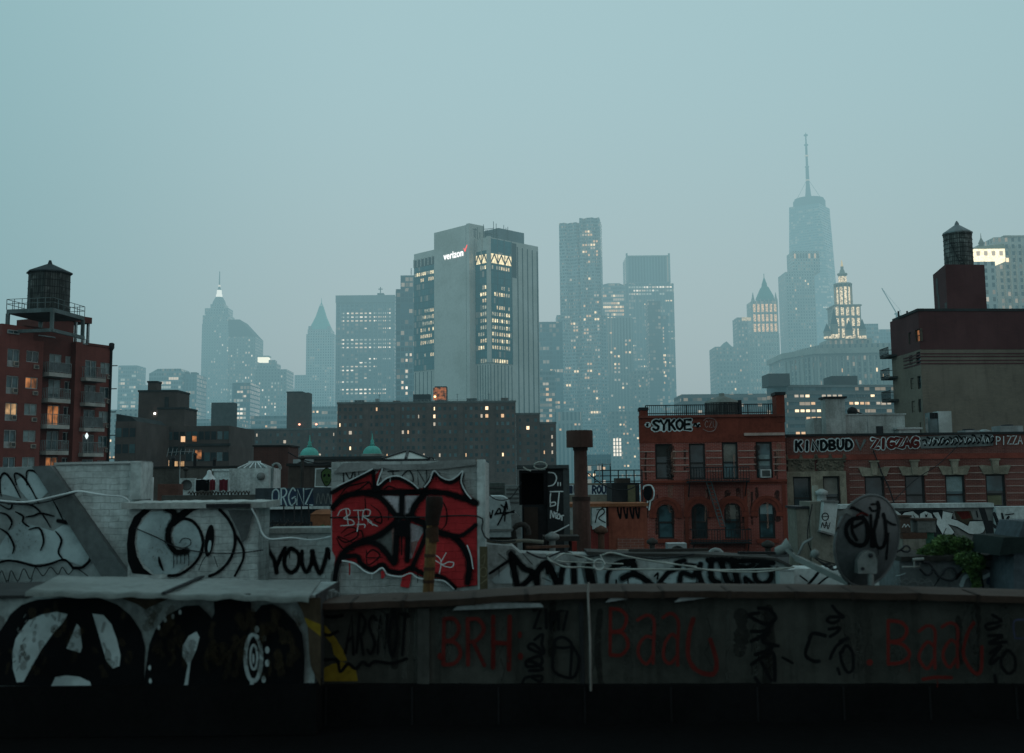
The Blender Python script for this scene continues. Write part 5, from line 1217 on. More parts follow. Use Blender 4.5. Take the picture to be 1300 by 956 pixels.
# ---------------------------------------------------------------- red corner house
PR = plane(812.6, 62, 998.5, 61.6, 600)
def U(x, y=600): return PR.uv(x, y)[0]
def V(y, x=900): return PR.uv(x, y)[1]
rh = brickmat('red_house_brick', (.25, .055, .040), (.18, .042, .034), (.34, .20, .17), .24, .078, .45)
rst = surf('red_house_stucco', (.185, .042, .027), .85, .28, .8, .25, streak=.3)
pale = surf('pale_course', (.38, .28, .25), .85, .3, 2, .15)
r = thing('row_house', 'red brick corner house with roof railing, arched lower windows and fire escape', 'house', (PR.pt(PR.len / 2, 0).x, 62, 0))
uL, uR = 0.0, PR.len
zt = V(530); zs = V(561.5)
up = [pr(PR, 832, 853.7, 563.5, 608.3), pr(PR, 875, 895.5, 563, 608.3), pr(PR, 917, 937, 561.5, 608.3), pr(PR, 960, 980.7, 561, 606.8)]
lo = [pr(PR, 835, 855.7, 640, 684), pr(PR, 878, 898.3, 639, 684), pr(PR, 919.7, 940.5, 638.5, 684), pr(PR, 963.5, 984, 638, 684)]
mb = MB(); wall_holes(mb, PR, uL, uR, 0, zs, up + lo, .24); mb.build('wall', rh, r)
mb = MB(); q4 = [PR.pt(uL + .03, 0, -.01), PR.pt(uR - .02, 0, -.01), PR.pt(uR - .02, 0, -11), PR.pt(uL + 1.36, 0, -11)]; q5 = [PR.pt(uL + .06, 0, -.30), PR.pt(uR - .05, 0, -.30), q4[2], q4[3]]; mb.prism(q5, 0, zt - .03); mb.face([q4[0], q5[0], q5[0] + Vector((0, 0, zt - .05)), q4[0] + Vector((0, 0, zt - .05))]); mb.face([q5[1], q4[1], q4[1] + Vector((0, 0, zt - .05)), q5[1] + Vector((0, 0, zt - .05))]); mb.build('inner_wall', rb2, r)
mb = MB(); mb.pbox(PR, uL, uR, zs + .002, zt, -.3, .03); mb.build('parapet', rst, r)
mb = MB(); mb.pbox(PR, uL, uR, zt + .002, zt + .14, -.45, .16); mb.build('coping', surf('red_coping', (.16, .045, .032), .8, .3, 1, .2), r)
mb = MB(); mb.pbox(PR, U(946), uR - .05, V(553, 965), V(549.5, 965), .0, .16); mb.build('ledge', pale, r)
for x0, x1, y0 in ((812.6, 822, 521), (985.5, 996, 501.5)):
    a, b, c_, d = pr(PR, x0, x1, y0, 530); a = max(a, 0); mb = MB(); mb.pbox(PR, a, b, zt - .3, d, -1.2, .06); pc = mb.build('end_pier', rst, r)
    q = MB(); q.pbox(PR, a - .06, b + .06, d + .002, d + .16, -1.25, .12); q.build('cap', IRON, pc)
# courses between the upper windows
gaps = [(uL + .02, up[0][0]), (up[0][1], up[1][0]), (up[1][1], up[2][0]), (up[2][1], up[3][0]), (up[3][1], uR - .02)]
for y in (572.5, 581.3, 590, 598):
    v = V(y)
    for a, b in gaps: mb = MB(); mb.pbox(PR, a + .03, b - .03, v - .025, v + .025, -.02, .035); mb.build('stone_course', pale, r)
mb = MB(); mb.pbox(PR, uL, uR, V(612.5), V(609.2), -.02, .14); mb.pbox(PR, uL, uR, V(615), V(612.7), -.02, .07); mb.build('sill_course', rst, r)
for x in (816, 870, 945, 994):
    a = U(x - 2.2); b = U(x + 2.2); mb = MB(); mb.pbox(PR, max(a, 0), min(b, uR), 0, V(616), -.02, .06); mb.build('pilaster', rst, r)
# arches
for a, b, c_, d in lo:
    um = (a + b) / 2; rw = (b - a) / 2; vc = d - rw * 1.05
    for k_, (ri, ro, o) in enumerate(((rw * 1.12, rw * 1.55, .05), (rw * 1.55, rw * 1.95, .10))):
        mb = MB(); n_ = 14; oi = [(um + ri * math.cos(math.pi * i / n_), vc + ri * math.sin(math.pi * i / n_)) for i in range(n_ + 1)]; oo = [(um + ro * math.cos(math.pi * i / n_), vc + ro * math.sin(math.pi * i / n_)) for i in range(n_ + 1)]
        for i in range(n_): 
            f4 = [oi[i], oi[i + 1], oo[i + 1], oo[i]]; mb.box8([PR.pt(*p, o) for p in f4] + [PR.pt(*p, -.02) for p in f4])
        mb.build('arch', rst, r)
    mb = MB(); n_ = 12
    for s_ in (-1, 1):      # spandrels round the top of the opening
        pts = [(um + s_ * rw, vc)] + [(um + s_ * rw * math.cos(math.pi / 2 * i / n_), vc + rw * math.sin(math.pi / 2 * i / n_)) for i in range(1, n_ + 1)] + [(um, d + .001), (um + s_ * rw, d + .001)]
        mb.pprism(PR, pts if s_ < 0 else pts[::-1], -.2, -.004)
    mb.build('arch_spandrel', rh, r)
    for s_ in (-1, 1):
        a2 = um + s_ * rw * 1.15; b2 = um + s_ * rw * 1.98; mb = MB(); mb.pbox(PR, min(a2, b2), max(a2, b2), vc - .28, vc - .02, -.02, .09); mb.build('impost', rst, r)
    mb = MB(); mb.pbox(PR, a - .15, b + .15, c_ - .22, c_ - .004, -.02, .14); mb.build('sill', rst, r)
win(r, PR, up[0], FR_DARK, GL_DARK, .09, .16, 'h', split=.45, curtain=surf('blind_dark', (.045, .045, .042), .8, .3, 2, .1), curt_frac=.35)  # dark grey blind over the upper part of the pane
win(r, PR, up[1], FR_DARK, GL_DARK, .09, .16, 'h', split=.45)
f = win(r, PR, up[2], FR_DARK, GL_TEAL, .09, .16, 'h', curtain=CURT, curt_frac=.52, split=.45)
f = win(r, PR, up[3], FR_DARK, GL_TEAL, .09, .16, 'h', split=.5)
conditioner(r, PR, pr(PR, 964.8, 978, 595.8, 606.3), .28, surf('conditioner_white', (.40, .42, .42), .6, .2, 4, .1), parent=f)
a, b, c_, d = pr(PR, 963.5, 977.5, 585.5, 591); q = MB(); q.pquad(PR, a, b, c_, d + .35, -.168); q.build('blind', CURT_W, f)
for i, h in enumerate(lo): win(r, PR, h, FR_DARK, GL_DARK if i == 1 else GL_TEAL, .09, .15, 'h', curtain=CURT if i == 2 else (CURT_W if i == 3 else None), curt_frac=.45 if i == 2 else .3, split=.47)
gm = Paint(PR, .003, .0004).tr(0, 0, 1); rn = random.Random(31); MATS0 = {'1': spray('house_soot', (.03, .018, .015), .05, .7, .35), '2': spray('house_bleach', (.30, .16, .12), .02, .5, .35)}
for i in range(34):
    x = rn.uniform(818, 990); y = rn.choice((564, 616, 640)) + rn.uniform(0, 14); gm.stroke('1' if rn.random() < .7 else '2', [(x, y), (x + rn.uniform(-1, 1), y + rn.uniform(8, 18)), (x + rn.uniform(-1, 1), y + rn.uniform(20, 40))], rn.uniform(1.5, 7), rough=.3)
gm.build(r, MATS0, name='weathering')
# fire escape
fe = thing('fire_escape', 'black iron fire escape hanging on the red corner house', 'fire escape', (PR.pt(U(910), 0).x, 61, V(690)))
def balc(x0, x1, yf, yt, o1=1.05):
    a, b = U(x0), U(x1); v0, v1 = V(yf), V(yt)
    mb = MB()
    for i in range(9): o = .1 + (o1 - .1) * i / 8; mb.bar(PR.pt(a, v0, o), PR.pt(b, v0, o), .05)
    mb.bar(PR.pt(a, v0 - .05, .05), PR.pt(a, v0 - .05, o1), .06); mb.bar(PR.pt(b, v0 - .05, .05), PR.pt(b, v0 - .05, o1), .06)
    mb.build('platform', IRON, fe)
    mb = MB()
    for v in (v1, v0 + .12): mb.bar(PR.pt(a, v, o1), PR.pt(b, v, o1), .05); mb.bar(PR.pt(a, v, .06), PR.pt(a, v, o1), .05); mb.bar(PR.pt(b, v, .06), PR.pt(b, v, o1), .05)
    n_ = int((b - a) / .14)
    for i in range(n_ + 1): u = a + (b - a) * i / n_; mb.bar(PR.pt(u, v0, o1), PR.pt(u, v1, o1), .028)
    mb.build('railing', IRON, fe)
    mb = MB()
    for u in (a + .1, b - .1): mb.bar(PR.pt(u, v0 - .8, .05), PR.pt(u, v0, o1 - .1), .05)
    mb.build('bracket', IRON, fe)
balc(871, 947, 611, 593.5); balc(874, 947, 688, 671.5)
mb = MB(); a = PR.pt(U(897.5), V(612), .7); b = PR.pt(U(913.5), V(668), .7); d_ = PR.d * .13
for s_ in (-1, 1): mb.bar(a + d_ * s_, b + d_ * s_, .06)
for i in range(14): p = a.lerp(b, i / 13); mb.bar(p - d_, p + d_, .04)
mb.build('ladder', surf('ladder_grey', (.075, .09, .095), .5, .3, 3, .1), fe)
# roof railing and tank on the red house
mb = MB(); a, b = U(822), U(985); v1 = V(513.5, 900); v0 = zt + .14
rr_ = thing('roof_railing', 'black picket railing along the roof edge of the red corner house', 'railing', (PR.pt((a + b) / 2, v0, -.3)))
for v in (v1, v0 + .12): mb.bar(PR.pt(a, v, -.3), PR.pt(b, v, -.3), .05)
n_ = 62
for i in range(n_ + 1):
    u = a + (b - a) * i / n_; mb.bar(PR.pt(u, v0, -.3), PR.pt(u, v1, -.3), .06 if i % 10 == 0 else .026)
mb.build('pickets', IRON, rr_)
Dt = 68; c = at(917, 530, Dt); hwid = 21.5 * Dt / FPX; z0 = zt - .2; z1 = zat(917, 511, Dt); z2 = zat(915, 500.5, Dt)
tk = thing('water_tank', 'squat round dark tank with low conical lid behind the roof railing', 'water tank', (c.x, c.y, z0))
mb = MB(); mb.lathe((c.x, c.y, z0), [(hwid, 0), (hwid, z1 - z0)], 24); mb.build('tank', staves('squat_tank', (.05, .056, .054), .18), tk)
mb = MB(); mb.lathe((c.x, c.y, z1), [(hwid * 1.03, -.04), (hwid * 1.02, .05), (.18, z2 - z1 - .12), (.16, z2 - z1 + .05)], 24); mb.build('lid', surf('tank_lid_pale', (.22, .25, .24), .7, .3, 1, .1), tk)
mb = MB(); p = Vector((c.x + hwid * .95, c.y - .5, z0)); mb.tube([p, p + Vector((0, 0, 1.5))], .12, 8); mb.build('vent_pipe', IRON, tk)
# writing on the parapet
INK = spray('spray_black', (.0045, .005, .006), .85); WHT = spray('spray_white', (.52, .585, .595), .8); RED = surf('spray_red', (.30, .022, .022), .7, .28, 3, .05, streak=.25)
REDD = spray('spray_red_faded', (.085, .014, .012), .5); YEL = surf('spray_yellow', (.17, .12, .012), .8, .5, 3, .05); GRN = surf('spray_green', (.06, .11, .04), .8, .4, 3, .05)
PINK = surf('spray_pink_grey', (.26, .16, .15), .8, .5, 5, .05, streak=.5); ORG = surf('spray_orange', (.30, .09, .04), .8, .3, 3, .05); SOFT = spray('spray_black_soft', (.02, .023, .025), .45)
GREY = surf('spray_grey', (.13, .145, .145), .8, .4, 3, .05); BLUE = surf('spray_blue', (.025, .04, .07), .8, .4, 3, .05)
MATS = {'k': INK, 'w': WHT, 'r': RED, 'd': REDD, 'y': YEL, 'g': GRN, 'p': PINK, 'o': ORG, 's': SOFT, 'e': GREY, 'b': BLUE}
pt = Paint(PR.off(.03), .006, .002).tr(810, 490, 6.842)
pt.fill('w', [(128, 335), (145, 305), (200, 292), (300, 297), (420, 287), (465, 305), (470, 330), (535, 318), (542, 355), (470, 350), (468, 375), (400, 380), (300, 384), (200, 392), (150, 386)])
for cc, ww in (('w', 40), ('k', 21)):
    for i, ch in enumerate('SYKOE'): pt.word(cc, ch, 128 + i * 68, 300 - i * 1.5, 72, 82, ww, 0.0, .03, .2)
pt.word('k', '~', 486, 318, 58, 44, 16); pt.oval('w', 85, 338, 28, 24); pt.word('k', '*', 66, 322, 36, 32, 9)
pt.stroke('p', [(570, 300), (600, 280), (660, 290), (685, 330), (660, 385), (610, 395), (565, 375)], 7)
pt.word('p', 'CZU', 580, 305, 105, 55, 7)
pt.build(r, MATS, labels={'k': 'black bubble letters reading SYKOE', 'w': 'white outline behind the SYKOE letters'})
pt = Paint(PR.off(.062), .006, .002).tr(800, 490, 3.823)
pt.oval('k', 85, 520, 22, 34); pt.stroke('w', [(62, 500), (70, 485), (100, 482), (116, 510), (112, 545), (95, 560)], 7); pt.stroke('w', [(85, 560), (80, 590)], 7); pt.stroke('w', [(98, 560), (92, 600)], 7)
pt.build(r, MATS)

# ---------------------------------------------------------------- second brick house with the written parapet
PS = plane(999.5, 62.4, 1345, 61.6, 600); PS.len *= 1.7
def U2(x, y=600): return PS.uv(x, y)[0]
def V2(y, x=1150): return PS.uv(x, y)[1]
b2 = brickmat('brown_house_brick', (.15, .045, .034), (.11, .036, .03), (.24, .15, .13), .24, .078, .5)
r2 = thing('row_house', 'brown brick house with carved stone window surrounds and lettered parapet', 'house', (PS.pt(PS.len / 2, 0).x, 62, 0))
zt2 = V2(552.5); ws = [pr(PS, 1007, 1029.8, 605.2, 650.5), pr(PS, 1045, 1066.5, 604.5, 650)] + [pr(PS, x, x + 25, y, y + 42) for x, y in ((1098.3, 604.5), (1149.5, 603.5), (1200.5, 602.8), (1252, 602))]
mb = MB(); wall_holes(mb, PS, 0, PS.len, 0, zt2, ws, .24); mb.build('wall', b2, r2)
mb = MB(); mb.pbox(PS, .02, PS.len - .02, 0, zt2 - .03, -12, -.30); mb.build('inner_wall', rb2, r2)
mb = MB(); mb.pbox(PS, 0, PS.len, zt2 + .002, zt2 + .12, -.45, .12); mb.build('coping', TAR, r2)
mb = MB(); mb.pbox(PS, 0, PS.len, V2(583), V2(576.5), -.02, .05); mb.build('painted_band', surf('red_band', (.22, .055, .04), .85, .3, 1, .2), r2)
gp = [(0.02, ws[0][0] - .5), (ws[1][1] + .5, ws[2][0])] + [(ws[i][1], ws[i + 1][0]) for i in range(2, 5)] + [(ws[5][1], PS.len - .02)]
for y in (592.5, 601, 609.5, 618, 627, 636):
    v = V2(y)
    for a, b in gp:
        if b - a > .3: mb = MB(); mb.pbox(PS, a + .04, b - .04, v - .02, v + .02, -.02, .03); mb.build('stone_course', pale, r2)
lime = surf('carved_limestone', (.255, .23, .18), .85, .5, 2.5, .5, streak=.3)
for i, h in enumerate(ws):
    a, b, c_, d = h
    if i < 2:
        mb = MB(); mb.pbox(PS, a - .33, a - .002, c_ - .3, d + .28, -.02, .12); mb.pbox(PS, b + .002, b + .33, c_ - .3, d + .28, -.02, .12); mb.pbox(PS, a - .002, b + .002, d + .002, d + .28, -.02, .115); mb.pbox(PS, a - .42, b + .42, c_ - .46, c_ - .302, -.02, .18); mb.build('window_surround', lime, r2)
        mb = MB(); mb.pbox(PS, a - .24, b + .24, d + .282, d + .90, -.02, .09)
        rn = random.Random(i)
        for q in range(26): 
            c3 = PS.pt(a - .3 + (b - a + .6) * rn.random(), d + .34 + .56 * rn.random(), .10); mb.lathe(c3, [(.09, -.02), (.07, .03), (.02, .05)], 7, axis=PS.n)
        for q in (a - .3, (a + b) / 2, b + .3): mb.pprism(PS, [(q - .12, d + .95), (q + .12, d + .95), (q + .04, d + 1.2), (q - .04, d + 1.2)], -.02, .12)
        mb.pbox(PS, a - .32, b + .32, d + .902, d + .98, -.02, .17); mb.build('carved_panel', surf('carved_panel_grimy', (.125, .108, .082), .9, .5, 5, .7), r2)
    else:
        mb = MB(); mb.pprism(PS, [(a - .12, d + .003), (b + .12, d + .003), (b + .32, d + .48), (b + .1, d + .5), ((a + b) / 2 + .16, d + .43), ((a + b) / 2 - .16, d + .43), (a - .1, d + .5), (a - .32, d + .48)], -.02, .10); mb.build('lintel', lime, r2)
        mb = MB(); um = (a + b) / 2; mb.pprism(PS, [(um - .13, d + .05), (um + .13, d + .05), (um + .2, d + .75), (um - .2, d + .75)], -.02, .17); mb.pbox(PS, um - .26, um + .26, d + .752, d + .84, -.02, .2); mb.build('keystone', lime, r2)
        mb = MB(); mb.pbox(PS, a - .1, b + .1, c_ - .16, c_ - .003, -.02, .12); mb.build('sill', lime, r2)
    win(r2, PS, h, FR_DARK, GL_DARK if i != 4 else GL_TEAL, .09, .16, 'h', curtain={1: CURT, 4: CURT_W, 5: GL_TEAL}.get(i), curt_frac=.5, split=.4)
a, b, c_, d = pr(PS, 1255, 1273, 626, 641); mb = MB(); mb.pquad(PS, a, b, c_, d, -.17); mb.build('window_board', surf('khaki_board', (.16, .16, .10), .8, .3, 2, .1), r2)
# parapet writing
pt = Paint(PS, .006, .002).tr(1000, 540, 4.333)
for cc, ww in (('w', 26), ('k', 15)): pt.word(cc, 'KINDBUD', 42, 90, 322, 48, ww, 0, .03, .24, dy=-1.5)
pt.word('e', 'V', 376, 84, 60, 48, 14)
for cc, ww in (('w', 26), ('d', 17)): pt.word(cc, 'ZIGZAG', 462, 76, 262, 50, ww, 0, .03, .18, dy=-1.6)
pt.fill('e', [(728, 62), (900, 54), (1125, 48), (1128, 112), (950, 120), (730, 128)])
rn = random.Random(5)
for i in range(16):
    x = 740 + i * 24.5; y = 84 - i * 1.0
    pt.stroke('k', [(x, y + rn.uniform(-18, 10)), (x + 14, y + rn.uniform(-16, 0)), (x + 20, y + 12), (x + rn.uniform(2, 14), y + 28)], 9)
    pt.stroke('w', [(x + 4, y + rn.uniform(-8, 20)), (x + 12, y + rn.uniform(-14, 22)), (x + 18, y + rn.uniform(-10, 24))], 3.5)
pt.word('w', 'PIZZA', 1140, 62, 150, 45, 5, 0, .04, .2, dy=-1)
pt.build(r2, MATS, labels={'k': 'black letters reading KINDBUD', 'd': 'dark red letters reading ZIGZAG'})
# drain cable slanting down the brown house
mb = MB(); mb.tube([PS.pt(U2(1108, 572), V2(572, 1108), .12), PS.pt(U2(1118, 600), V2(600, 1118), .2), PS.pt(U2(1127, 618), V2(618, 1127), .2), PS.pt(U2(1139, 655), V2(655, 1139), .25)], .035, 6); tag(mb.build('drain_cable', IRON), 'thin black cable slanting down the front of the brown brick house', 'cable')
# rooftop of the brown house
PW = plane(1040, 66, 1155, 66, 540)
cw = surf('chimney_white', (.36, .39, .385), .8, .35, 1.2, .35, streak=.4)
ch = thing('chimney', 'white plastered chimney with dark cap on the brown brick house', 'chimney', (PW.pt(pr(PW, 1048, 1074, 503, 554)[0] + .5, zt2, 0)))
a, b, c_, d = pr(PW, 1048.5, 1073.5, 506, 554); mb = MB(); mb.pbox(PW, a, b, zt2 - .3, d, -1.0, 0); mb.build('shaft', cw, ch); mb = MB(); mb.pbox(PW, a - .1, b + .1, d + .003, d + .12, -1.1, .1); mb.build('cap', IRON, ch)
bh = thing('roof_bulkhead', 'long white roof bulkhead with dark door beside the white chimney', 'bulkhead', (PW.pt(PW.len / 2, zt2, -1)))
a, b, c_, d = pr(PW, 1040, 1072, 529, 554); mb = MB(); mb.pbox(PW.off(-1.1), a, b, zt2 - .3, d, -2, 0); mb.build('side_wall', cw, bh)
a, b, c_, d = pr(PW, 1074, 1152, 526.5, 554); mb = MB(); mb.pbox(PW.off(-.4), a, b, zt2 - .3, d, -3, 0); mb.pbox(PW.off(-.4), a - .08, b + .08, d + .002, d + .08, -3.05, .06); mb.build('wall', cw, bh)
a, b, c_, d = pr(PW.off(-.4), 1112.5, 1121, 541, 554); mb = MB(); mb.pbox(PW.off(-.4), a, b, c_, d, -.05, .05); mb.build('door', IRON, bh)
a, b, c_, d = pr(PW.off(.3), 1141, 1168, 542.5, 554); mb = MB(); mb.pbox(PW.off(.3), a, b, zt2 - .3, d - .12, -1, 0); mb.pbox(PW.off(.3), a - .12, b + .12, d - .118, d, -1.1, .1); tag(mb.build('skylight_curb', cw), 'low white capped box right of the white roof bulkhead', 'roof box')
bl = thing('vent_cowl', 'dark round turbine cowl poking above the white bulkhead', 'vent', (PW.pt(pr(PW, 1078, 1088, 517, 527)[0] + .2, zt2 + 1, -1.5)))
a, b, c_, d = pr(PW.off(-1.5), 1076, 1088, 517, 527); mb = MB(); mb.lathe(PW.pt((a + b) / 2, c_ - .3, -1.5), [(.12, 0), (.12, .3), (.28, .4), (.32, .55), (.22, .72), (.02, .8)], 12); mb.build('cowl', IRON, bl)
mb = MB(); mb.bar(PW.pt((a + b) / 2, c_ + .3, -1.5), PW.pt((a + b) / 2 + .9, c_ - .1, -1.5), .08); mb.build('brace', IRON, bl)
dc = thing('roof_duct', 'pale sheet-metal duct with louvred side on the brown house roof', 'duct', (PW.pt(pr(PW, 1182, 1208, 522, 552)[0] + .5, zt2, 0)))
a, b, c_, d = pr(PW, 1192, 1208.5, 522, 554); mb = MB(); mb.pbox(PW, a, b, zt2 - .3, d, -.9, 0); mb.build('casing', surf('duct_pale', (.42, .46, .46), .5, .2, 2, .1), dc)
a2, b2_, c2, d2 = pr(PW, 1181.5, 1191.8, 523.5, 554); mb = MB(); mb.pbox(PW, a2, b2_ - .01, zt2 - .3, d2, -.85, -.1); mb.build('louvre_box', surf('duct_teal', (.14, .18, .19), .6, .3, 2, .1), dc)
mb = MB()
for i in range(5): u = a2 + (b2_ - a2) * (i + .5) / 5; mb.pbox(PW, u - .035, u + .035, d2 - .35, d2 - .02, -.15, -.06)
mb.build('louvre', IRON, dc)
for nm, lab, x0, x1, y0, hh in (('roof_unit', 'low grey roof unit left of the round fan on the brown house', 1226, 1244, 546, .3), ('roof_unit', 'flat silver roof unit at the right edge of the brown house', 1270, 1299, 540.5, .4)):
    a, b, c_, d = pr(PW, x0, x1, y0, 554); t_ = thing(nm, lab, 'roof unit', PW.pt((a + b) / 2, zt2, -.5)); mb = MB(); mb.pbox(PW, a, b, zt2 - .3, d, -1.2, 0); mb.build('casing', GALV, t_); mb = MB(); mb.lathe(PW.pt((a + b) / 2, d, -.6), [(.36, 0), (.34, .08), (.05, .1)], 14); mb.build('fan_guard', IRON, t_)
a, b, c_, d = pr(PW, 1246, 1262, 545, 554); t_ = thing('vent_fan', 'round mushroom fan between the two roof units', 'vent', PW.pt((a + b) / 2, zt2, -.5)); mb = MB(); mb.lathe(PW.pt((a + b) / 2, zt2, -.5), [(.25, 0), (.25, .2), (.4, .24), (.38, .36), (.1, .44)], 16); mb.build('cowl', GALV, t_)
# ================================================================== NEAR ROOFTOPS
def wallplane(D, x0=-200, x1=1500): return plane(x0, D, x1, D, 700)
Z = E.z
# roof decks: our own, the next building's, and the row behind it
mb = MB(); mb.box(-12, 12, -4, 8.3, 0, Z - 1.66); o = mb.build('own_building', surf('tar_black', (.0035, .0035, .004), .95, .4, 1, .3, spec=.05)); tag(o, 'black tar roof in the foreground from which the photo is taken', 'building')
mb = MB(); mb.box(-20, 20, 8.6, 27.5, 0, Z - 1.95); o = mb.build('near_building', TAR); tag(o, 'tar-roofed building carrying the graffiti bulkheads behind the near wall', 'building')
mb = MB(); mb.box(-32, -3.5, 28, 66, 0, Z - 1.75); o = mb.build('rear_building', TAR); tag(o, 'low tar-roofed building cluttered with bulkheads left of the rusty stack', 'building')
mb = MB(); mb.box(-3.3, 7.4, 28, 58, 0, Z - 4.1); o = mb.build('rear_building', TAR); tag(o, 'lower tar roof between the rusty stack and the red corner house', 'building')
mb = MB(); mb.box(7.6, 36, 28, 61.2, 0, Z - 4.1); o = mb.build('rear_building', TAR); tag(o, 'sunken tar roof in front of the brown brick house', 'building')

# ---------------------------------------------------------------- the near parapet wall
DK = surf('near_wall_stucco', (.043, .045, .040), .9, .5, 1.2, .5, streak=.75)
PN = wallplane(8.0)
def un(x, y=800): return PN.uv(x, y)[0]
nw = thing('parapet_wall', 'dark stucco parapet wall with brown metal coping and faded red tags along the bottom', 'wall', (0, 8.2, Z - 1.66))
xs = [(380, 766), (470, 763), (575, 759.5), (660, 754), (745, 750), (870, 749.5), (1000, 750), (1150, 752), (1345, 757), (1750, 765)]
top = [PN.uv(x, y) for x, y in xs]
mb = MB(); fr = [(top[0][0], Z - 1.85)] + [(u, v - .03) for u, v in top][::1]
poly = [(top[0][0], Z - 1.95), (top[-1][0], Z - 1.95)] + [(u, v - .045) for u, v in top[::-1]]
mb.pprism(PN, poly, -.42, -.03); mb.build('wall', DK, nw)
BR = surf('rusty_coping', (.040, .027, .021), .75, .45, 3, .4, streak=0)
rn = random.Random(2); mb = MB(); vs = []; n_ = 60
for i in range(n_ + 1):
    t = i / n_ * (len(top) - 1); k_ = min(int(t), len(top) - 2); u = top[k_][0] + (top[k_ + 1][0] - top[k_][0]) * (t - k_); v = top[k_][1] + (top[k_ + 1][1] - top[k_][1]) * (t - k_) + rn.uniform(-.003, .003)
    f_ = .06 + rn.uniform(-.004, .004)
    vs += [PN.pt(u, v - .045, f_), PN.pt(u, v, f_ + .004), PN.pt(u, v + .012, -.20), PN.pt(u, v + .004, -.47), PN.pt(u, v - .05, -.47)]
fs = []
for i in range(n_):
    for j in range(4): a = i * 5 + j; fs.append((a, a + 5, a + 6, a + 1))
    fs.append((i * 5 + 4, i * 5 + 9, i * 5 + 5, i * 5))
mb.mesh(vs, fs); mb.build('coping', BR, nw)
for x0, x1, y0, y1 in ((575, 690, 770, 766), (768, 796, 760, 756), (855, 915, 760, 752)):
    a = PN.uv(x0, y0); b = PN.uv(x1, y1); mb = MB(); mb.pprism(PN, [(a[0], a[1] - .022), (b[0], b[1] - .022), (b[0] - .02, b[1] + .004), ((a[0] + b[0]) / 2, max(a[1], b[1]) + .012), (a[0] + .03, a[1] + .002)], .0, .03); mb.build('flashing_patch', GALV, nw, label='torn strip of bare grey flashing under the coping')
mb = MB(); mb.pbox(PN, un(530), un(545), Z - 1.9, PN.uv(537, 772)[1], -.03, .0); mb.build('pilaster', surf('near_pilaster', (.05, .052, .048), .9, .4, 2, .4, streak=.4), nw)
mb = MB(); mb.pbox(PN, un(736), un(741.5), Z - 1.9, PN.uv(740, 764)[1], -.03, -.008); mb.build('seam', IRON, nw)
mb = MB(); rn = random.Random(14)
for i, x in enumerate((448, 512, 601, 668, 795, 842, 925, 1010, 1082, 1165, 1240)):
    u = un(x); j_ = rn.uniform(-.01, .01); vv_ = [q_ for q_ in top if q_[0] >= u][0][1]; va_ = [q_ for q_ in top if q_[0] <= u][-1]; vb_ = [q_ for q_ in top if q_[0] >= u][0]; tt = (u - va_[0]) / max(1e-6, vb_[0] - va_[0]); vv_ = va_[1] + (vb_[1] - va_[1]) * tt
    mb = MB(); mb.box8([PN.pt(u - .012, vv_ - .05, .068), PN.pt(u + .012 + j_, vv_ - .05, .068), PN.pt(u + .012, vv_ - .05, -.2), PN.pt(u - .012, vv_ - .05, -.2), PN.pt(u - .012, vv_ + .004, .068), PN.pt(u + .012 + j_, vv_ + .004, .068), PN.pt(u + .012, vv_ + .016, -.2), PN.pt(u - .012, vv_ + .016, -.2)]); mb.build('coping_lap', surf('coping_lap', (.025, .018, .015), .8, .4, 4, .3), nw)
wear = Paint(PN.off(-.03), .001, .0002).tr(0, 0, 1)
MATS['1'] = spray('wall_stain_pale', (.060, .064, .058), .05, .5, .6); MATS['2'] = spray('wall_stain_dark', (.018, .018, .017), .05, .6, .6)
for i in range(26):
    x = rn.uniform(400, 1290); w_ = rn.uniform(4, 18); y0 = rn.uniform(764, 790); y1 = rn.uniform(820, 872)
    wear.stroke('1' if rn.random() < .55 else '2', [(x, y0), (x + rn.uniform(-4, 4), (y0 + y1) / 2), (x + rn.uniform(-3, 3), y1)], w_, rough=.3)
for i in range(9):
    x = rn.uniform(420, 1280); y = rn.uniform(775, 800); P_ = [(x, y)]
    for j in range(6): x += rn.uniform(-7, 7); y += rn.uniform(6, 16); P_.append((x, y))
    wear.stroke('2', P_, 1.1, curve=False)
wear.build(nw, MATS, name='weathering')
# black roll-roofing turned up at the foot of the wall
mb = MB(); rn = random.Random(9); pts = []
ua, ub = un(-60), un(1345)
ub_far = un(1750)
vtop = Z - 1.46
up_ = [(ua + (ub - ua) * i / 50, PN.uv(-60 + 1405 * i / 50, 868.5)[1] + rn.uniform(-.003, .003)) for i in range(51)]
poly = [(ua, Z - 1.66), (ub_far, Z - 1.66), (ub_far, up_[-1][1])] + up_[::-1]
PF = PN.off(.36); PFu = [(u, v) for u, v in poly]
mb.pprism(PN, poly, -.03, .06); fl = mb.build('base_flashing', surf('roll_roofing_black', (.0055, .0055, .006), .95, .4, 3, .3, spec=.05), nw)
MATS['O'] = spray('overspray', (.008, .009, .010), .18, .55); MATS['Q'] = spray('overspray_red', (.10, .012, .010), .15, .5); Paint.halo = 'O'; Paint.drips = .05
for i in range(9):
    x = 415 + i * 108; mb = MB(); mb.pbox(PN, un(x), un(x + 2.5), Z - 1.655, PN.uv(x, 870)[1], .05, .068); mb.build('flashing_seam', surf('seam_tar', (.010, .010, .011), .8, .4, 3, .3), nw)
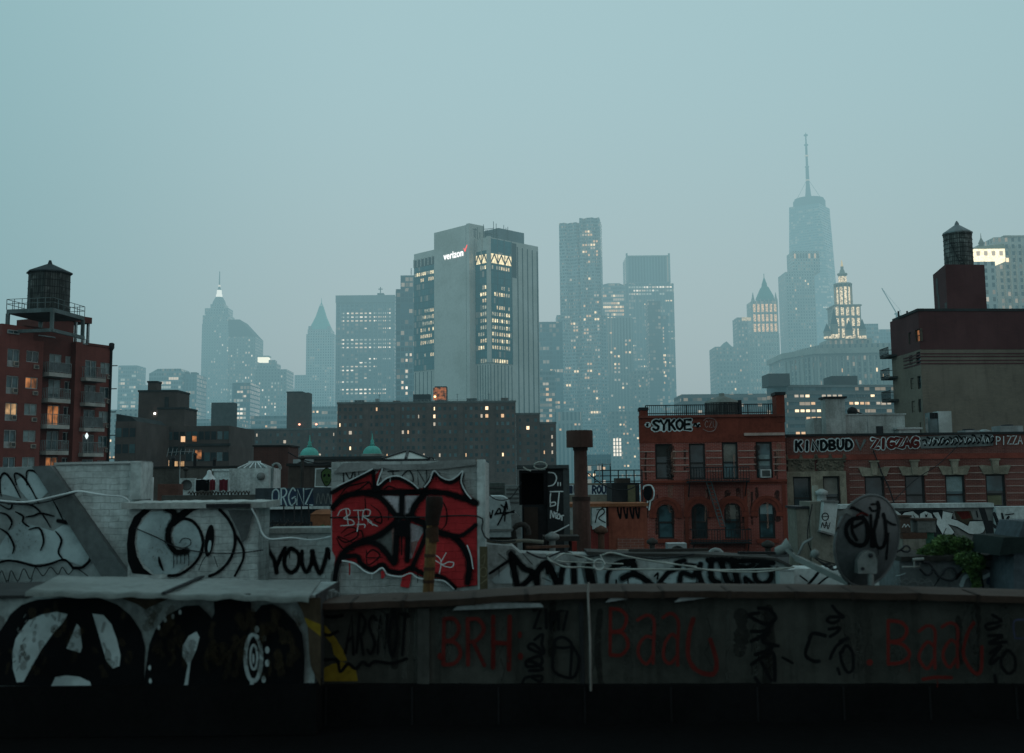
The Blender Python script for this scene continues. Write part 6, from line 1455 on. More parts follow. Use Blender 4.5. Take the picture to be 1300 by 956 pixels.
# tags
pt = Paint(PN.off(-.03), .004, .0012)
pt.tr(390, 740, 6.5)
pt.fill('y', [(0, 290), (90, 330), (150, 350), (240, 460), (300, 560), (330, 640), (280, 650), (220, 590), (200, 500), (130, 420), (0, 340)])
pt.fill('y', [(90, 730), (200, 670), (290, 650), (400, 700), (420, 810), (150, 812), (100, 760)])
pt.stroke('k', [(115, 260), (125, 400), (110, 640)], 24); pt.stroke('k', [(110, 265), (200, 280), (290, 268)], 28); pt.stroke('k', [(115, 410), (180, 430), (250, 400)], 26)
pt.stroke('k', [(80, 640), (160, 630), (250, 640), (275, 730), (340, 665), (400, 705), (460, 650), (510, 680), (560, 645), (700, 660), (820, 622)], 24)
pt.word('k', 'ARSNOT', 315, 255, 530, 330, 22, .06, .05, .25)
pt.tr(560, 740, 5.909)
pt.word('d', 'B', 5, 265, 190, 340, 28, 0, .03, .2); pt.word('d', 'R', 185, 262, 180, 350, 28, 0, .03, .2)
REDB = spray('spray_red_dull', (.085, .012, .010), .45); MATS['h'] = REDB
pt.word('h', 'H', 372, 250, 190, 390, 32, .02, .03, .2); pt.oval('h', 590, 385, 14, 26); pt.oval('h', 595, 545, 20, 28); pt.oval('h', -5, 545, 20, 26)
pt.word('k', 'ZIM7', 690, 200, 270, 140, 22, 0, .05, .15)
pt.stroke('k', [(850, 470), (835, 560), (850, 660), (960, 705), (1012, 670), (1030, 560), (990, 475)], 22); pt.stroke('k', [(850, 470), (852, 425), (905, 400), (960, 430), (978, 480), (965, 700)], 22); pt.stroke('k', [(850, 475), (920, 480), (985, 468)], 20)
pt.stroke('k', [(700, 420), (760, 380), (755, 450), (770, 520), (690, 500), (650, 470), (690, 450), (760, 510)], 22)
pt.stroke('k', [(650, 570), (740, 540), (750, 600), (650, 620), (640, 580), (700, 590), (760, 640), (660, 650)], 24); pt.stroke('k', [(610, 740), (640, 700), (750, 690), (740, 730), (680, 700)], 22)
pt.tr(760, 740, 6.5)
pt.word('h', 'B', 75, 205, 215, 380, 28, 0, .02, .2); pt.word('d', 'a', 310, 250, 200, 410, 26, 0, .03, .2); pt.word('d', 'a', 515, 235, 190, 430, 26, 0, .03, .2)
pt.stroke('d', [(770, 290), (735, 420), (730, 600), (800, 710), (930, 740), (960, 640), (910, 460)], 36)
pt.tr(930, 740, 6.5)
for q in ([(200, 200), (280, 210), (340, 280), (260, 330), (120, 260), (200, 240)], [(140, 390), (260, 380), (330, 290)], [(140, 470), (220, 430), (290, 390), (230, 470), (360, 510)], [(170, 580), (260, 550), (330, 500)], [(140, 660), (230, 600), (320, 570), (330, 790)], [(220, 640), (300, 790)], [(170, 770), (200, 815)]): pt.stroke('k', q, 30)
pt.stroke('k', [(740, 425), (640, 405), (605, 480), (580, 580), (640, 630), (690, 632)], 30)
for q in ([(800, 180), (840, 230), (890, 270), (790, 270), (755, 300), (800, 320), (850, 300)], [(770, 370), (860, 360), (830, 400), (780, 430)], [(860, 470), (930, 440), (840, 500), (800, 560), (780, 610)], [(870, 560), (910, 505), (960, 560), (965, 690), (920, 720), (875, 640), (860, 560)], [(840, 690), (855, 735)]): pt.stroke('k', q, 26)
pt.stroke('k', [(390, 600), (470, 645)], 22)
pt.tr(1100, 740, 6.5)
pt.oval('h', -5, 640, 26, 26)
pt.word('h', 'B', 128, 305, 250, 340, 28, 0, .02, .2); pt.word('d', 'a', 385, 335, 200, 345, 26, 0, .03, .2); pt.word('d', 'a', 575, 305, 190, 370, 26, 0, .03, .2)
pt.stroke('h', [(840, 315), (790, 400), (755, 560), (800, 670), (860, 730), (900, 690), (905, 510)], 28); pt.stroke('h', [(425, 775), (520, 760), (655, 762)], 28)
for q in ([(990, 250), (1060, 300), (940, 330), (960, 370), (1050, 340)], [(960, 420), (1070, 420), (960, 480), (1100, 470)], [(970, 560), (1060, 500), (990, 590), (970, 650), (1040, 600)], [(1060, 600), (1110, 540), (1165, 590), (1170, 690), (1110, 725), (1060, 660), (1060, 600)], [(1005, 740), (1015, 800)]): pt.stroke('k', q, 26)
MATS['v'] = surf('spray_violet', (.035, .04, .075), .8, .4, 3, .05)
pt.stroke('v', [(1170, 440), (1165, 300), (1290, 290)], 14); pt.stroke('v', [(1180, 440), (1290, 440)], 14)
pt.build(nw, MATS, labels={'y': 'yellow spray shapes', 'd': 'faded dark red lettering', 'h': 'red lettering reading BRH and BAAL', 'k': 'black tags'})
# hanging white cable
mb = MB(); c = [PN.pt(*PN.uv(x, y), .09) for x, y in ((746.5, 738), (745.5, 752), (746.5, 775), (748, 810), (748.5, 850), (749, 874))]; mb.tube(c, .0085, 6)
o = mb.build('hanging_cable', surf('cable_white', (.22, .21, .20), .6, .3, 4, .1)); tag(o, 'white cable hanging down the front of the dark near wall', 'cable')

# ---------------------------------------------------------------- white block with the big letters, bottom left
PL_ = wallplane(7.72)
gb_ = thing('parapet_block', 'white parapet block with giant black letters under a bent metal sheet', 'wall', (-2.6, 8, Z - 1.66))
NW = surf('near_white_paint', (.24, .285, .285), .8, .6, 2.6, .5, streak=.35)
a, b = PL_.uv(-420, 800)[0], PL_.uv(400, 800)[0]; vt = PL_.uv(200, 757.5)[1]
mb = MB(); mb.pbox(PL_, a, b, Z - 1.66, vt, -.98, 0); mb.build('wall', NW, gb_)
vq = PL_.uv(200, 869)[1]
mb = MB(); mb.pbox(PL_, a - .01, b + .02, Z - 1.655, vq, -.2, .05); mb.build('base_flashing', _mc['roll_roofing_black'], gb_)
pt = Paint(PL_, .004, .0012); MATS['n'] = surf('spray_brown', (.055, .042, .028), .85, .5, 3, .2, streak=.3)
MATS['w'] = spray('near_spray_white', (.36, .435, .445), .45)
pt.tr(0, 740, 5.909)
pt.fill('n', [(890, 100), (1300, 100), (1240, 130), (1150, 170), (1090, 200), (1030, 160), (940, 125)])
pt.fill('k', [(-60, 420), (30, 320), (80, 235), (160, 165), (280, 125), (450, 112), (600, 104), (750, 112), (880, 160), (980, 240), (1060, 360), (1092, 480), (1085, 620), (1080, 770), (-60, 770)])
pt.fill('e', [(-60, 250), (0, 240), (30, 260), (34, 310), (10, 350), (-60, 430)])
pt.fill('w', [(180, 330), (220, 280), (320, 235), (430, 215), (510, 235), (480, 290), (400, 380), (320, 490), (250, 610), (180, 740), (130, 745), (100, 640), (97, 520), (120, 420)])
pt.fill('w', [(580, 305), (602, 330), (620, 480), (605, 522), (560, 508), (502, 490), (545, 390)])
pt.fill('w', [(698, 230), (780, 240), (840, 310), (880, 420), (908, 540), (900, 622), (850, 640), (800, 580), (760, 440)])
pt.fill('w', [(420, 705), (500, 692), (600, 702), (680, 740), (690, 770), (390, 770)])
rn = random.Random(8)
for i in range(34):
    x = rn.uniform(110, 430); y = rn.uniform(250, 700)
    if x * .9 + y > 420 and x * 1.3 + y < 840: pt.stroke('e', [(x, y), (x + rn.uniform(5, 30), y - rn.uniform(10, 45))], rn.uniform(4, 12))
pt.tr(180, 740, 5.417)
pt.fill('k', [(20, 700), (40, 560), (60, 420), (100, 320), (180, 220), (300, 155), (400, 150), (460, 205), (490, 245), (508, 200), (498, 75), (755, 70), (757, 192), (790, 197), (830, 150), (900, 140), (980, 180), (1060, 260), (1110, 350), (1125, 500), (1120, 705)])
pt.fill('w', [(385, 330), (405, 370), (385, 450), (345, 540), (325, 700), (300, 700), (325, 560), (290, 500), (290, 430), (330, 360)])
el = lambda cx, cy_, rx, ry: [(cx + rx * math.cos(t), cy_ + ry * math.sin(t)) for t in [2 * math.pi * i / 12 for i in range(12)]]
pt.stroke('w', el(775, 510, 54, 160), 26, closed=True); pt.stroke('w', el(778, 505, 24, 84), 15, closed=True); pt.oval('w', 776, 515, 8, 36)
pt.stroke('w', [(770, 660), (762, 700)], 24)
for x, y in ((800, 315), (850, 375), (872, 455), (872, 545), (848, 655)): pt.oval('w', x, y, 15, 24)
for x, y in ((175, 250), (228, 225), (277, 195), (133, 300), (70, 575), (75, 665)): pt.oval('w', x, y, 10, 17)
pt.fill('n', [(1060, 100), (1110, 180), (1150, 300), (1162, 480), (1170, 560), (1205, 640), (1240, 700), (1240, 95)])
pt.fill('y', [(1125, 230), (1240, 280), (1240, 360), (1150, 290)])
MATS['J'] = spray('rust_mottle', (.028, .021, .012), .04, .5); rn = random.Random(77)
for i in range(40):
    x = rn.uniform(60, 1080); y = rn.uniform(160, 530); pt.stroke('J', [(x, y), (x + rn.uniform(-30, 30), y + rn.uniform(20, 70)), (x + rn.uniform(-40, 40), y + rn.uniform(70, 130))], rn.uniform(20, 60), rough=.35)
pt.tr(0, 740, 5.909)
for i in range(36):
    x = rn.uniform(20, 1060); y = rn.uniform(130, 640); pt.stroke('J', [(x, y), (x + rn.uniform(-30, 30), y + rn.uniform(20, 70))], rn.uniform(20, 55), rough=.35)
pt.build(gb_, MATS, labels={'k': 'giant black letters, a ringed A and a rounded M', 'w': 'white fills and dots inside the black letters'}); MATS['w'] = WHT
# bent sheet on top
cs = thing('sheet_metal_cap', 'bent pale sheet of metal lying over the lettered white block', 'metal sheet', (-2.4, 8.2, vt))
FL = [at(32, 752.5, 7.5), at(392, 758.5, 7.5), at(407, 737, 8.72), at(75, 731, 8.78)]
nx, ny = 40, 7; rn = random.Random(12); vs = []
for j in range(ny + 1):
    for i in range(nx + 1):
        s_, t_ = i / nx, j / ny; p = FL[0].lerp(FL[1], s_).lerp(FL[3].lerp(FL[2], s_), t_)
        w_ = .004 * math.sin(s_ * 19 + t_ * 3) + .005 * math.sin(s_ * 53 + 1) * (1 - t_) + .004 * math.sin(t_ * 9 + s_ * 4) + rn.uniform(-.002, .002)
        vs.append(p + Vector((0, 0, w_)))
    
fs = [(j * (nx + 1) + i, j * (nx + 1) + i + 1, (j + 1) * (nx + 1) + i + 1, (j + 1) * (nx + 1) + i) for j in range(ny) for i in range(nx)]
b0 = len(vs); vs += [v - Vector((0, 0, .028)) for v in vs[:nx + 1]]; fs += [(b0 + i, b0 + i + 1, i + 1, i) for i in range(nx)]
mb = MB(); mb.mesh(vs, fs, True); mb.build('sheet', surf('sheet_metal_white', (.145, .17, .165), .6, .55, 1.6, .25, streak=.2), cs)
mb = MB(); p = FL[0].lerp(FL[1], .49); q = FL[3].lerp(FL[2], .50); q.x += .1; mb.bar(p + Vector((0, -.01, .012)), q + Vector((0, 0, .012)), .03, .012); mb.build('seam', SOFT, cs)
mb = MB(); c = at(404, 745, 8.2); 
for i in range(7): mb.box(c.x - .02 + i * .016, c.x + .02 + i * .02, c.y - .25 + .05 * i, c.y + .12, c.z - .10 + .01 * (i % 3), c.z - .05 + .012 * ((i * 2) % 3))
pass
q = MB(); q.pbox(PL_, b + .001, b + .012, Z - 1.66, vt + .004, -.985, .002); q.pbox(PL_, a, PL_.uv(36, 760)[0], vt + .001, vt + .02, -1.0, .03); q.build('dark_edge_cover', TAR, gb_)  # dark sheet added over the bright lit end; dark ledge on top left
mb.build('torn_edge', surf('tar_lump', (.10, .115, .115), .8, .5, 3, .5), cs)

# ---------------------------------------------------------------- far-left painted gable wall
PG = wallplane(13.2)
gw = thing('gable_wall', 'white painted brick end wall with a grey sloping stucco flank covered in loopy tags', 'wall', (PG.pt(PG.uv(60, 700)[0], 0).x, 13.4, Z - 1.95))
q = [PG.uv(x, y) for x, y in ((-420, 599), (48, 592.5), (70, 590.5), (178, 588.5))]
mb = MB(); poly = [(q[0][0], Z - 1.95), (PG.uv(178, 700)[0], Z - 1.95)] + q[::-1]; mb.pprism(PG, poly, -.34, 0); mb.build('wall', WPAINT, gw)
mb = MB(); mb.pprism(PG, [(u, v + .004) for u, v in (q[2], q[3])] + [(q[3][0] + .02, q[3][1] + .03), (q[2][0], q[2][1] + .03)], -.38, .03); mb.build('coping', surf('limewash_edge', (.42, .45, .45), .8, .3, 2, .4), gw)
q = [PG.uv(x, y) for x, y in ((-420, 599.5), (46, 593), (140, 738), (-420, 738))]; mb = MB(); mb.pprism(PG, [q[3], q[2], q[1], q[0]], .002, .07); mb.build('stucco_flank', surf('flank_stucco', (.24, .285, .29), .8, .35, 1.2, .35, streak=.3), gw)
q = [PG.uv(x, y) for x, y in ((46, 592.3), (69, 591), (167, 729), (160, 738), (138, 738))]; mb = MB(); mb.pprism(PG, [q[4], q[3], q[2], q[1], q[0]], .004, .12); mb.build('sloping_band', surf('flank_band', (.12, .14, .145), .85, .35, 1.4, .4, streak=.2), gw)
a, b, c_, d = pr(PG, 168, 178, 589, 634); mb = MB(); mb.pbox(PG, a, b + .03, c_, d + .02, -.36, .08); mb.build('end_pier', WSTUC, gw)
pt = Paint(PG.off(.07), .006, .0015).tr(0, 580, 5.31)
MATS['c'] = spray('spray_pale_teal', (.31, .395, .41), .40)
pt.fill('c', [(10, 250), (5, 150), (35, 118), (80, 160), (140, 280)], False); pt.fill('c', [(110, 160), (150, 132), (200, 200), (255, 305), (200, 300), (140, 230)]); pt.fill('c', [(185, 150), (200, 100), (235, 105), (285, 160), (330, 235), (270, 290), (220, 240)])
pt.fill('c', [(0, 600), (60, 500), (140, 440), (260, 470), (360, 500), (440, 450), (540, 490), (560, 560), (605, 620), (605, 690), (555, 735), (420, 690), (330, 715), (240, 725), (120, 695), (0, 690)])
for P_ in ([(10, 265), (2, 160), (30, 110), (75, 150), (140, 275)], [(115, 190), (102, 115), (150, 128), (205, 200), (265, 315)], [(185, 190), (185, 100), (235, 98), (285, 150), (335, 235), (385, 335), (430, 430)],
           [(0, 320), (55, 350), (80, 345), (95, 312), (160, 312), (235, 335), (295, 395), (345, 475)], [(0, 375), (50, 390), (85, 440), (65, 490)], [(110, 370), (160, 400), (160, 440), (200, 470)], [(180, 405), (235, 395), (280, 380), (370, 400)],
           [(0, 480), (60, 520), (100, 600), (90, 650)], [(200, 490), (270, 480), (300, 560), (280, 630)], [(380, 500), (420, 560), (400, 640), (430, 690)], [(60, 320), (130, 300), (200, 325)]): pt.stroke('k', P_, 15, taper=True)
for P_, w_ in (([(440, 440), (500, 448), (550, 485), (572, 550)], 15), ([(560, 560), (612, 612), (614, 690), (562, 742), (500, 748)], 20), ([(0, 712), (60, 698), (130, 706), (250, 735), (340, 722), (440, 692), (500, 745)], 15), ([(400, 430), (450, 440)], 22)): pt.stroke('k', P_, w_)
pt.stroke('k', [(0, 840), (20, 765), (60, 845), (85, 765), (130, 835), (170, 752), (215, 822), (250, 745), (300, 800), (350, 742), (400, 790), (430, 742), (470, 790), (520, 750), (600, 800)], 6)
pt.stroke('k', [(30, 900), (60, 830), (90, 890), (130, 840), (170, 890), (230, 820)], 5)
pt.build(gw, MATS, labels={'k': 'looping black outlines of sprayed letters', 'c': 'pale teal letter fills'})
for nm, P_, rr in (('wall_cable', [(-10, 633), (40, 637), (85, 628), (106, 623.5), (125, 626), (145, 629), (160, 630), (168, 634), (172, 640)], .012), ('wall_cable', [(-10, 634), (30, 640), (60, 638), (90, 630), (106, 624)], .008)):
    mb = MB(); mb.tube([PG.pt(*PG.uv(x, y), .17) for x, y in catmull(P_, 5)], rr, 6); o = mb.build(nm, WHT if rr > .01 else IRON); tag(o, 'pale cable swagged across the painted gable wall' if rr > .01 else 'thin dark cable sagging below the pale one on the gable wall', 'cable')

# ---------------------------------------------------------------- capped white block with the swirl
PC_ = wallplane(12.4)
wb = thing('bulkhead_block', 'white brick block with flat overhanging cap and black spiral tag', 'wall', (PC_.pt(PC_.uv(250, 700)[0], 0).x, 12.6, Z - 1.95))
a, b, c_, d = pr(PC_, 163, 328, 646, 735); mb = MB(); mb.pbox(PC_, a, b, Z - 1.95, d, -.55, 0); mb.build('wall', WPAINT, wb)
a2, b2_ = PC_.uv(158, 640)[0], PC_.uv(340, 640)[0]; vt_ = PC_.uv(260, 637.5)[1]
mb = MB(); n_ = 30; rn = random.Random(6); vs = []
for i in range(n_ + 1):
    u = a2 + (b2_ - a2) * i / n_; j_ = rn.uniform(-.006, .006); vs += [PC_.pt(u, d + .006, .09 + j_), PC_.pt(u, vt_ + j_, .10 + j_), PC_.pt(u, vt_ + .01 + j_, -.66), PC_.pt(u, d + .006, -.66)]
fs = [(i * 4 + j, i * 4 + 4 + j, i * 4 + 4 + (j + 1) % 4, i * 4 + (j + 1) % 4) for i in range(n_) for j in range(4)] + [(0, 1, 2, 3), (n_ * 4 + 3, n_ * 4 + 2, n_ * 4 + 1, n_ * 4)]
mb.mesh(vs, fs); mb.build('cap', surf('cap_white', (.37, .40, .39), .75, .4, 2, .5, streak=.25), wb)
mb = MB()
for x0, x1 in ((262, 318),): a3, b3, c3, d3 = pr(PC_.off(.1), x0, x1, 639.5, 644.5); mb.pbox(PC_, a3, b3, c3, d3, .05, .113)
mb.build('cap_patch', IRON, wb)
pt = Paint(PC_, .005, .0013).tr(150, 620, 4.643)
pt.fill('c', [(110, 330), (120, 230), (190, 140), (290, 130), (330, 190), (300, 260), (310, 330), (350, 375), (400, 370), (420, 440), (340, 505), (210, 505), (140, 430)]); pt.fill('c', [(340, 220), (400, 180), (470, 230), (495, 320), (470, 410), (420, 440), (410, 350), (340, 340), (320, 270)])
pt.fill('k', [(150, 122), (95, 165), (62, 240), (52, 330), (58, 430), (85, 500), (205, 512), (150, 470), (112, 400), (97, 320), (108, 240), (145, 170), (195, 128)])
pt.fill('k', [(335, 160), (380, 125), (440, 105), (510, 108), (440, 135), (395, 170), (345, 195)])
for P_, w_ in (([(290, 122), (328, 140), (332, 180), (300, 240), (300, 310), (340, 372), (405, 370)], 30), ([(330, 215), (380, 180), (440, 193), (485, 250), (502, 320), (482, 400), (432, 462), (362, 507), (300, 514)], 17), ([(600, 125), (650, 180), (687, 260), (687, 350), (652, 432), (592, 492), (540, 516)], 17), ([(692, 270), (737, 350), (737, 420), (690, 515)], 14)): pt.stroke('k', P_, w_)
pt.oval('k', 540, 308, 27, 96, .12); pt.oval('c', 541, 340, 10, 36, .12)
pt.stroke('k', [(243, 405), (250, 440), (268, 482)], 16, taper=True); pt.stroke('s', [(365, 320), (385, 295), (425, 300), (430, 330), (400, 350), (415, 375)], 5)
for x in (330, 350, 372, 395, 420): pt.drip('s', x, 385, 50 + (x * 7) % 40, 5)
pt.stroke('s', [(480, 480), (500, 430), (520, 400)], 5); pt.stroke('s', [(570, 400), (590, 460)], 5)
MATS['t'] = surf('soot_stain', (.085, .095, .098), .9, .5, 3, .2); pt.fill('t', [(700, 128), (815, 128), (795, 170), (780, 230), (760, 300), (735, 320), (712, 250), (680, 190), (650, 128)])
pt.build(wb, MATS, labels={'k': 'black outlines of a big spiral tag', 'c': 'pale fill inside the spiral tag'})
mb = MB(); mb.tube([PC_.pt(*PC_.uv(x, y), .03) for x, y in catmull([(172, 670), (200, 682), (225, 694), (260, 701), (300, 702), (335, 698)], 4)], .006, 5); o = mb.build('wall_cable', IRON); tag(o, 'thin black cable drooping across the spiral tag', 'cable')
mb = MB(); mb.tube([PC_.pt(*PC_.uv(x, y), .10) for x, y in catmull([(322, 645), (330, 660), (335, 675), (341, 682), (350, 684), (372, 682), (398, 685), (424, 680)], 4)], .010, 6); o = mb.build('wall_cable', WHT); tag(o, 'white cable dropping from the cap and running along the low wall', 'cable')

# low wall with YOUW
PY = wallplane(13.0)
lw = thing('low_wall', 'low white brick wall with thick black scrawl between the spiral block and red bulkhead', 'wall', (PY.pt(PY.uv(385, 700)[0], 0).x, 13.1, Z - 1.95))
a, b, c_, d = pr(PY, 338, 424, 677, 735); mb = MB(); mb.pbox(PY, a, b, Z - 1.95, d, -.4, 0); mb.build('wall', WPAINT, lw); mb = MB(); mb.pbox(PY, a, b, d + .003, d + .06, -.46, .05); mb.build('cap', surf('cap_white', (.37, .4, .39)), lw)
pt = Paint(PY, .005, .0013).tr(150, 620, 4.643)
for P_ in ([(870, 300), (890, 370), (920, 420), (935, 495)], [(985, 350), (960, 400), (935, 460)], [(1015, 355), (985, 400), (985, 460), (1020, 495), (1060, 460), (1065, 390), (1030, 355), (1010, 358)], [(1085, 370), (1085, 440), (1110, 490), (1140, 440), (1145, 370)], [(1145, 370), (1165, 450), (1190, 500), (1215, 440), (1235, 360)], [(1235, 360), (1250, 410), (1262, 370)]): pt.stroke('k', P_, 19)
pt.build(lw, MATS, labels={'k': 'thick black scrawled letters YOUW'})
# spiked iron fence and orange box behind it
PI_ = wallplane(20)
sf = thing('spiked_fence', 'black iron fence with barbed wire tangle beside an orange box', 'fence', (PI_.pt(PI_.uv(370, 660)[0], 0).x, 20, Z - 1.95))
a, b, c_, d = pr(PI_, 342, 396, 640, 682); rn = random.Random(3); mb = MB()
for i in range(13): u = a + (b - a) * i / 12; mb.bar(PI_.pt(u, Z - 1.95, 0), PI_.pt(u, d - .25 + (.25 if i in (4, 7, 9, 11) else rn.uniform(-.1, .05)), 0), .022)
for v in (d - .32, d - .55): mb.bar(PI_.pt(a, v, 0), PI_.pt(b, v, 0), .03)
mb.build('pickets', IRON, sf); mb = MB()
for i in range(7):
    y0 = rn.uniform(.3, .6); P_ = [PI_.pt(a + (b - a) * k_ / 16, d - y0 + .07 * math.sin(k_ * 2.1 + i) + rn.uniform(-.05, .05), .06 * math.cos(k_ * 2.1 + i)) for k_ in range(17)]; mb.tube(P_, .007, 4)
mb.build('barbed_wire', surf('wire_rust', (.07, .06, .05), .7, .3, 3, .1), sf)
mb = MB(); mb.pbox(PI_, a, b, Z - 1.95, d - .33, -.35, -.3); mb.build('backing_sheet', surf('dark_sheet', (.03, .03, .03), .85, .4, 2, .2), sf)
a, b, c_, d = pr(PI_, 394, 422, 653, 676); mb = MB(); mb.pbox(PI_, a, b, Z - 1.95, d, -.8, 0); mb.prism([PI_.pt(a, 0, .02), PI_.pt(b, 0, .02), PI_.pt(b, 0, -.82), PI_.pt(a, 0, -.82)], d + .002, d + .07, top=[PI_.pt(a + .08, 0, -.1), PI_.pt(b - .08, 0, -.1), PI_.pt(b - .08, 0, -.7), PI_.pt(a + .08, 0, -.7)])
ob = mb.build('roof_box', surf('box_orange', (.20, .085, .045), .8, .35, 2, .2)); tag(ob, 'orange box with green scrawl beside the spiked fence', 'box')
pt = Paint(PI_, .006, .002).tr(160, 560, 4.815); pt.stroke('g', [(1180, 540), (1190, 520), (1210, 515), (1215, 540)], 9); pt.stroke('g', [(1220, 535), (1235, 518), (1250, 525)], 9); pt.build(ob, MATS)

# ---------------------------------------------------------------- red graffiti bulkhead
PX = wallplane(12.0)
rbk = thing('stair_bulkhead', 'brick stair bulkhead painted with a huge red and black graffiti piece', 'bulkhead', (PX.pt(PX.uv(515, 700)[0], 0).x, 12.5, Z - 1.95))
a, b, c_, d = pr(PX, 420, 607, 585.5, 760); e_ = PX.uv(614.5, 650)[0]
WP2 = surf('bulkhead_painted_brick', (.38, .42, .42), .8, .40, 1.5, .55, streak=.4, brick=(.21, .072))
mb = MB(); mb.pbox(PX, a, e_, Z - 1.95, d, -2.6, 0); mb.build('wall', WP2, rbk)
mb = MB(); mb.pbox(PX, PX.uv(606, 650)[0], e_ + .012, Z - 1.95, d + .01, -.5, .02); mb.build('corner_pier', WSTUC, rbk)
q = [PX.uv(x, y) for x, y in ((424, 600), (436, 588), (470, 586), (480, 590), (540, 589), (560, 585), (603, 583), (604, 590), (590, 592), (560, 596), (500, 597), (487, 594), (470, 597), (436, 600))]
mb = MB(); mb.pprism(PX, q[::-1], .002, .035); mb.build('tar_coping', surf('coping_grey', (.20, .215, .215), .85, .45, 3, .6), rbk)
pt = Paint(PX, .006, .0013).tr(410, 575, 5.31)
MATS['l'] = surf('spray_lilac', (.36, .35, .38), .8, .5, 6, .1, streak=.4)
RP = surf('red_painted_brick', (.43, .030, .036), .75, .30, 1.6, .5, streak=.3, brick=(.21, .072)); MATS['R'] = RP
pt.word('s', 'MEETON', 140, 118, 590, 100, 9, 0, .08, .2)
pt.fill('R', [(62, 275), (110, 222), (345, 112), (352, 150), (386, 110), (376, 215), (440, 170), (510, 158), (590, 195), (650, 240), (690, 235), (722, 190), (755, 122), (800, 165), (855, 185), (905, 160), (942, 125), (930, 190), (960, 260), (1036, 325), (1042, 890), (890, 910), (820, 855), (750, 840), (690, 840), (640, 825), (595, 800), (540, 820), (480, 820), (440, 805), (410, 765), (350, 800), (290, 785), (220, 735), (140, 715), (110, 760), (75, 925), (62, 925), (85, 700), (64, 660)])
pt.fill('R', [(522, 900), (540, 815), (600, 800), (590, 870), (580, 910)])
pt.fill('l', [(390, 288), (660, 288), (610, 370), (592, 425), (510, 425), (470, 370)]); pt.fill('l', [(582, 470), (695, 505), (640, 600), (600, 710), (582, 715)]); pt.fill('e', [(340, 600), (480, 500), (480, 700), (450, 690), (400, 630)])
pt.fill('p', [(465, 500), (490, 490), (490, 690), (470, 690)]); pt.fill('p', [(595, 600), (640, 590), (600, 700)])
for P_, w_ in (([(70, 365), (150, 292), (280, 266), (420, 266), (600, 263), (800, 266), (930, 300), (1032, 338)], 32), ([(300, 275), (370, 290), (430, 340), (475, 400), (512, 435)], 30), ([(535, 285), (532, 425)], 30), ([(510, 420), (500, 540), (490, 725)], 34), ([(572, 425), (575, 560), (570, 720)], 30),
               ([(680, 285), (625, 350), (605, 430), (700, 480), (790, 535), (880, 562), (950, 640), (988, 740), (975, 872)], 36), ([(505, 455), (385, 550), (250, 600), (155, 660), (105, 740), (80, 880), (75, 925)], 32), ([(230, 615), (300, 595), (370, 615), (420, 660), (480, 740)], 32),
               ([(138, 700), (232, 692), (262, 742), (330, 782), (402, 750), (450, 792), (530, 802), (600, 776), (700, 818), (800, 832), (890, 905)], 26), ([(600, 775), (650, 665), (692, 560), (690, 480)], 28), ([(690, 240), (757, 140), (805, 180), (855, 198), (905, 178), (940, 140), (936, 200), (970, 290), (1028, 335)], 24),
               ([(66, 268), (200, 192), (342, 122)], 24), ([(345, 130), (352, 245)], 22), ([(400, 112), (368, 235)], 16), ([(378, 240), (440, 185), (510, 172), (590, 207), (655, 252)], 22), ([(1030, 485), (950, 548), (890, 560)], 24), ([(545, 480), (535, 560), (540, 520)], 60)): pt.stroke('k', P_, w_)
for P_ in ([(120, 290), (170, 230), (240, 210), (320, 190)], [(200, 270), (260, 240), (320, 200), (340, 260)], [(290, 300), (300, 420), (330, 480)], [(330, 350), (390, 400), (400, 470), (350, 450), (400, 430)], [(130, 540), (180, 500), (230, 510), (240, 560), (160, 600), (110, 560), (250, 620)], [(100, 570), (140, 640), (220, 650)], [(300, 650), (310, 750), (390, 690), (340, 650), (300, 700), (410, 700)], [(800, 310), (835, 380), (835, 470), (800, 520)], [(420, 245), (450, 225), (500, 240)], [(150, 560), (260, 520), (280, 590)]): pt.stroke('k', P_, 11, taper=True)
for P_, w_ in (([(140, 722), (220, 740), (290, 792), (345, 806), (405, 770), (440, 812), (500, 826), (540, 826), (596, 806), (650, 838), (750, 850), (820, 858), (885, 912)], 9), ([(690, 228), (722, 188), (752, 122), (800, 162), (855, 182), (905, 158), (945, 122), (935, 192), (965, 262), (1000, 305)], 9), ([(105, 222), (220, 170), (342, 108)], 7), ([(408, 108), (374, 215), (440, 168), (510, 155), (590, 190), (648, 238)], 8), ([(975, 620), (1000, 690), (1014, 775)], 7)): pt.stroke('w', P_, w_)
# white tag BTR
for P_ in ([(110, 420), (130, 385), (180, 375), (190, 410), (150, 440), (205, 450), (215, 480), (130, 488)], [(165, 380), (180, 480)], [(215, 385), (280, 385)], [(245, 385), (250, 450)], [(275, 450), (285, 385), (325, 385), (320, 420), (280, 425), (320, 450)], [(250, 460), (240, 525)], [(240, 480), (290, 480), (290, 500)], [(310, 450), (330, 470), (375, 490)], [(330, 455), (345, 485)]): pt.stroke('w', P_, 6)
for P_ in ([(760, 680), (800, 720), (790, 805)], [(835, 668), (800, 730)], [(765, 720), (810, 745), (850, 730), (885, 735), (870, 765), (820, 755), (800, 740)]): pt.stroke('w', P_, 6)
pt.drip('R', 190, 740, 70, 10); pt.drip('R', 410, 800, 30, 24)
pt.build(rbk, MATS, labels={'R': 'red fill of the big graffiti piece', 'k': 'thick black outlines of the graffiti piece', 'w': 'thin white outlines and tags'})
mb = MB(); mb.tube([PX.pt(*PX.uv(x, y), .06) for x, y in catmull([(420, 657), (470, 656), (530, 656.5), (606, 655), (612, 672), (618, 683), (635, 687), (655, 686)], 4)], .008, 5); o = mb.build('wall_cable', SOFT); tag(o, 'thin cable crossing the red graffiti piece at mid height', 'cable')
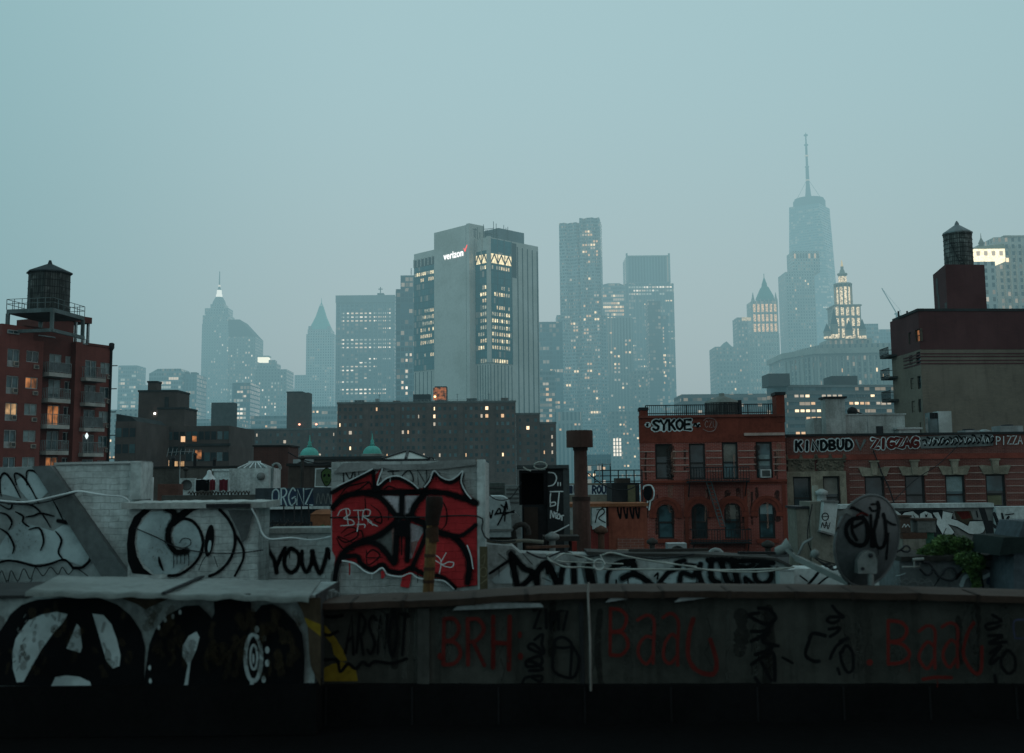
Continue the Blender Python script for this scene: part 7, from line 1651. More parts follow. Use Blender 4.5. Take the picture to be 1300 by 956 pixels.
# hip skylight on its roof
sk_ = thing('skylight', 'small glazed hip skylight sitting on top of the red graffiti bulkhead', 'skylight', (PX.pt(PX.uv(514, 585)[0], d, -1.2)))
PK_ = PX.off(-.7); a, b, c_, dd = pr(PK_, 485.5, 545, 571, 586); um = (a + b) / 2
dd = PK_.uv(514, 570.5)[1]; base = d + .005; f1, f2 = PK_.pt(a, base, 0), PK_.pt(b, base, 0); r1, r2_ = PK_.pt(a, base, -1.5), PK_.pt(b, base, -1.5); ap1 = PK_.pt(um - .03, dd, -.6); ap2 = PK_.pt(um - .03, dd, -.9)
mb = MB(); mb.box8([f1, f2, r2_, r1] + [p + Vector((0, 0, .03)) for p in (f1, f2, r2_, r1)]); mb.build('curb', IRON, sk_)
h = Vector((0, 0, .032)); gl_ = surf('skylight_glass', (.24, .27, .25), .35, .25, 3, .05, spec=.5)
mb = MB(); mb.face([f1 + h, f2 + h, ap1]); mb.face([f2 + h, r2_ + h, ap2, ap1]); mb.face([r2_ + h, r1 + h, ap2]); mb.face([r1 + h, f1 + h, ap1, ap2]); mb.build('glazing', gl_, sk_)
mb = MB(); mid = (f1 + f2) / 2
for p, q_ in ((f1 + h, ap1), (f2 + h, ap1), (mid + h, ap1), (f2.lerp(r2_, .5) + h, ap1.lerp(ap2, .5)), (ap1, ap2)): mb.bar(p, q_, .03)
mb.build('glazing_bar', IRON, sk_)
# rusty pipe in front
PPp = wallplane(8.75); rp = thing('vent_pipe', 'rusty steel pipe with scorched hood in front of the red graffiti', 'pipe', (PPp.pt(PPp.uv(546, 745)[0], Z - 1.9)))
rust = surf('pipe_rust', (.20, .115, .05), .85, .75, 4, .5, streak=.9); scor = surf('pipe_scorched', (.020, .013, .011), .85, .5, 5, .4)
ub_, vb = PPp.uv(543.5, 750); ut, vt2 = PPp.uv(549, 662); uh, vh = PPp.uv(551.5, 630)
mb = MB(); mb.tube([PPp.pt(ub_, Z - 1.94), PPp.pt(ub_, vb), PPp.pt(ub_ * .5 + ut * .5, (vb + vt2) / 2), PPp.pt(ut, vt2)], .042, 12, rr=[.042, .042, .041, .043]); mb.build('shaft', rust, rp)
mb = MB(); mb.tube([PPp.pt(ut, vt2 - .03), PPp.pt(ut, vt2 + .02), PPp.pt(uh, vh - .07), PPp.pt(uh, vh - .02), PPp.pt(uh, vh)], .06, 12, rr=[.05, .056, .066, .066, .058]); mb.build('hood', scor, rp)
mb = MB(); rn = random.Random(2); pts = [PPp.pt(ut + .003 * math.sin(i), vt2 + .02 - i * .022) for i in range(9)]; mb.tube(pts, .046, 12, rr=[.046 + rn.uniform(-.003, .006) for _ in pts]); mb.build('charred_wrap', surf('wrap_charred', (.05, .028, .018), .9, .7, 6, .6), rp)
for y_ in (705, 722, 738): u_, v_ = PPp.uv(546.5 - (y_ - 690) * .05, y_); mb = MB(); mb.tube([PPp.pt(u_, v_ - .012), PPp.pt(u_, v_ + .012)], .045, 12); mb.build('clamp_band', surf('wrap_charred', (.05, .028, .018)), rp)

# ---------------------------------------------------------------- white wall behind the near parapet, right of the red bulkhead
PW1 = wallplane(12.6)
w1 = thing('graffiti_wall', 'low white wall running right of the red bulkhead under tangled cables, sprayed in black', 'wall', (PW1.pt(PW1.uv(810, 700)[0], 0).x, 12.8, Z - 1.95))
xs1 = [(607, 690), (650, 693), (660, 702), (745, 704), (790, 706), (890, 707), (985, 712), (1005, 722), (1150, 722)]
tp = [PW1.uv(x, y) for x, y in xs1]
mb = MB(); mb.pprism(PW1, [(tp[0][0], Z - 1.95), (tp[-1][0], Z - 1.95)] + tp[::-1], -.45, 0); mb.build('wall', WSTUC, w1)
mb = MB()
for i in range(3, len(tp) - 2):
    p, q_ = tp[i], tp[i + 1]; mb.box8([PW1.pt(p[0], p[1] + .003, .05), PW1.pt(q_[0], q_[1] + .003, .05), PW1.pt(q_[0], q_[1] + .003, -.5), PW1.pt(p[0], p[1] + .003, -.5), PW1.pt(p[0], p[1] + .035, .05), PW1.pt(q_[0], q_[1] + .035, .05), PW1.pt(q_[0], q_[1] + .035, -.5), PW1.pt(p[0], p[1] + .035, -.5)])
mb.build('coping', surf('coping_tar', (.045, .045, .043), .85, .4, 3, .4), w1)
pt = Paint(PW1, .005, .0013).tr(605, 690, 6.5)
pt.fill('c', [(990, 340), (1060, 340), (1085, 250), (1140, 200), (1000, 210), (970, 260)]); pt.fill('c', [(560, 340), (600, 190), (900, 180), (930, 345)]); pt.fill('c', [(1085, 345), (1100, 240), (1180, 180), (1300, 190), (1300, 345)])
pt.fill('c', [(120, 300), (290, 160), (300, 330), (150, 330)])
for P_, w_ in (([(285, 85), (305, 200), (335, 345)], 46), ([(310, 110), (390, 200), (470, 245), (380, 345)], 40), ([(500, 345), (500, 240), (560, 165), (600, 180), (640, 270), (670, 345)], 46), ([(690, 340), (700, 250), (715, 190)], 40), ([(800, 175), (805, 330)], 44), ([(920, 195), (950, 345)], 66), ([(110, 245), (170, 205), (280, 130)], 22),
               ([(1072, 345), (1080, 250), (1130, 192), (1230, 165), (1285, 180), (1290, 230)], 26), ([(1215, 295), (1250, 260), (1310, 245)], 16), ([(1150, 300), (1150, 345)], 14), ([(1120, 170), (1200, 140), (1300, 135)], 24), ([(580, 190), (585, 240)], 28)): pt.stroke('k', P_, w_)
pt.stroke('s', [(180, 80), (250, 140)], 6); pt.stroke('s', [(380, 80), (460, 170)], 6); pt.stroke('s', [(540, 280), (610, 310)], 6)
pt.tr(790, 690, 4.483); pt.fill('c', [(0, 237), (0, 175), (80, 165), (190, 215), (300, 125), (480, 92), (860, 100), (880, 237)])
for P_, w_ in (([(0, 195), (55, 172), (110, 190), (165, 235)], 30), ([(20, 108), (65, 115), (62, 160)], 26), ([(205, 225), (255, 165), (320, 130), (300, 110), (350, 95)], 22), ([(210, 220), (245, 230)], 16), ([(180, 185), (200, 165), (195, 200)], 10), ([(320, 235), (335, 165), (400, 180), (415, 130), (360, 120)], 24), ([(330, 235), (440, 228)], 20), ([(440, 115), (430, 170), (455, 235)], 26), ([(500, 95), (500, 190), (540, 220)], 30), ([(560, 110), (590, 210), (640, 235)], 32), ([(620, 100), (640, 180), (650, 235)], 34), ([(700, 235), (690, 190), (740, 230)], 18),
               ([(480, 92), (560, 88), (650, 98), (740, 95), (850, 108)], 24), ([(870, 145), (885, 225)], 34), ([(640, 120), (700, 130), (740, 115)], 20)): pt.stroke('k', P_, w_)
pt.stroke('k', el(790, 172, 48, 52), 26, closed=True)
pt.stroke('k', [(1040, 235), (1080, 190), (1110, 150)], 16); pt.stroke('k', [(1100, 230), (1150, 190), (1200, 170)], 10); pt.stroke('k', [(1000, 180), (1040, 210)], 10)
pt.build(w1, MATS, labels={'k': 'broad black sprayed letters'})
a, b, c_, d = pr(wallplane(12.3), 990, 1008.5, 724.5, 752); PQ = wallplane(12.3)
mb = MB(); mb.pbox(PQ, a, b, Z - 1.95, d, -.2, 0); mb.pbox(PQ, a - .01, b + .01, d + .002, d + .015, -.21, .01); o = mb.build('junction_box', surf('box_pale', (.36, .41, .41), .6, .2, 2, .1)); tag(o, 'pale square box standing at the foot of the graffiti wall left of the dish arm', 'box')
# little leaning board
a, b, c_, d = pr(wallplane(11.8), 609, 619, 694, 752); PQ = wallplane(11.8)
mb = MB(); mb.pbox(PQ, a, b, Z - 1.95, d, -.03, 0); lb = mb.build('leaning_board', surf('board_umber', (.07, .06, .035), .85, .4, 4, .2)); tag(lb, 'narrow brown board with pale scribble leaning right of the red bulkhead', 'board')
pt = Paint(PQ, .004, .001).tr(605, 690, 6.5); MATS['a'] = surf('spray_ochre', (.19, .17, .11), .8, .3, 3, .1)
pt.stroke('a', el(57, 235, 28, 40), 7, closed=True); pt.stroke('a', [(40, 120), (70, 90), (60, 170), (35, 180)], 6); pt.stroke('a', [(35, 330), (90, 290)], 7); pt.build(lb, MATS)
# cables over the wall
PCb = wallplane(12.2); wcab = surf('cable_pale', (.33, .36, .34), .6, .25, 4, .1)
def cable(P_, rr, lab, pl=PCb, m=wcab, n=6, outs=.1):
    mb = MB(); C_ = catmull(P_, n); mb.tube([pl.pt(*pl.uv(x, y), outs + .03 * math.sin(i * .5)) for i, (x, y) in enumerate(C_)], rr, 6); o = mb.build('loose_cable', m); return tag(o, lab, 'cable', 'loose cables over the roofs')
T_ = lambda P_: [(605 + x / 6.5, 690 + y / 6.5) for x, y in P_]
cable(T_([(605, 75), (580, 90), (590, 120), (640, 155), (700, 180), (780, 190), (900, 192), (1100, 205), (1290, 208), (1700, 205), (2100, 215), (2550, 195)]), .011, 'pale cable curling at its left end and running along the graffiti wall')
cable(T_([(640, 130), (680, 95), (740, 80), (820, 90), (900, 115), (960, 135)]), .010, 'pale cable arching over the wall left of the white coil')
cable(T_([(640, 125), (720, 145), (850, 150), (960, 152), (1050, 158), (1200, 160)]), .008, 'thin pale cable stretched straight behind the white coil')
cable(T_([(1030, 90), (1080, 72), (1160, 80), (1260, 105), (1500, 150), (1800, 185)]), .010, 'pale cable sloping away right of the white coil')
cable([(1005, 719), (960, 725), (910, 724), (870, 718), (838, 712)], .009, 'pale sagging cable in front of the black bubble letters')
mb = MB(); c = PCb.uv(605 + 1002 / 6.5, 690 + 165 / 6.5); R_c = .05
for k_ in range(3): mb.tube([PCb.pt(c[0] + (R_c + .004 * k_) * math.cos(t), c[1] + (R_c + .003 * k_) * math.sin(t), .14 + .012 * k_) for t in [2 * math.pi * i / 20 for i in range(21)]], .009, 6)
mb.tube([PCb.pt(c[0] + .045, c[1] + .01, .15), PCb.pt(c[0] + .03, c[1] + .06, .16), PCb.pt(c[0] + .012, c[1] + .105, .16)], .009, 6)
o = mb.build('cable_coil', surf('coil_white', (.42, .46, .45), .6, .2, 4, .1)); tag(o, 'small white coil of cable hanging on the graffiti wall', 'cable coil')

# ---------------------------------------------------------------- silver duct, black hooded unit, rusty stack
PD = wallplane(15.5)
du = thing('exhaust_duct', 'rounded silver sheet-metal duct box with black tag right of the red bulkhead', 'duct', (PD.pt(PD.uv(635, 680)[0], 0).x, 15.6, Z - 1.95))
a, b, c_, d = pr(PD, 611, 650, 630, 682); rr_ = .14; n_ = 6
prof = [(a, c_), (b, c_)] + [(b - .02 - rr_ + rr_ * math.cos(t), d - rr_ + rr_ * math.sin(t)) for t in [math.pi / 2 * i / n_ for i in range(n_ + 1)]] + [(a, d)]
mb = MB(); mb.pprism(PD, prof, -.9, 0); mb.build('casing', surf('duct_silver', (.40, .48, .50), .40, .28, 2.5, .15, metal=.35), du)
a3, b3 = PD.uv(650, 650)[0], PD.uv(661, 650)[0]; mb = MB(); mb.pprism(PD, [(b, c_), (b3, c_), (b3, c_ + .25), (b + .05, c_ + .32), (b, c_ + .3)], -.9, -.05); mb.pbox(PD, a - .02, b + .06, c_ + .08, c_ + .11, -.92, .02); mb.build('flange', surf('duct_grey', (.19, .215, .215), .55, .3, 3, .15, metal=.3), du)
mb = MB(); mb.pbox(PD, a + .1, b3 - .05, Z - 1.95, c_ - .002, -.8, -.1); mb.build('support', surf('support_dark', (.05, .055, .05), .85, .4, 2, .2), du)
pt = Paint(PD, .005, .0013).tr(600, 580, 5.652)
for P_ in ([(92, 400), (105, 445), (120, 395), (130, 440), (145, 385)], [(160, 415), (190, 370), (200, 400), (170, 410)], [(205, 345), (235, 365), (240, 320), (230, 460)], [(180, 488), (215, 420), (240, 330), (250, 375)], [(170, 408), (240, 400), (298, 398)], [(215, 420), (298, 385)]): pt.stroke('k', P_, 11)
pt.build(du, MATS, labels={'k': 'black spiky tag'})
mb = MB(); PZ = wallplane(12.9); mb.tube([PZ.pt(*PZ.uv(x, y), .05) for x, y in catmull([(606, 672), (612, 680), (620, 686), (640, 688), (664, 686), (690, 688)], 4)], .02, 8); o = mb.build('conduit_pipe', surf('conduit', (.13, .13, .11), .7, .4, 4, .2)); tag(o, 'bent grey conduit running below the silver duct', 'pipe')
PH = wallplane(16)
hu = thing('hooded_vent', 'black hooded roof vent housing with white tags on its right side', 'vent housing', (PH.pt(PH.uv(690, 680)[0], 0).x, 16.2, Z - 1.95))
BLK = surf('housing_black', (.018, .020, .022), .75, .4, 3, .2)
a, b, c_, d = pr(PH, 659.5, 720, 595, 682); um = PH.uv(695, 640)[0]
mb = MB(); mb.pbox(PH, um, b, Z - 1.95, d, -.8, 0); mb.pbox(PH, a + .04, um - .002, Z - 1.95, PH.uv(677, 641)[1], -.7, -.08); mb.build('casing', BLK, hu)
mb = MB(); v0 = PH.uv(677, 641)[1]; mb.pbox(PH, a, um - .003, v0, d - .02, -.75, -.35); mb.pbox(PH, a, a + .03, v0, d - .02, -.35, .05); mb.pbox(PH, um - .05, um - .004, v0, d - .02, -.35, .05); mb.pbox(PH, a + .03, um - .05, d - .06, d - .021, -.35, .05); mb.build('hood', surf('hood_black', (.006, .006, .007), .9, .3, 3, .1, spec=.1), hu)
mb = MB(); mb.pbox(PH, a - .03, b + .03, d + .003, d + .05, -.85, .06); mb.pbox(PH, b - .05, b + .035, Z - 1.95, d, -.84, .015); mb.build('cover', surf('cover_dark', (.05, .06, .062), .6, .4, 3, .2), hu)
mb = MB(); mb.pbox(PH, a + .06, PH.uv(683, 660)[0], Z - 1.95, PH.uv(677, 644)[1], -.3, .0); mb.build('lower_panel', surf('panel_brown', (.03, .022, .018), .8, .4, 3, .2), hu)
mb = MB(); c = PH.uv(686, 594); mb.tube([PH.pt(c[0] + .09 * math.cos(t), c[1] + .05 * math.sin(t) + .03, .075) for t in [2 * math.pi * i / 14 for i in range(15)]], .012, 5); mb.tube([PH.pt(*PH.uv(x, y), .075) for x, y in ((664, 593), (668, 596), (674, 598))], .012, 5); mb.build('cable_scrap', wcab, hu)
pt = Paint(PH, .005, .0013).tr(600, 580, 5.652)
for P_ in ([(545, 112), (585, 118), (602, 155), (582, 198), (545, 210)], [(612, 185), (612, 205)], [(630, 185), (630, 205)], [(555, 250), (650, 248)], [(622, 250), (608, 388)], [(558, 345), (556, 300), (560, 262)], [(556, 330), (590, 325), (592, 345), (556, 355)], [(558, 440), (562, 385), (580, 435), (585, 395)], [(585, 405), (608, 402)], [(597, 403), (597, 440)], [(612, 415), (605, 440), (625, 440), (624, 412), (612, 412)], [(628, 425), (652, 420)], [(640, 422), (640, 455)], [(565, 545), (610, 530), (690, 488)]): pt.stroke('w', P_, 8)
pt.build(hu, MATS, labels={'w': 'thin white tags'})
# debris deck under the housing
mb = MB(); PE = wallplane(14.6); rn = random.Random(21)
a, b, c_, d = pr(PE, 690, 736, 681, 712)
mb.pbox(PE, a, b, d - .06, d, -.5, 0); mb.pbox(PE, a + .05, a + .12, Z - 1.95, d - .061, -.4, -.1); mb.pbox(PE, b - .12, b - .05, Z - 1.95, d - .061, -.4, -.1)
o = mb.build('work_stand', surf('stand_dark', (.035, .032, .03), .8, .4, 2, .2)); tag(o, 'dark low stand below the black hooded housing', 'stand')
a, b, c_, d = pr(PE, 726, 732, 687, 712); mb = MB(); mb.pbox(PE, a, b, Z - 1.95, d, .02, .08); o = mb.build('red_plank', surf('plank_red', (.20, .03, .025), .8, .3, 2, .2)); tag(o, 'short red plank standing in front of the dark low stand', 'plank')
PSt = wallplane(18)
rs = thing('smoke_stack', 'tall rust-brown smoke stack with wide square cap in the middle of the roofs', 'chimney stack', (PSt.pt(PSt.uv(737, 690)[0], 0).x, 18, Z - 1.95))
RU = surf('stack_rust', (.062, .034, .028), .8, .4, 2.2, .3, streak=.5)
c = PSt.pt(PSt.uv(738, 640)[0], 0, 0); s_ = 18 / FPX
v1, v2, v3 = PSt.uv(737, 633)[1], PSt.uv(736, 568)[1], PSt.uv(736, 546.5)[1]
mb = MB(); mb.lathe((c.x, c.y, Z - 1.95), [(11.5 * s_, 0), (11 * s_, v1 - Z + 1.95 - .02), (8.6 * s_, v1 - Z + 1.95), (8.3 * s_, v2 - Z + 1.95 + .02)], 18); mb.build('shaft', RU, rs)
mb = MB(); mb.lathe((c.x - .01, c.y, v2), [(16.8 * s_, 0), (16.8 * s_, v3 - v2 - .01), (16.2 * s_, v3 - v2)], 18); cp_ = mb.build('cap', RU, rs)
mb = MB(); mb.lathe((c.x, c.y, v2 - .05), [(9.4 * s_, 0), (9.4 * s_, .045)], 18); mb.lathe((c.x, c.y, v1 - .03), [(11.6 * s_, 0), (11.6 * s_, .06)], 18); mb.build('collar', surf('stack_collar', (.04, .025, .022), .8, .3, 2, .2), rs)
# boxes between duct and housing, back
for x0, x1, y0, DD, mt, lab in ((613, 641, 613, 22, surf('unit_green_grey', (.085, .105, .10), .7, .4, 2, .2), 'dull green-grey unit behind the silver duct'), (641, 662, 616, 24, surf('unit_pale_grey', (.16, .18, .18), .7, .4, 2, .2), 'low grey ribbed unit left of the black housing')):
    PQ = wallplane(DD); a, b, c_, d = pr(PQ, x0, x1, y0, 660); t_ = thing('roof_unit', lab, 'roof unit', PQ.pt((a + b) / 2, Z - 1.95)); mb = MB(); mb.pbox(PQ, a, b, Z - 1.95, d, -.7, 0); mb.build('casing', mt, t_)
    mb = MB()
    for i in range(4): mb.pbox(PQ, a + .03, b - .03, d - .10 - i * .09, d - .07 - i * .09, -.1, .02)
    mb.build('louvre', ACG, t_)

# ---------------------------------------------------------------- low orange-red building, lettered strip, dark box (centre right)
PO = wallplane(34.5)
ol = thing('roof_bulkhead', 'low orange-red rendered bulkhead left of the red corner house', 'bulkhead', (PO.pt(PO.uv(795, 680)[0], 0).x, 35, Z - 4.1))
a, b, c_, d = pr(PO, 773, 822, 643, 712); mb = MB(); mb.pbox(PO, a, b, Z - 4.1, d, -2.5, 0); mb.build('wall', surf('render_orange_red', (.215, .062, .04), .85, .35, 1.2, .25, streak=.35), ol)
mb = MB(); a2 = PO.uv(718, 642)[0]; mb.pbox(PO, a2, b + .03, d + .003, d + .10, -2.5, .08); mb.build('coping', surf('coping_orange', (.25, .10, .05), .8, .35, 2, .2), ol)
mb = MB(); q = pr(PO, 784, 818, 683, 701); mb.pbox(PO, q[0], q[1], q[2], q[3], -.02, .03); mb.build('brick_patch', brickmat('patch_brick', (.20, .07, .05), (.17, .06, .045), (.22, .14, .12), .24, .08), ol)
mb = MB(); q = pr(PO, 783, 801, 697, 703.5); mb.pbox(PO, q[0], q[1], q[2], q[3], -.02, .08); mb.build('stone_block', surf('block_beige', (.30, .25, .20), .8, .3, 2, .2), ol)
mb = MB(); q = pr(PO, 735, 772, 668, 712); mb.pbox(PO, PO.uv(742, 690)[0], a - .003, Z - 4.1, q[3], -1.2, .0); mb.build('side_wall', surf('render_red', (.16, .03, .026), .85, .35, 1.2, .25, streak=.35), ol)
pt = Paint(PO, .006, .002).tr(600, 580, 5.652)
for x in (1040, 1085, 1130, 1170): pt.stroke('k', [(x, 365), (x + 5, 400), (x + 20, 440), (x + 25, 370)], 10)
pt.build(ol, MATS)
a, b, c_, d = pr(PO, 751.5, 769, 645, 668.5); mb = MB(); mb.pbox(PO, a, b, d - .62, d, -.3, .12); wbx = mb.build('sign_board', WSTUC); tag(wbx, 'white board with dark scribble fixed beside the orange-red bulkhead', 'board')
pt = Paint(PO.off(.12), .006, .002).tr(600, 580, 5.652); pt.stroke('k', [(880, 470), (900, 400), (930, 370), (945, 400), (905, 440), (950, 470)], 8); pt.stroke('s', [(890, 380), (945, 375)], 6); pt.build(wbx, MATS)
a, b, c_, d = pr(PO, 720.5, 732, 645, 671); mb = MB(); mb.pbox(PO, a, b, d - .64, d, -.3, .10); o = mb.build('blank_board', surf('board_grey', (.28, .31, .31), .8, .3, 2, .2)); tag(o, 'blank pale grey board seen left of the rusty stack', 'board')
PR2 = wallplane(40)
ls = thing('parapet_wall', 'long khaki parapet strip lettered in dark paint behind the rusty stack', 'wall', (PR2.pt(PR2.uv(745, 640)[0], 0).x, 40, Z - 4.1))
a, b, c_, d = pr(PR2, 712, 778, 613.5, 660); mb = MB(); mb.pbox(PR2, a, b, Z - 4.1, d, -.4, 0); mb.build('wall', surf('khaki_render', (.17, .16, .13), .85, .35, 1, .2, streak=.3), ls)
pt = Paint(PR2, .006, .002).tr(600, 580, 5.652); pt.fill('w', [(685, 200), (1000, 205), (1000, 270), (690, 272)]); pt.fill('b', [(690, 205), (715, 205), (715, 265), (690, 265)]); pt.word('b', 'ROUN', 858, 208, 140, 54, 13, 0, .04, .2); pt.word('b', 'AN', 690, 208, 44, 50, 10, 0, .04, .2); pt.build(ls, MATS, labels={'b': 'dark blue letters ROUN'})
PR3 = wallplane(36)
db = thing('roof_shed', 'dark roof shed with one olive door beside the red corner house', 'shed', (PR3.pt(PR3.uv(796, 640)[0], 0).x, 36, Z - 4.1))
a, b, c_, d = pr(PR3, 777, 812, 613, 641); mb = MB(); mb.pbox(PR3, a, b, Z - 4.1, d, -2, 0); mb.build('wall', BLK, db); q = pr(PR3, 797, 806.5, 615.5, 641); mb = MB(); mb.pbox(PR3, q[0], q[1], q[2] - .3, q[3], -.02, .04); mb.build('door', surf('door_olive', (.10, .10, .06), .8, .3, 2, .2), db)
mb = MB(); q = pr(PR3, 783.5, 801.5, 607, 613); mb.pbox(PR3, q[0], q[1], d + .002, q[3], -1.2, -.3); mb.build('roof_hatch', surf('hatch_brown', (.05, .04, .035), .8, .3, 2, .2), db)
PF2 = wallplane(42); a, b, c_, d = pr(PF2, 755, 815, 597, 613); fr_ = thing('roof_railing', 'thin grey pipe railing on the roofs left of the red corner house', 'railing', PF2.pt((a + b) / 2, Z - 4.1)); mb = MB()
for y in (597, 604, 611): v = PF2.uv(785, y)[1]; mb.bar(PF2.pt(a, v), PF2.pt(b, v), .035)
for i in range(7): u = a + (b - a) * i / 6; mb.bar(PF2.pt(u, Z - 4.1), PF2.pt(u, d + (.25 if i in (1, 2) else 0)), .04)
mb.build('rails', IRON, fr_)

# ---------------------------------------------------------------- concrete posts and tagged cabinet (right of the red house)
PP_ = wallplane(24)
cp = thing('concrete_pier', 'pair of weathered concrete piers with dark cap carrying a tagged white cabinet', 'pier', (PP_.pt(PP_.uv(1035, 680)[0], 0).x, 24, Z - 1.95))
con = surf('pier_concrete', (.17, .165, .14), .85, .4, 1.6, .35, streak=.55)
for x0, x1, y0, dz, cap in ((1014, 1029.5, 646, -.1, True), (1030, 1064, 637, 0, False)):
    a, b, c_, d = pr(PP_, x0, x1, y0, 720); mb = MB(); mb.pbox(PP_, a, b, Z - 1.95, d, -.9, dz); p_ = mb.build('post', con, cp)
    if cap: mb = MB(); mb.pbox(PP_, a - .03, b + .02, d + .002, d + .05, -.95, dz + .04); mb.build('cap', IRON, p_)
cb = thing('wall_cabinet', 'tilted white cabinet with black drawn face hung on the concrete pier', 'cabinet', PP_.pt(PP_.uv(1050, 655)[0], PP_.uv(1050, 678)[1]))
q = [PP_.uv(x, y) for x, y in ((1039, 673.5), (1056, 678), (1060, 637), (1042.5, 636.5))]; mb = MB(); mb.pprism(PP_, q, .002, .22); mb.build('casing', surf('cabinet_white', (.40, .43, .43), .6, .3, 3, .1), cb)
q = [PP_.uv(x, y) for x, y in ((1038, 672.5), (1056.5, 677.5), (1056.5, 680), (1038, 675))]; mb = MB(); mb.pprism(PP_, q, .0, .25); q = [PP_.uv(x, y) for x, y in ((1042, 637.5), (1060.5, 638), (1060.5, 635.5), (1042, 635))]; mb.pprism(PP_, q, .0, .25); mb.build('edge_trim', GSTUC, cb)
pt = Paint(PP_.off(.22), .004, .0012).tr(1000, 620, 7.356); pt.stroke('k', el(350, 265, 30, 34), 9, closed=True); pt.stroke('k', [(325, 265), (378, 262)], 7); pt.stroke('k', [(310, 370), (325, 320), (345, 370), (360, 310), (375, 380), (395, 320)], 7); pt.stroke('k', [(320, 340), (390, 350)], 5); pt.build(cb, MATS)
c = PP_.pt(*PP_.uv(1045, 636), -.1); mb = MB(); mb.lathe(c, [(.10, 0), (.10, .12), (.13, .13), (.13, .2), (.04, .25)], 12); o = mb.build('vent_pot', surf('pot_pale', (.34, .38, .38), .7, .3, 3, .1)); tag(o, 'small pale vent pot on top of the concrete pier', 'vent')
c = PP_.pt(*PP_.uv(1038.5, 636), -.2); mb = MB(); mb.box(c.x - .05, c.x + .05, c.y - .05, c.y + .05, c.z, c.z + .32); o = mb.build('post_stub', surf('stub_cream', (.35, .35, .30), .7, .3, 3, .1)); tag(o, 'short cream post left of the pale vent pot', 'post')

# ---------------------------------------------------------------- wall with white TPK letters, leaning plank
PT_ = wallplane(37)
tw_ = thing('graffiti_wall', 'grey wall with big white bubble letters below the brown brick house', 'wall', (PT_.pt(PT_.uv(1220, 680)[0], 0).x, 37, Z - 4.1))
a, b, c_, d = pr(PT_, 1064, 1262, 645, 700); mb = MB(); mb.pbox(PT_, a, b, Z - 4.1, d, -.4, 0); mb.build('wall', surf('tpk_wall', (.17, .175, .17), .85, .45, .8, .3, streak=.3), tw_)
mb = MB(); mb.pbox(PT_, a, b, d + .002, d + .14, -.5, .1); mb.build('coping', WSTUC, tw_)
a, b, c_, d = pr(PT_, 1246, 1480, 642, 700); mb = MB(); mb.pbox(PT_, a + .4, b, Z - 4.1, d, -.3, .25); mb.build('end_bay', WSTUC, tw_)
pt = Paint(PT_, .006, .002).tr(1130, 630, 7.647)
pt.fill('n', [(620, 145), (780, 140), (810, 230), (750, 280), (640, 220)]); pt.fill('s', [(40, 330), (60, 150), (280, 130), (500, 130), (620, 200), (560, 290), (640, 390), (480, 400), (260, 380)]); pt.fill('d', [(640, 150), (760, 145), (790, 210), (700, 225)])
tp_ = [[(90, 200), (140, 160), (220, 145), (275, 190), (280, 235), (265, 240), (265, 340), (205, 345), (205, 240), (160, 195)], [(285, 230), (290, 170), (340, 145), (400, 170), (418, 230)], [(410, 160), (465, 155), (500, 230), (510, 145), (605, 165), (590, 220), (650, 235), (755, 290), (770, 245), (905, 240), (925, 300), (900, 350), (840, 375), (760, 360), (650, 295), (560, 270), (620, 350), (600, 370), (510, 375), (450, 270), (450, 220)]]
MATS['W'] = surf('spray_bright_white', (.52, .57, .57), .7, .2, 3, .05)
for P_ in tp_: pt.stroke('k', P_ + [P_[0]], 14, curve=False); pt.fill('W', P_)
for P_ in ([(65, 200), (20, 150)], [(220, 180), (240, 210)], [(335, 170), (345, 200), (360, 170)], [(540, 310), (510, 375)]): pt.stroke('k', P_, 6)
pt.oval('k', 348, 190, 9, 12)
pt.stroke('W', [(0, 150), (40, 145), (90, 180)], 22)
for P_, w_ in (([(835, 150), (845, 200)], 14), ([(800, 230), (900, 235)], 8)): pt.stroke('s', P_, w_)
pt.build(tw_, MATS, labels={'W': 'big white bubble letters TPK'})
pt = Paint(PT_.off(.25), .006, .002).tr(1130, 630, 7.647)
for P_, w_ in (([(1010, 170), (1040, 250), (1060, 320)], 36), ([(1085, 170), (1110, 250), (1150, 200)], 22), ([(1170, 260), (1220, 270), (1170, 350)], 26), ([(1000, 280), (1060, 330)], 30), ([(1120, 180), (1200, 170)], 10)): pt.stroke('s', P_, w_)
pt.build(tw_, MATS)
PB_ = wallplane(30); q = [PB_.uv(x, y) for x, y in ((1244.5, 645), (1250, 645), (1255, 661), (1260.5, 661), (1261, 673), (1264.5, 697), (1259, 699), (1252, 668))]
mb = MB(); mb.pprism(PB_, q[::-1], -.12, 0); o = mb.build('leaning_plank', BLK); tag(o, 'charred dark plank leaning at the right end of the white lettered wall', 'plank')
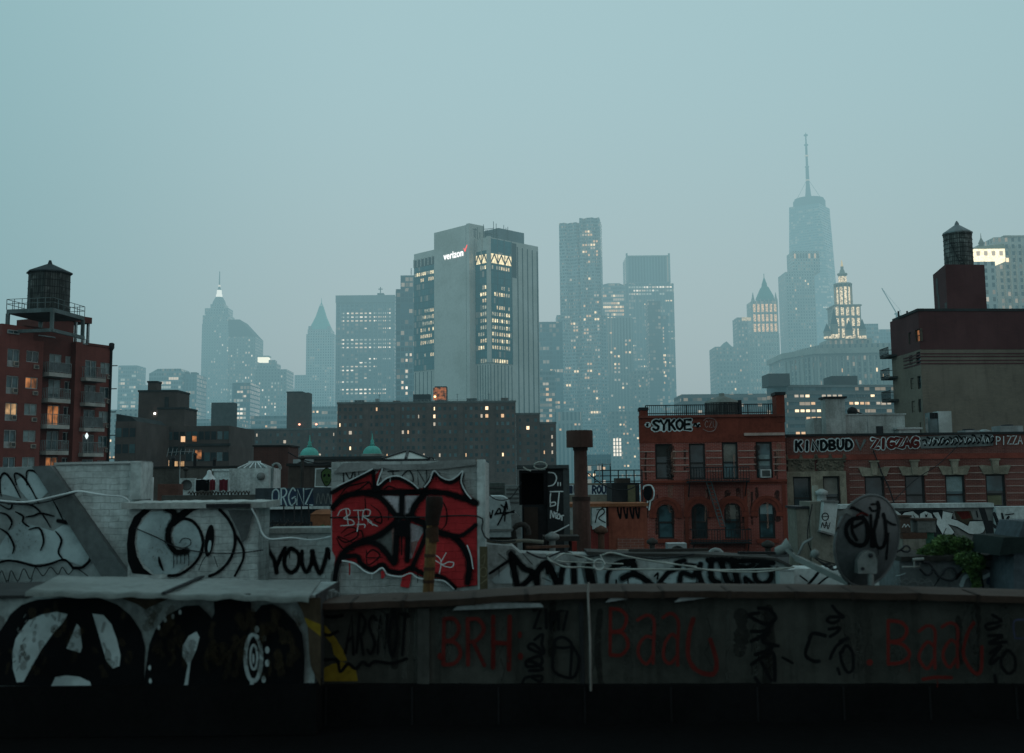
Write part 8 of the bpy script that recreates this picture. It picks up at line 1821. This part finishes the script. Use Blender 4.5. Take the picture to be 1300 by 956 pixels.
# boxes left of the bush
PV = wallplane(26)
for nm, x0, x1, y0, y1, mt, lab, dp in (('roof_cabinet', 1143.5, 1156, 657, 676, surf('cab_brown', (.09, .065, .055), .8, .4, 2, .2), 'brown cabinet with white scrawl right of the dish', .3), ('ledge_slab', 1146, 1177, 676.5, 684, surf('ledge_rust', (.10, .055, .04), .8, .4, 2, .2), 'rust-brown slab ledge below the brown cabinet', .6), ('concrete_plinth', 1147, 1176, 684.3, 712, con, 'weathered concrete base under the rust-brown ledge', .5), ('roof_cabinet', 1165, 1188, 661, 676, surf('cab_grey', (.15, .16, .155), .8, .4, 2, .2), 'grey cabinet with brown lid left of the white letters', .5)):
    a, b, c_, d = pr(PV, x0, x1, y0, y1); t_ = thing(nm, lab, 'cabinet' if 'cab' in nm else 'slab', PV.pt((a + b) / 2, c_)); mb = MB(); mb.pbox(PV, a, b, c_ if nm != 'concrete_plinth' else Z - 1.95, d, -dp, 0); mb.build('body', mt, t_)
    if nm == 'roof_cabinet': mb = MB(); mb.pbox(PV, a - .03, b + .03, d + .002, d + .05, -dp - .03, .03); mb.build('lid', surf('lid_brown', (.07, .05, .04), .8, .4, 2, .2), t_)
    if lab.startswith('brown cab'): pt = Paint(PV, .004, .0012).tr(1130, 630, 7.647); pt.stroke('w', [(120, 300), (140, 270), (150, 300), (170, 275), (190, 300)], 7); pt.build(t_, MATS)
a, b, c_, d = pr(PV, 1176, 1188, 674, 697); mb = MB(); mb.pbox(PV, a, b, Z - 1.95, d, -.4, -.1); o = mb.build('green_bin', surf('bin_green', (.05, .15, .10), .7, .4, 2, .2)); tag(o, 'faded green box standing behind the bush', 'box')

# ---------------------------------------------------------------- right ledge wall, pipes, bush
PE_ = wallplane(10.4)
le = thing('ledge_wall', 'dark weathered ledge wall under the green bush at lower right', 'wall', (PE_.pt(PE_.uv(1220, 720)[0], 0).x, 10.6, Z - 1.95))
LG = surf('ledge_stucco', (.105, .12, .125), .85, .5, 1.8, .5, streak=.45)
a, b, c_, d = pr(PE_, 1143, 1292, 712, 770); mb = MB(); mb.pbox(PE_, a, b + .4, Z - 1.95, d, -.6, 0); mb.build('wall', LG, le)
rn = random.Random(4); vs = []; n_ = 40; vt_ = PE_.uv(1215, 705)[1]
for i in range(n_ + 1): u = a + (b + .1 - a) * i / n_; j_ = rn.uniform(-.006, .006); vs += [PE_.pt(u, d + .004, .05 + j_), PE_.pt(u, vt_ + j_, .06 + j_), PE_.pt(u, vt_ + .01 + j_, -.65), PE_.pt(u, d + .004, -.65)]
mb = MB(); mb.mesh(vs, [(i * 4 + j, i * 4 + 4 + j, i * 4 + 4 + (j + 1) % 4, i * 4 + (j + 1) % 4) for i in range(n_) for j in range(4)] + [(0, 1, 2, 3)]); mb.build('coping', surf('ledge_coping', (.035, .035, .032), .9, .5, 3, .6), le)
pt = Paint(PE_, .004, .0013).tr(1130, 630, 7.647)
pt.stroke('k', [(640, 800), (700, 730), (800, 690), (960, 700), (1090, 740), (1130, 820)], 26); pt.stroke('b', [(960, 830), (1000, 800), (1040, 860)], 60); pt.stroke('c', [(690, 860), (720, 790), (760, 770)], 40); pt.stroke('c', [(900, 790), (1000, 750), (1080, 790)], 34); pt.stroke('k', [(880, 760), (900, 880)], 20)
for i in range(9): x = 40 + i * 36; pt.stroke('e', [(x, 860 - (i % 3) * 20), (x + 40, 800 + (i % 2) * 30), (x + 90, 870 - (i % 4) * 15)], 7)
pt.stroke('c', [(50, 770), (100, 760), (140, 745)], 7); pt.stroke('k', [(420, 870), (480, 780), (520, 740)], 9)
pt.build(le, MATS)
mb = MB(); C_ = [(270, 700), (330, 760), (380, 740), (390, 690), (350, 640), (300, 640)]
o_ = PE_
mb.tube([o_.pt(*o_.uv(1130 + x / 7.647, 630 + y / 7.647), .05) for x, y in catmull(C_, 4)], .012, 6); mb.tube([o_.pt(*o_.uv(1130 + x / 7.647, 630 + y / 7.647), .05) for x, y in catmull([(400, 700), (450, 770), (540, 810), (600, 800), (620, 740), (580, 690), (520, 700), (490, 760)], 4)], .011, 6)
o = mb.build('black_hose', IRON); tag(o, 'loops of black hose hanging on the dark ledge wall', 'hose')
mb = MB(); mb.tube([PE_.pt(*PE_.uv(1130 + x / 7.647, 630 + y / 7.647), .08) for x, y in ((90, 680), (200, 680), (255, 676), (258, 640))], .009, 6); mb.tube([PE_.pt(*PE_.uv(1130 + x / 7.647, 630 + y / 7.647), .08) for x, y in ((190, 610), (240, 606), (295, 603))], .014, 8); mb.tube([PE_.pt(*PE_.uv(1130 + x / 7.647, 630 + y / 7.647), .08) for x, y in ((205, 612), (203, 690))], .008, 6); o = mb.build('pipe_bracket', surf('pipe_bracket_grey', (.25, .27, .26), .5, .3, 4, .1)); tag(o, 'grey pipe bracket fixed to the ledge wall beside the dish', 'bracket')
mb = MB(); mb.tube([PE_.pt(*PE_.uv(1130 + x / 7.647, 630 + y / 7.647), -.2) for x, y in catmull([(125, 560), (180, 530), (215, 498), (250, 500), (268, 530), (245, 555), (200, 548), (185, 530)], 4)], .010, 6); o = mb.build('hose_loop', IRON); tag(o, 'single black hose loop standing above the ledge left of the bush', 'hose')
PE2 = wallplane(9.9)
ew = thing('corner_wall', 'blue-grey wall corner with dark slab top at the right edge', 'wall', (PE2.pt(PE2.uv(1310, 720)[0], 0).x, 10, Z - 1.95))
q = [PE2.uv(x, y) for x, y in ((1287, 770), (1700, 770), (1700, 655), (1300, 662), (1287, 698))]; mb = MB(); mb.pprism(PE2, q, -.5, 0); mb.build('wall', surf('corner_blue', (.07, .09, .105), .85, .5, 2, .4, streak=.3), ew)
q = [PE2.uv(x, y) for x, y in ((1266, 705), (1290, 702), (1400, 690), (1400, 680), (1272, 682))]; mb = MB(); mb.pprism(PE2, q, -.6, .04); mb.build('slab', surf('slab_tar', (.014, .022, .021), .9, .4, 3, .5), ew)
# bush
bs_ = thing('bush', 'bright green leafy bush sprouting from the ledge and trailing down', 'bush', PE_.pt(PE_.uv(1208, 705)[0], vt_, -.3))
lm, nt_, bb = newmat('bush_leaf'); k = N(nt_); nz = k.noise(k.pos(), 9, 3, .6); nb = k.noise(k.pos(), 60, 1, .5)
k.l(k.mix(k.ramp(nz, .35, .65), (.013, .034, .010), k.mix(k.ramp(nb, .3, .7), (.042, .095, .022), (.085, .155, .035))), bb.inputs['Base Color']); bb.inputs['Roughness'].default_value = .6; bb.inputs['Specular IOR Level'].default_value = .3
rn = random.Random(17); mb = MB(); tw2 = MB()
lob = [(1193, 699, .105, .05), (1206, 693, .13, .075), (1222, 693, .125, .07), (1213, 702, .13, .06), (1232, 704, .085, .06), (1180, 704, .07, .045), (1236, 713, .06, .07), (1228, 718, .07, .06), (1233, 727, .045, .07), (1234, 737, .03, .06), (1222, 709, .10, .055), (1208, 688, .07, .045)]
for x, y, rx, rz in lob:
    c = PE_.pt(*PE_.uv(x, y), -.10 if y < 708 else .09)
    for i in range(int(2600 * rx * (rz + .03) / .012)):
        g3 = Vector((rn.gauss(0, 1), rn.gauss(0, 1), rn.gauss(0, 1))); g3 = g3.normalized() * rn.random() ** .38
        p = c + Vector((g3.x * rx * 1.05, g3.y * rx * .8, g3.z * rz * 1.15)); p += Vector((rn.gauss(0, .008), rn.gauss(0, .008), rn.gauss(0, .008)))
        L_ = rn.uniform(.010, .021); a1 = Vector((rn.gauss(0, 1), rn.gauss(0, 1), rn.gauss(.3, .7))).normalized(); s1 = a1.cross(Vector((rn.gauss(0, 1), rn.gauss(0, 1), rn.gauss(0, 1)))).normalized() * L_ * .42
        mb.face([p - a1 * L_, p + s1, p + a1 * L_, p - s1])
    if y < 712:
        for i in range(5): q = c + Vector((rn.uniform(-rx, rx), rn.uniform(-.05, .05), rn.uniform(-rz, rz) * 1.3)); tw2.tube([PE_.pt(PE_.uv(1208, 705)[0], vt_, -.3), (PE_.pt(PE_.uv(1208, 705)[0], vt_, -.3) + q) / 2 + Vector((0, 0, .03)), q], .004, 5)
mb.build('foliage', lm, bs_); tw2.build('stem', surf('bush_twig', (.06, .05, .03), .8, .3, 5, .1), bs_)

# ---------------------------------------------------------------- satellite dish
DD = 8.95; dc_ = at(1101.5, 686.5, DD); Rd = .352
ax = Vector((-.50, .82, .16)).normalized(); dp = .085
dsh = thing('satellite_dish', 'large grey satellite dish seen from behind with black tag and long feed arm', 'satellite dish', at(1104, 745, DD))
prof = [(.004, -dp)] + [(Rd * i / 14, -dp * (1 - (i / 14) ** 2)) for i in range(1, 15)] + [(Rd + .006, .004), (Rd + .004, .012), (Rd - .01, .012)] + [(Rd * i / 14, -dp * (1 - (i / 14) ** 2) + .012) for i in range(13, 0, -1)]
mb = MB(); mb.lathe(dc_, prof, 44, axis=ax); mb.build('reflector', surf('dish_grey', (.055, .066, .07), .5, .45, 3, .08, spec=.25), dsh)
mb = MB(); t_r = Vector((0, 0, 1)).cross(ax).normalized(); b_r = ax.cross(t_r); mb.tube([dc_ + (t_r * math.cos(t) + b_r * math.sin(t)) * (Rd + .004) + ax * .004 for t in [2 * math.pi * i / 56 for i in range(57)]], .011, 6); mb.build('rim', surf('dish_rim', (.10, .115, .12), .5, .3, 4, .1), dsh)
pt = Paint(plane(600, DD, 1400, DD, 690), .004, .0012).tr(1000, 620, 7.356)
for P_, w_ in (([(570, 170), (640, 195), (740, 250)], 28), ([(840, 130), (850, 190), (820, 330), (790, 470), (800, 540)], 34), ([(780, 150), (830, 150), (835, 200), (790, 210), (765, 180)], 20), ([(700, 270), (600, 290), (545, 360), (555, 450), (620, 520), (700, 530), (740, 470), (735, 330), (690, 270)], 40), ([(600, 300), (600, 400), (640, 480)], 30), ([(620, 360), (690, 320)], 30), ([(800, 380), (830, 540), (890, 540), (915, 430), (905, 300), (890, 240)], 30), ([(900, 290), (960, 330), (1000, 340)], 22), ([(935, 420), (925, 560), (915, 660)], 18), ([(770, 250), (775, 540)], 26)): pt.stroke('k', P_, w_)
pt.stroke('h', [(640, 250), (690, 230), (740, 250)], 14); pt.stroke('e', [(480, 240), (540, 210), (580, 230)], 40)
for c_k, mb in pt.by.items():
    nv = []
    for p in mb.v:
        dr_ = (p - E).normalized(); lo_, hi_ = 0.0, 0.0; extra = (pt.pl.o - p).dot(pt.pl.n)
        def fn(t):
            q = E + dr_ * t - dc_; h_ = q.dot(ax); r2q = q.length_squared - h_ * h_; return h_ + dp * (1 - r2q / Rd ** 2)
        t0, t1 = 8.2, 10.6
        for _ in range(48):
            tm = (t0 + t1) / 2
            if fn(tm) < 0: t0 = tm
            else: t1 = tm
        nv.append(E + dr_ * (t0 - .003 - abs(extra) * .35))
    mb.v = nv
pt.build(dsh, MATS, labels={'k': 'black tag sprayed on the back of the dish'})
PDp = plane(600, DD - .1, 1400, DD - .1, 720)
pole_m = surf('dish_steel', (.17, .19, .19), .5, .3, 4, .1, metal=.3)
bm = dc_ - ax * (dp + .02) + Vector((.0, 0, -.13))
mb = MB(); b0 = at(1106, 752, DD - .14); b0.z = Z - 1.95 + .0; t0 = at(1104, 703, DD - .16)
mb.tube([(t0.x, t0.y, Z - 1.66), t0], .024, 10); mb.build('mast', pole_m, dsh)
mb = MB(); P_ = [at(x, y, DD - .17) for x, y in ((1089, 728), (1087.5, 712), (1093, 702), (1101, 698.5), (1109, 701), (1113, 711), (1112, 728))]
fr_ = [p + Vector((0, -.02, 0)) for p in P_]; bk_ = [p + Vector((0, .10, 0)) for p in P_]; n_ = len(P_)
mb.mesh(fr_ + bk_, [tuple(range(n_ - 1, -1, -1)), tuple(range(n_, 2 * n_))] + [(i, (i + 1) % n_, n_ + (i + 1) % n_, n_ + i) for i in range(n_)]); mb.build('mount_bracket', pole_m, dsh)
c = at(1105, 705, DD - .20); mb = MB(); mb.lathe(c, [(.018, 0), (.018, .012), (.010, .014), (.010, .03)], 10, axis=Vector((0, -1, 0))); c = at(1095, 722, DD - .20); mb.build('bolt', IRON, dsh); mb = MB(); mb.lathe(c, [(.014, 0), (.014, .012)], 8, axis=Vector((0, -1, 0))); mb.build('bolt', IRON, dsh)
mb = MB(); a1 = at(1078, 740, DD + .02); a2_ = at(1011, 708.5, DD + .42); mb.bar(a1, a2_, .035, .045); arm = mb.build('feed_arm', surf('arm_pale', (.17, .19, .185), .5, .25, 4, .1), dsh)
mb = MB(); l0 = at(998.5, 697, DD + .46); dirl = (dc_ - l0).normalized(); mb.lathe(l0 - dirl * .05, [(.02, -.05), (.035, -.04), (.038, .0), (.035, .02), (.062, .07), (.066, .08), (.02, .085)], 16, axis=Vector((.75, -.1, .35)).normalized()); mb.bar(a2_, l0, .03); mb.build('feed_horn', surf('horn_pale', (.17, .195, .19), .55, .2, 4, .1), arm)
mb = MB(); c = at(1034.5, 703, DD + .3); mb.lathe(c, [(.005, -.035), (.03, -.02), (.036, 0), (.03, .02), (.005, .035)], 12); mb.bar(c, a2_ + Vector((.12, 0, .02)), .018); mb.build('second_feed', surf('horn_pale', (.17, .195, .19)), arm)
mb = MB(); mb.tube([a2_ + Vector((.02, 0, .03)), at(1020, 690, DD + .4), at(1029, 685, DD + .4)], .012, 6); mb.tube([at(1029, 685, DD + .4), at(1032, 682, DD + .4)], .006, 5); mb.build('cable_tail', pole_m, arm)
mb = MB()
for i in range(5): p = at(1034 + i * 5, 708 + i * 3.5, DD + .5 - i * .05); q = at(1055 + i * 3, 716 + (i * 5) % 9, DD + .45); mb.tube([p, (p + q) / 2 + Vector((0, 0, -.02)), q], .008, 5)
o = mb.build('black_cable_bundle', IRON); tag(o, 'bundle of black cables lying behind the dish feed arm', 'cable')

# ---------------------------------------------------------------- clutter on the far-left roofs
def blk(nm, lab, cat, x0, x1, y0, D_, dep, m, cap=None, zb=None):
    pl = wallplane(D_); a, b, c_, d = pr(pl, x0, x1, y0, y0 + 20); t_ = thing(nm, lab, cat, pl.pt((a + b) / 2, Z - 1.75 if zb is None else zb))
    mb = MB(); mb.pbox(pl, a, b, Z - 1.75 if zb is None else zb, d, -dep, 0); mb.build('body', m, t_)
    if cap: mb = MB(); mb.pbox(pl, a - .06, b + .06, d + .002, d + .09, -dep - .06, .06); mb.build('cap', cap, t_)
    return t_, pl, a, b, d
brn = surf('brown_render', (.055, .045, .04), .85, .4, .8, .2, streak=.4)
t_, pl, a, b, d = blk('roof_parapet', 'long grey-brown parapet behind the white roof bulkhead with flues', 'wall', 176, 300, 594, 60, .4, surf('parapet_umber', (.085, .082, .075), .85, .4, .8, .3, streak=.4), TAR)
for q, y in ((215, 588), (243, 584), (268, 590)):
    p = pl.pt(pl.uv(q, 600)[0], d, -.6); mb = MB(); hh = (600 - y) * 60 / FPX; mb.tube([p, p + Vector((0, 0, hh))], .09, 8); mb.lathe(p + Vector((0, 0, hh)), [(.16, 0), (.05, .14)], 8); mb.build('flue', IRON, t_)
t_, pl, a, b, d = blk('brick_bulkhead', 'dark red-brown brick bulkhead in front of the far slab, right of the white box', 'bulkhead', 322, 366, 567, 64, 3, brickmat('bulkhead_brick', (.085, .04, .034), (.07, .036, .032), (.08, .05, .045), .3, .1), TAR)
q = pr(pl, 341.5, 348.5, 604, 611); mb = MB(); mb.pquad(pl, q[0], q[1], q[2], q[3], .04); mb.build('lit_window', emit('yellow_green_light', (.95, .95, .5), 1.2, .5), t_)
t_, pl, a, b, d = blk('roof_bulkhead', 'white plastered bulkhead with vent grid and low hipped skylight', 'bulkhead', 291, 341, 594.5, 46, 2.4, WSTUC)
um = pl.uv(320, 590)[0]; vv = pl.uv(318, 587)[1]; a4, b4 = pl.uv(300, 592)[0], pl.uv(337, 592)[0]
mb = MB(); f_ = [pl.pt(a4, d + .01, -.3), pl.pt(b4, d + .01, -.3), pl.pt(b4, d + .01, -2), pl.pt(a4, d + .01, -2)]; g4 = [pl.pt(a4 + .35, vv, -.9), pl.pt(b4 - .45, vv, -.9), pl.pt(b4 - .45, vv, -1.4), pl.pt(a4 + .35, vv, -1.4)]; mb.box8(f_ + g4); mb.build('skylight', surf('skylight_dull', (.12, .14, .14), .5, .3, 2, .1), t_)
mb = MB(); 
for i in range(6): s_ = i / 5; mb.bar(f_[0].lerp(f_[1], s_) + Vector((0, -.01, .01)), g4[0].lerp(g4[1], s_) + Vector((0, -.01, .01)), .04)
mb.bar(g4[0] + Vector((-.06, 0, .03)), g4[1] + Vector((.06, 0, .03)), .08); mb.build('glazing_bar', WHT, t_)
q = pr(pl, 326.5, 336.5, 600.5, 609); c = pl.pt((q[0] + q[1]) / 2, (q[2] + q[3]) / 2, .0); mb = MB(); mb.lathe(c, [((q[1] - q[0]) / 2, -.02), ((q[1] - q[0]) / 2, .08), (.02, .1)], 16, axis=pl.n); mb.build('wall_fan', surf('fan_grey', (.17, .19, .19), .6, .3, 3, .1), t_)
blk('roof_box', 'smaller white box tucked left of the plastered bulkhead', 'roof box', 271, 291, 598, 48, 1.5, WSTUC, WSTUC)
# laundry
pl = wallplane(44); ln = thing('washing_line', 'washing line with black, white and dark red cloths on the far-left roof', 'washing line', pl.pt(pl.uv(270, 620)[0], Z - 1.75))
a, b, c_, d = pr(pl, 248, 291, 608.5, 623); mb = MB()
for u in (a, b): mb.tube([pl.pt(u, Z - 1.75), pl.pt(u, d + .03)], .03, 6)
mb.tube([pl.pt(a, d), pl.pt(b, d)], .012, 5); mb.build('posts', WHT, ln)
w_ = b - a
for s0, s1, m_, h_ in ((.02, .42, INK, .42), (.43, .60, surf('cloth_crimson', (.16, .025, .035), .8, .3, 3, .1), .40), (.61, .70, WHT, .36), (.71, .97, surf('cloth_maroon', (.11, .018, .028), .8, .3, 3, .1), .42)):
    n_ = 10; vs = []
    for j in range(2):
        for i in range(n_ + 1): s_ = s0 + (s1 - s0) * i / n_; vs.append(pl.pt(a + w_ * s_, d - .01 - j * h_ - .02 * math.sin(i), .03 + .03 * math.sin(i * 1.4) * (j + .3)))
    mb = MB(); mb.mesh(vs, [(n_ + 1 + i, n_ + 2 + i, i + 1, i) for i in range(n_)], True); o = mb.build('hung_cloth', m_); tag(o, {0.02: 'black cloth at the left of the washing line', .43: 'crimson cloth beside the black cloth on the line', .61: 'narrow white cloth between two red cloths', .71: 'maroon cloth at the right of the washing line'}[s0], 'cloth')
mb = MB(); c = pl.pt(pl.uv(263, 606)[0], d, -.3); mb.lathe(c + Vector((0, 0, -.1)), [(.32, 0), (.25, .12), (.1, .3), (.08, .42), (.02, .46)], 12); o = mb.build('white_cowl', WHT); tag(o, 'white vent cowl peeping above the washing line', 'vent')
blk('planter_box', 'red-brown planter box on the far-left roof', 'planter', 200, 226, 614.5, 40, .6, surf('planter_red', (.10, .05, .04), .8, .4, 2, .2))
pl = wallplane(40); p = pl.pt(pl.uv(193.5, 615)[0], Z - 1.75); mb = MB(); mb.tube([p, Vector((p.x, p.y, pl.uv(193.5, 606)[1]))], .045, 8); mb.lathe((p.x, p.y, Z - 1.75), [(.12, 0), (.1, .06), (.05, .08)], 8); o = mb.build('white_post', WHT); tag(o, 'thin white post standing left of the planter box', 'post')
blk('roof_slab', 'grey coping slab lying behind the spiral block cap', 'slab', 205, 330, 628.5, 32, .3, surf('slab_dark', (.07, .075, .07), .85, .4, 1, .3), zb=Z - 1.95)
pl = wallplane(31); rn = random.Random(30); bn = thing('coiled_mesh', 'rolled dark mesh lying along the roof edge behind the capped block', 'mesh roll', pl.pt(pl.uv(275, 625)[0], pl.uv(275, 628)[1])); a, b, c_, d = pr(pl, 238, 316, 624, 628); mb = MB()
mb.tube([pl.pt(a + (b - a) * t / 60, (c_ + d) / 2 + .05 * math.sin(t * 1.9), -.1 + .05 * math.cos(t * 1.9)) for t in range(61)], .018, 5); mb.build('coil', surf('mesh_rust', (.05, .042, .036), .8, .3, 3, .2), bn)
# brown wall with face panel and blue lettered wall
t_, pl, a, b, d = blk('roof_wall', 'brown roof wall carrying a panel with a painted green face', 'wall', 366, 426, 591.5, 38, .5, brn, TAR)
q = pr(pl, 400, 424, 594, 618); mb = MB(); mb.pbox(pl, q[0], q[1], q[2], q[3], .003, .05); pn_ = mb.build('painted_panel', surf('panel_grey', (.16, .18, .17), .8, .3, 2, .1), t_)
pt = Paint(pl.off(.05), .004, .0015).tr(160, 560, 4.815); pt.stroke('w', [(1160, 170), (1262, 165), (1262, 280), (1155, 278), (1160, 170)], 7, curve=False); pt.fill('g', [(1195, 190), (1225, 165), (1258, 185), (1258, 225), (1240, 265), (1222, 275), (1205, 250), (1195, 220)]); pt.oval('k', 1213, 210, 7, 11, .4); pt.oval('k', 1240, 210, 7, 11, -.4); pt.stroke('k', [(1218, 250), (1232, 250)], 5); pt.stroke('k', [(1195, 190), (1225, 165), (1258, 185), (1258, 225), (1240, 265), (1222, 275), (1205, 250), (1195, 220), (1195, 190)], 5); pt.build(pn_, MATS)
t_, pl, a, b, d = blk('lettered_wall', 'dark blue roof wall with pale outlined bubble letters', 'wall', 324, 424, 619.5, 30, .4, surf('wall_navy', (.045, .058, .068), .85, .4, 1, .3, streak=.3), None, Z - 1.95)
pt = Paint(pl, .004, .0015).tr(160, 560, 4.815); pt.fill('b', [(885, 395), (890, 300), (1140, 285), (1150, 395)]); pt.word('c', 'ORGNZ', 890, 290, 255, 100, 9, .03, .06, .12)
for x in (1165, 1195, 1225): pt.stroke('e', [(x, 380), (x + 10, 320), (x + 25, 380)], 6)
pt.build(t_, MATS, labels={'c': 'pale outlined letters'})
mb = MB(); a, b, c_, d = pr(pl, 324, 424, 643, 646); mb.pbox(pl, a, b, c_, d, .0, .3); o = mb.build('white_ledge', WSTUC); tag(o, 'white ledge at the foot of the dark blue lettered wall', 'ledge')

# ---------------------------------------------------------------- more rooftop clutter
def vpipe(lab, x, y, D_, r_, base, m, kind='straight'):
    pl = wallplane(D_); p = pl.pt(pl.uv(x, y)[0], base); zt_ = pl.uv(x, y)[1]; t_ = thing('vent_pipe', lab, 'pipe', p, 'vent pipes on the tar roofs'); mb = MB()
    if kind == 'gooseneck':
        pts = [p, Vector((p.x, p.y, zt_ - r_ * 3))] + [Vector((p.x + r_ * 2.6 * (1 - math.cos(a)), p.y, zt_ - r_ * 3 + r_ * 2.6 * math.sin(a))) for a in (.5, 1.0, 1.57, 2.1, 2.6, 3.14)] + [Vector((p.x + r_ * 5.2, p.y, zt_ - r_ * 4.2))]
        mb.tube(pts, r_, 10)
    else:
        mb.tube([p, Vector((p.x, p.y, zt_))], r_, 10)
    mb.build('shaft', m, t_); mb = MB()
    if kind == 'cowl': mb.lathe((p.x, p.y, zt_ - .02), [(r_ * 1.2, 0), (r_ * 2.2, r_ * .6), (r_ * 2.1, r_ * 1.6), (.01, r_ * 2.6)], 12); mb.build('cowl', m, t_)
    else: mb.lathe((p.x, p.y, base), [(r_ * 2.2, 0), (r_ * 1.5, r_), (r_ * 1.1, r_ * 1.3)], 10); mb.build('flashing', GALV, t_)
pm1 = surf('pipe_cast_iron', (.045, .043, .04), .8, .5, 4, .3, streak=.5); pm2 = surf('pipe_zinc', (.20, .225, .225), .5, .4, 4, .2, metal=.3); pm3 = surf('pipe_brown', (.09, .05, .036), .8, .5, 4, .3, streak=.5)
vpipe('black gooseneck vent pipe between the silver duct and black housing', 652, 664, 14.2, .035, Z - 1.95, pm1, 'gooseneck')
vpipe('short zinc pipe with cowl right of the black housing', 701, 684, 13.8, .04, Z - 1.95, pm2, 'cowl')
vpipe('thin brown pipe standing left of the rusty stack', 699, 612, 17, .022, Z - 1.95, pm3)
vpipe('brown pipe with cowl behind the coil of cable', 763, 676, 16, .045, Z - 1.95, pm3, 'cowl')
vpipe('black pipe standing before the arched windows at left', 828, 690, 22, .05, Z - 1.95, pm1, 'cowl')
vpipe('zinc gooseneck pipe below the fire escape', 900, 697, 20, .045, Z - 1.95, pm2, 'gooseneck')
vpipe('short black pipe below the right end of the red house', 975, 694, 19, .05, Z - 1.95, pm1, 'cowl')
vpipe('slender zinc pipe right of the capped low white box', 1176, 530, 66, .07, Z - 4.1, pm2)
vpipe('black pipe on the far-left roof beside the washing line', 236, 597, 50, .06, Z - 1.75, pm1, 'cowl')
vpipe('zinc pipe between the white bulkhead and the brick one', 346, 588, 46, .06, Z - 1.75, pm2, 'gooseneck')
vpipe('dark pipe rising over the brown roof wall', 384, 583, 36, .05, Z - 1.75, pm1, 'cowl')
vpipe('white pipe with cowl left of the grey-brown parapet flues', 185, 607, 46, .06, Z - 1.75, pm2, 'cowl')
def aerial(lab, x, yt, D_, base, n_, w_, tilt=0):
    pl = wallplane(D_); u, v = pl.uv(x, yt); t_ = thing('tv_antenna', lab, 'antenna', pl.pt(u, base), 'television antennas on the roofs'); mb = MB(); mb.tube([pl.pt(u, base), pl.pt(u + tilt, v)], .018, 6); mb.build('mast', GALV, t_)
    mb = MB(); mb.tube([pl.pt(u + tilt - w_ * .6, v - .08, .1), pl.pt(u + tilt + w_ * .6, v - .03, -.2)], .012, 5)
    for i in range(n_): s_ = i / (n_ - 1); c = pl.pt(u + tilt - w_ * .6 + w_ * 1.2 * s_, v - .08 + .05 * s_, .1 - .3 * s_); h = .34 - .2 * s_; mb.tube([c + Vector((0, -h * .4, -h * .6)), c + Vector((0, h * .4, h * .6))], .008, 4)
    mb.build('array', GALV, t_)
aerial('old television antenna on the tar roof left of the white bulkhead', 229, 572, 52, Z - 1.75, 7, .9)
aerial('television antenna leaning above the white roof bulkhead of the brown house', 1098, 503, 66, Z - 4.1, 8, 1.1, .1)
aerial('bent television antenna behind the lettered khaki parapet', 764, 588, 41, Z - 4.1, 6, .7, -.1)
for lab, P_, D_, rr in (('black cable sagging from the brick bulkhead to the red graffiti bulkhead', [(366, 574), (385, 584), (408, 588), (430, 584)], 38, .018), ('black cable strung between the rusty stack and the red house', [(745, 600), (770, 618), (795, 622), (815, 612)], 30, .014), ('thin black cable drooping over the silver duct', [(614, 622), (630, 634), (648, 632), (662, 612)], 15.2, .007), ('black cable lying in loops along the top of the graffiti wall', [(668, 700), (690, 708), (715, 700), (740, 707), (780, 702), (830, 709), (880, 703)], 12.5, .010), ('two-stranded cable from the dish to the brown house', [(1130, 640), (1160, 610), (1190, 590), (1215, 566)], 40, .014), ('black cable drooping from the concrete pier to the dish', [(1030, 640), (1024, 680), (1034, 706), (1060, 716)], 20, .010)):
    pl = wallplane(D_); mb = MB(); mb.tube([pl.pt(*pl.uv(x, y), .06) for x, y in catmull(P_, 6)], rr, 5); tag(mb.build('loose_cable', IRON), lab, 'cable', 'loose cables over the roofs')
for lab, x0, x1, y0, D_, base, m_ in (('rusty condenser unit crouching behind the graffiti wall left of the stack', 697, 722, 664, 21, Z - 1.95, pm3), ('grey condenser unit below the arched windows of the red house', 848, 872, 690, 24, Z - 1.95, GALV), ('grey condenser unit behind the brown roof wall', 372, 396, 583, 42, Z - 1.75, GALV), ('white condenser unit left of the washing line', 228, 246, 607, 47, Z - 1.75, WSTUC)):
    pl = wallplane(D_); a, b, c_, d = pr(pl, x0, x1, y0, y0 + 10); t_ = thing('condenser_unit', lab, 'condenser', pl.pt((a + b) / 2, base), 'condenser units on the roofs'); mb = MB(); mb.pbox(pl, a, b, base + .12, d, -.4, 0); mb.build('casing', m_, t_)
    mb = MB(); rf = min(b - a, d - base - .12) * .38; c = pl.pt((a + b) / 2, d - rf * 1.25, .0); mb.lathe(c, [(rf, -.01), (rf, .02), (rf * .88, .025), (rf * .86, .008), (.02, .008)], 16, axis=pl.n); mb.build('fan_grille', ACG, t_)
    for u in (a + .05, b - .05): mb = MB(); mb.pbox(pl, u - .03, u + .03, base, base + .118, -.35, -.02); mb.build('foot', IRON, t_)
for i, (lab, x, y, D_, L_) in enumerate((('splintered plank lying on the roof edge left of the coil', 668, 699, 13.2, .5), ('loose pipe length lying on the graffiti wall near the coil', 800, 703, 12.7, .9), ('loose plank lying on top of the graffiti wall at right', 940, 706, 12.7, .6))):
    pl = wallplane(D_); u, v = pl.uv(x, y); mb = MB(); mb.bar(pl.pt(u, v + .03, -.1), pl.pt(u + L_, v + .03 - .01 * i, -.25), .05, .03); o = mb.build('loose_plank', (pm3, pm1, BLK)[i]); tag(o, lab, 'plank')
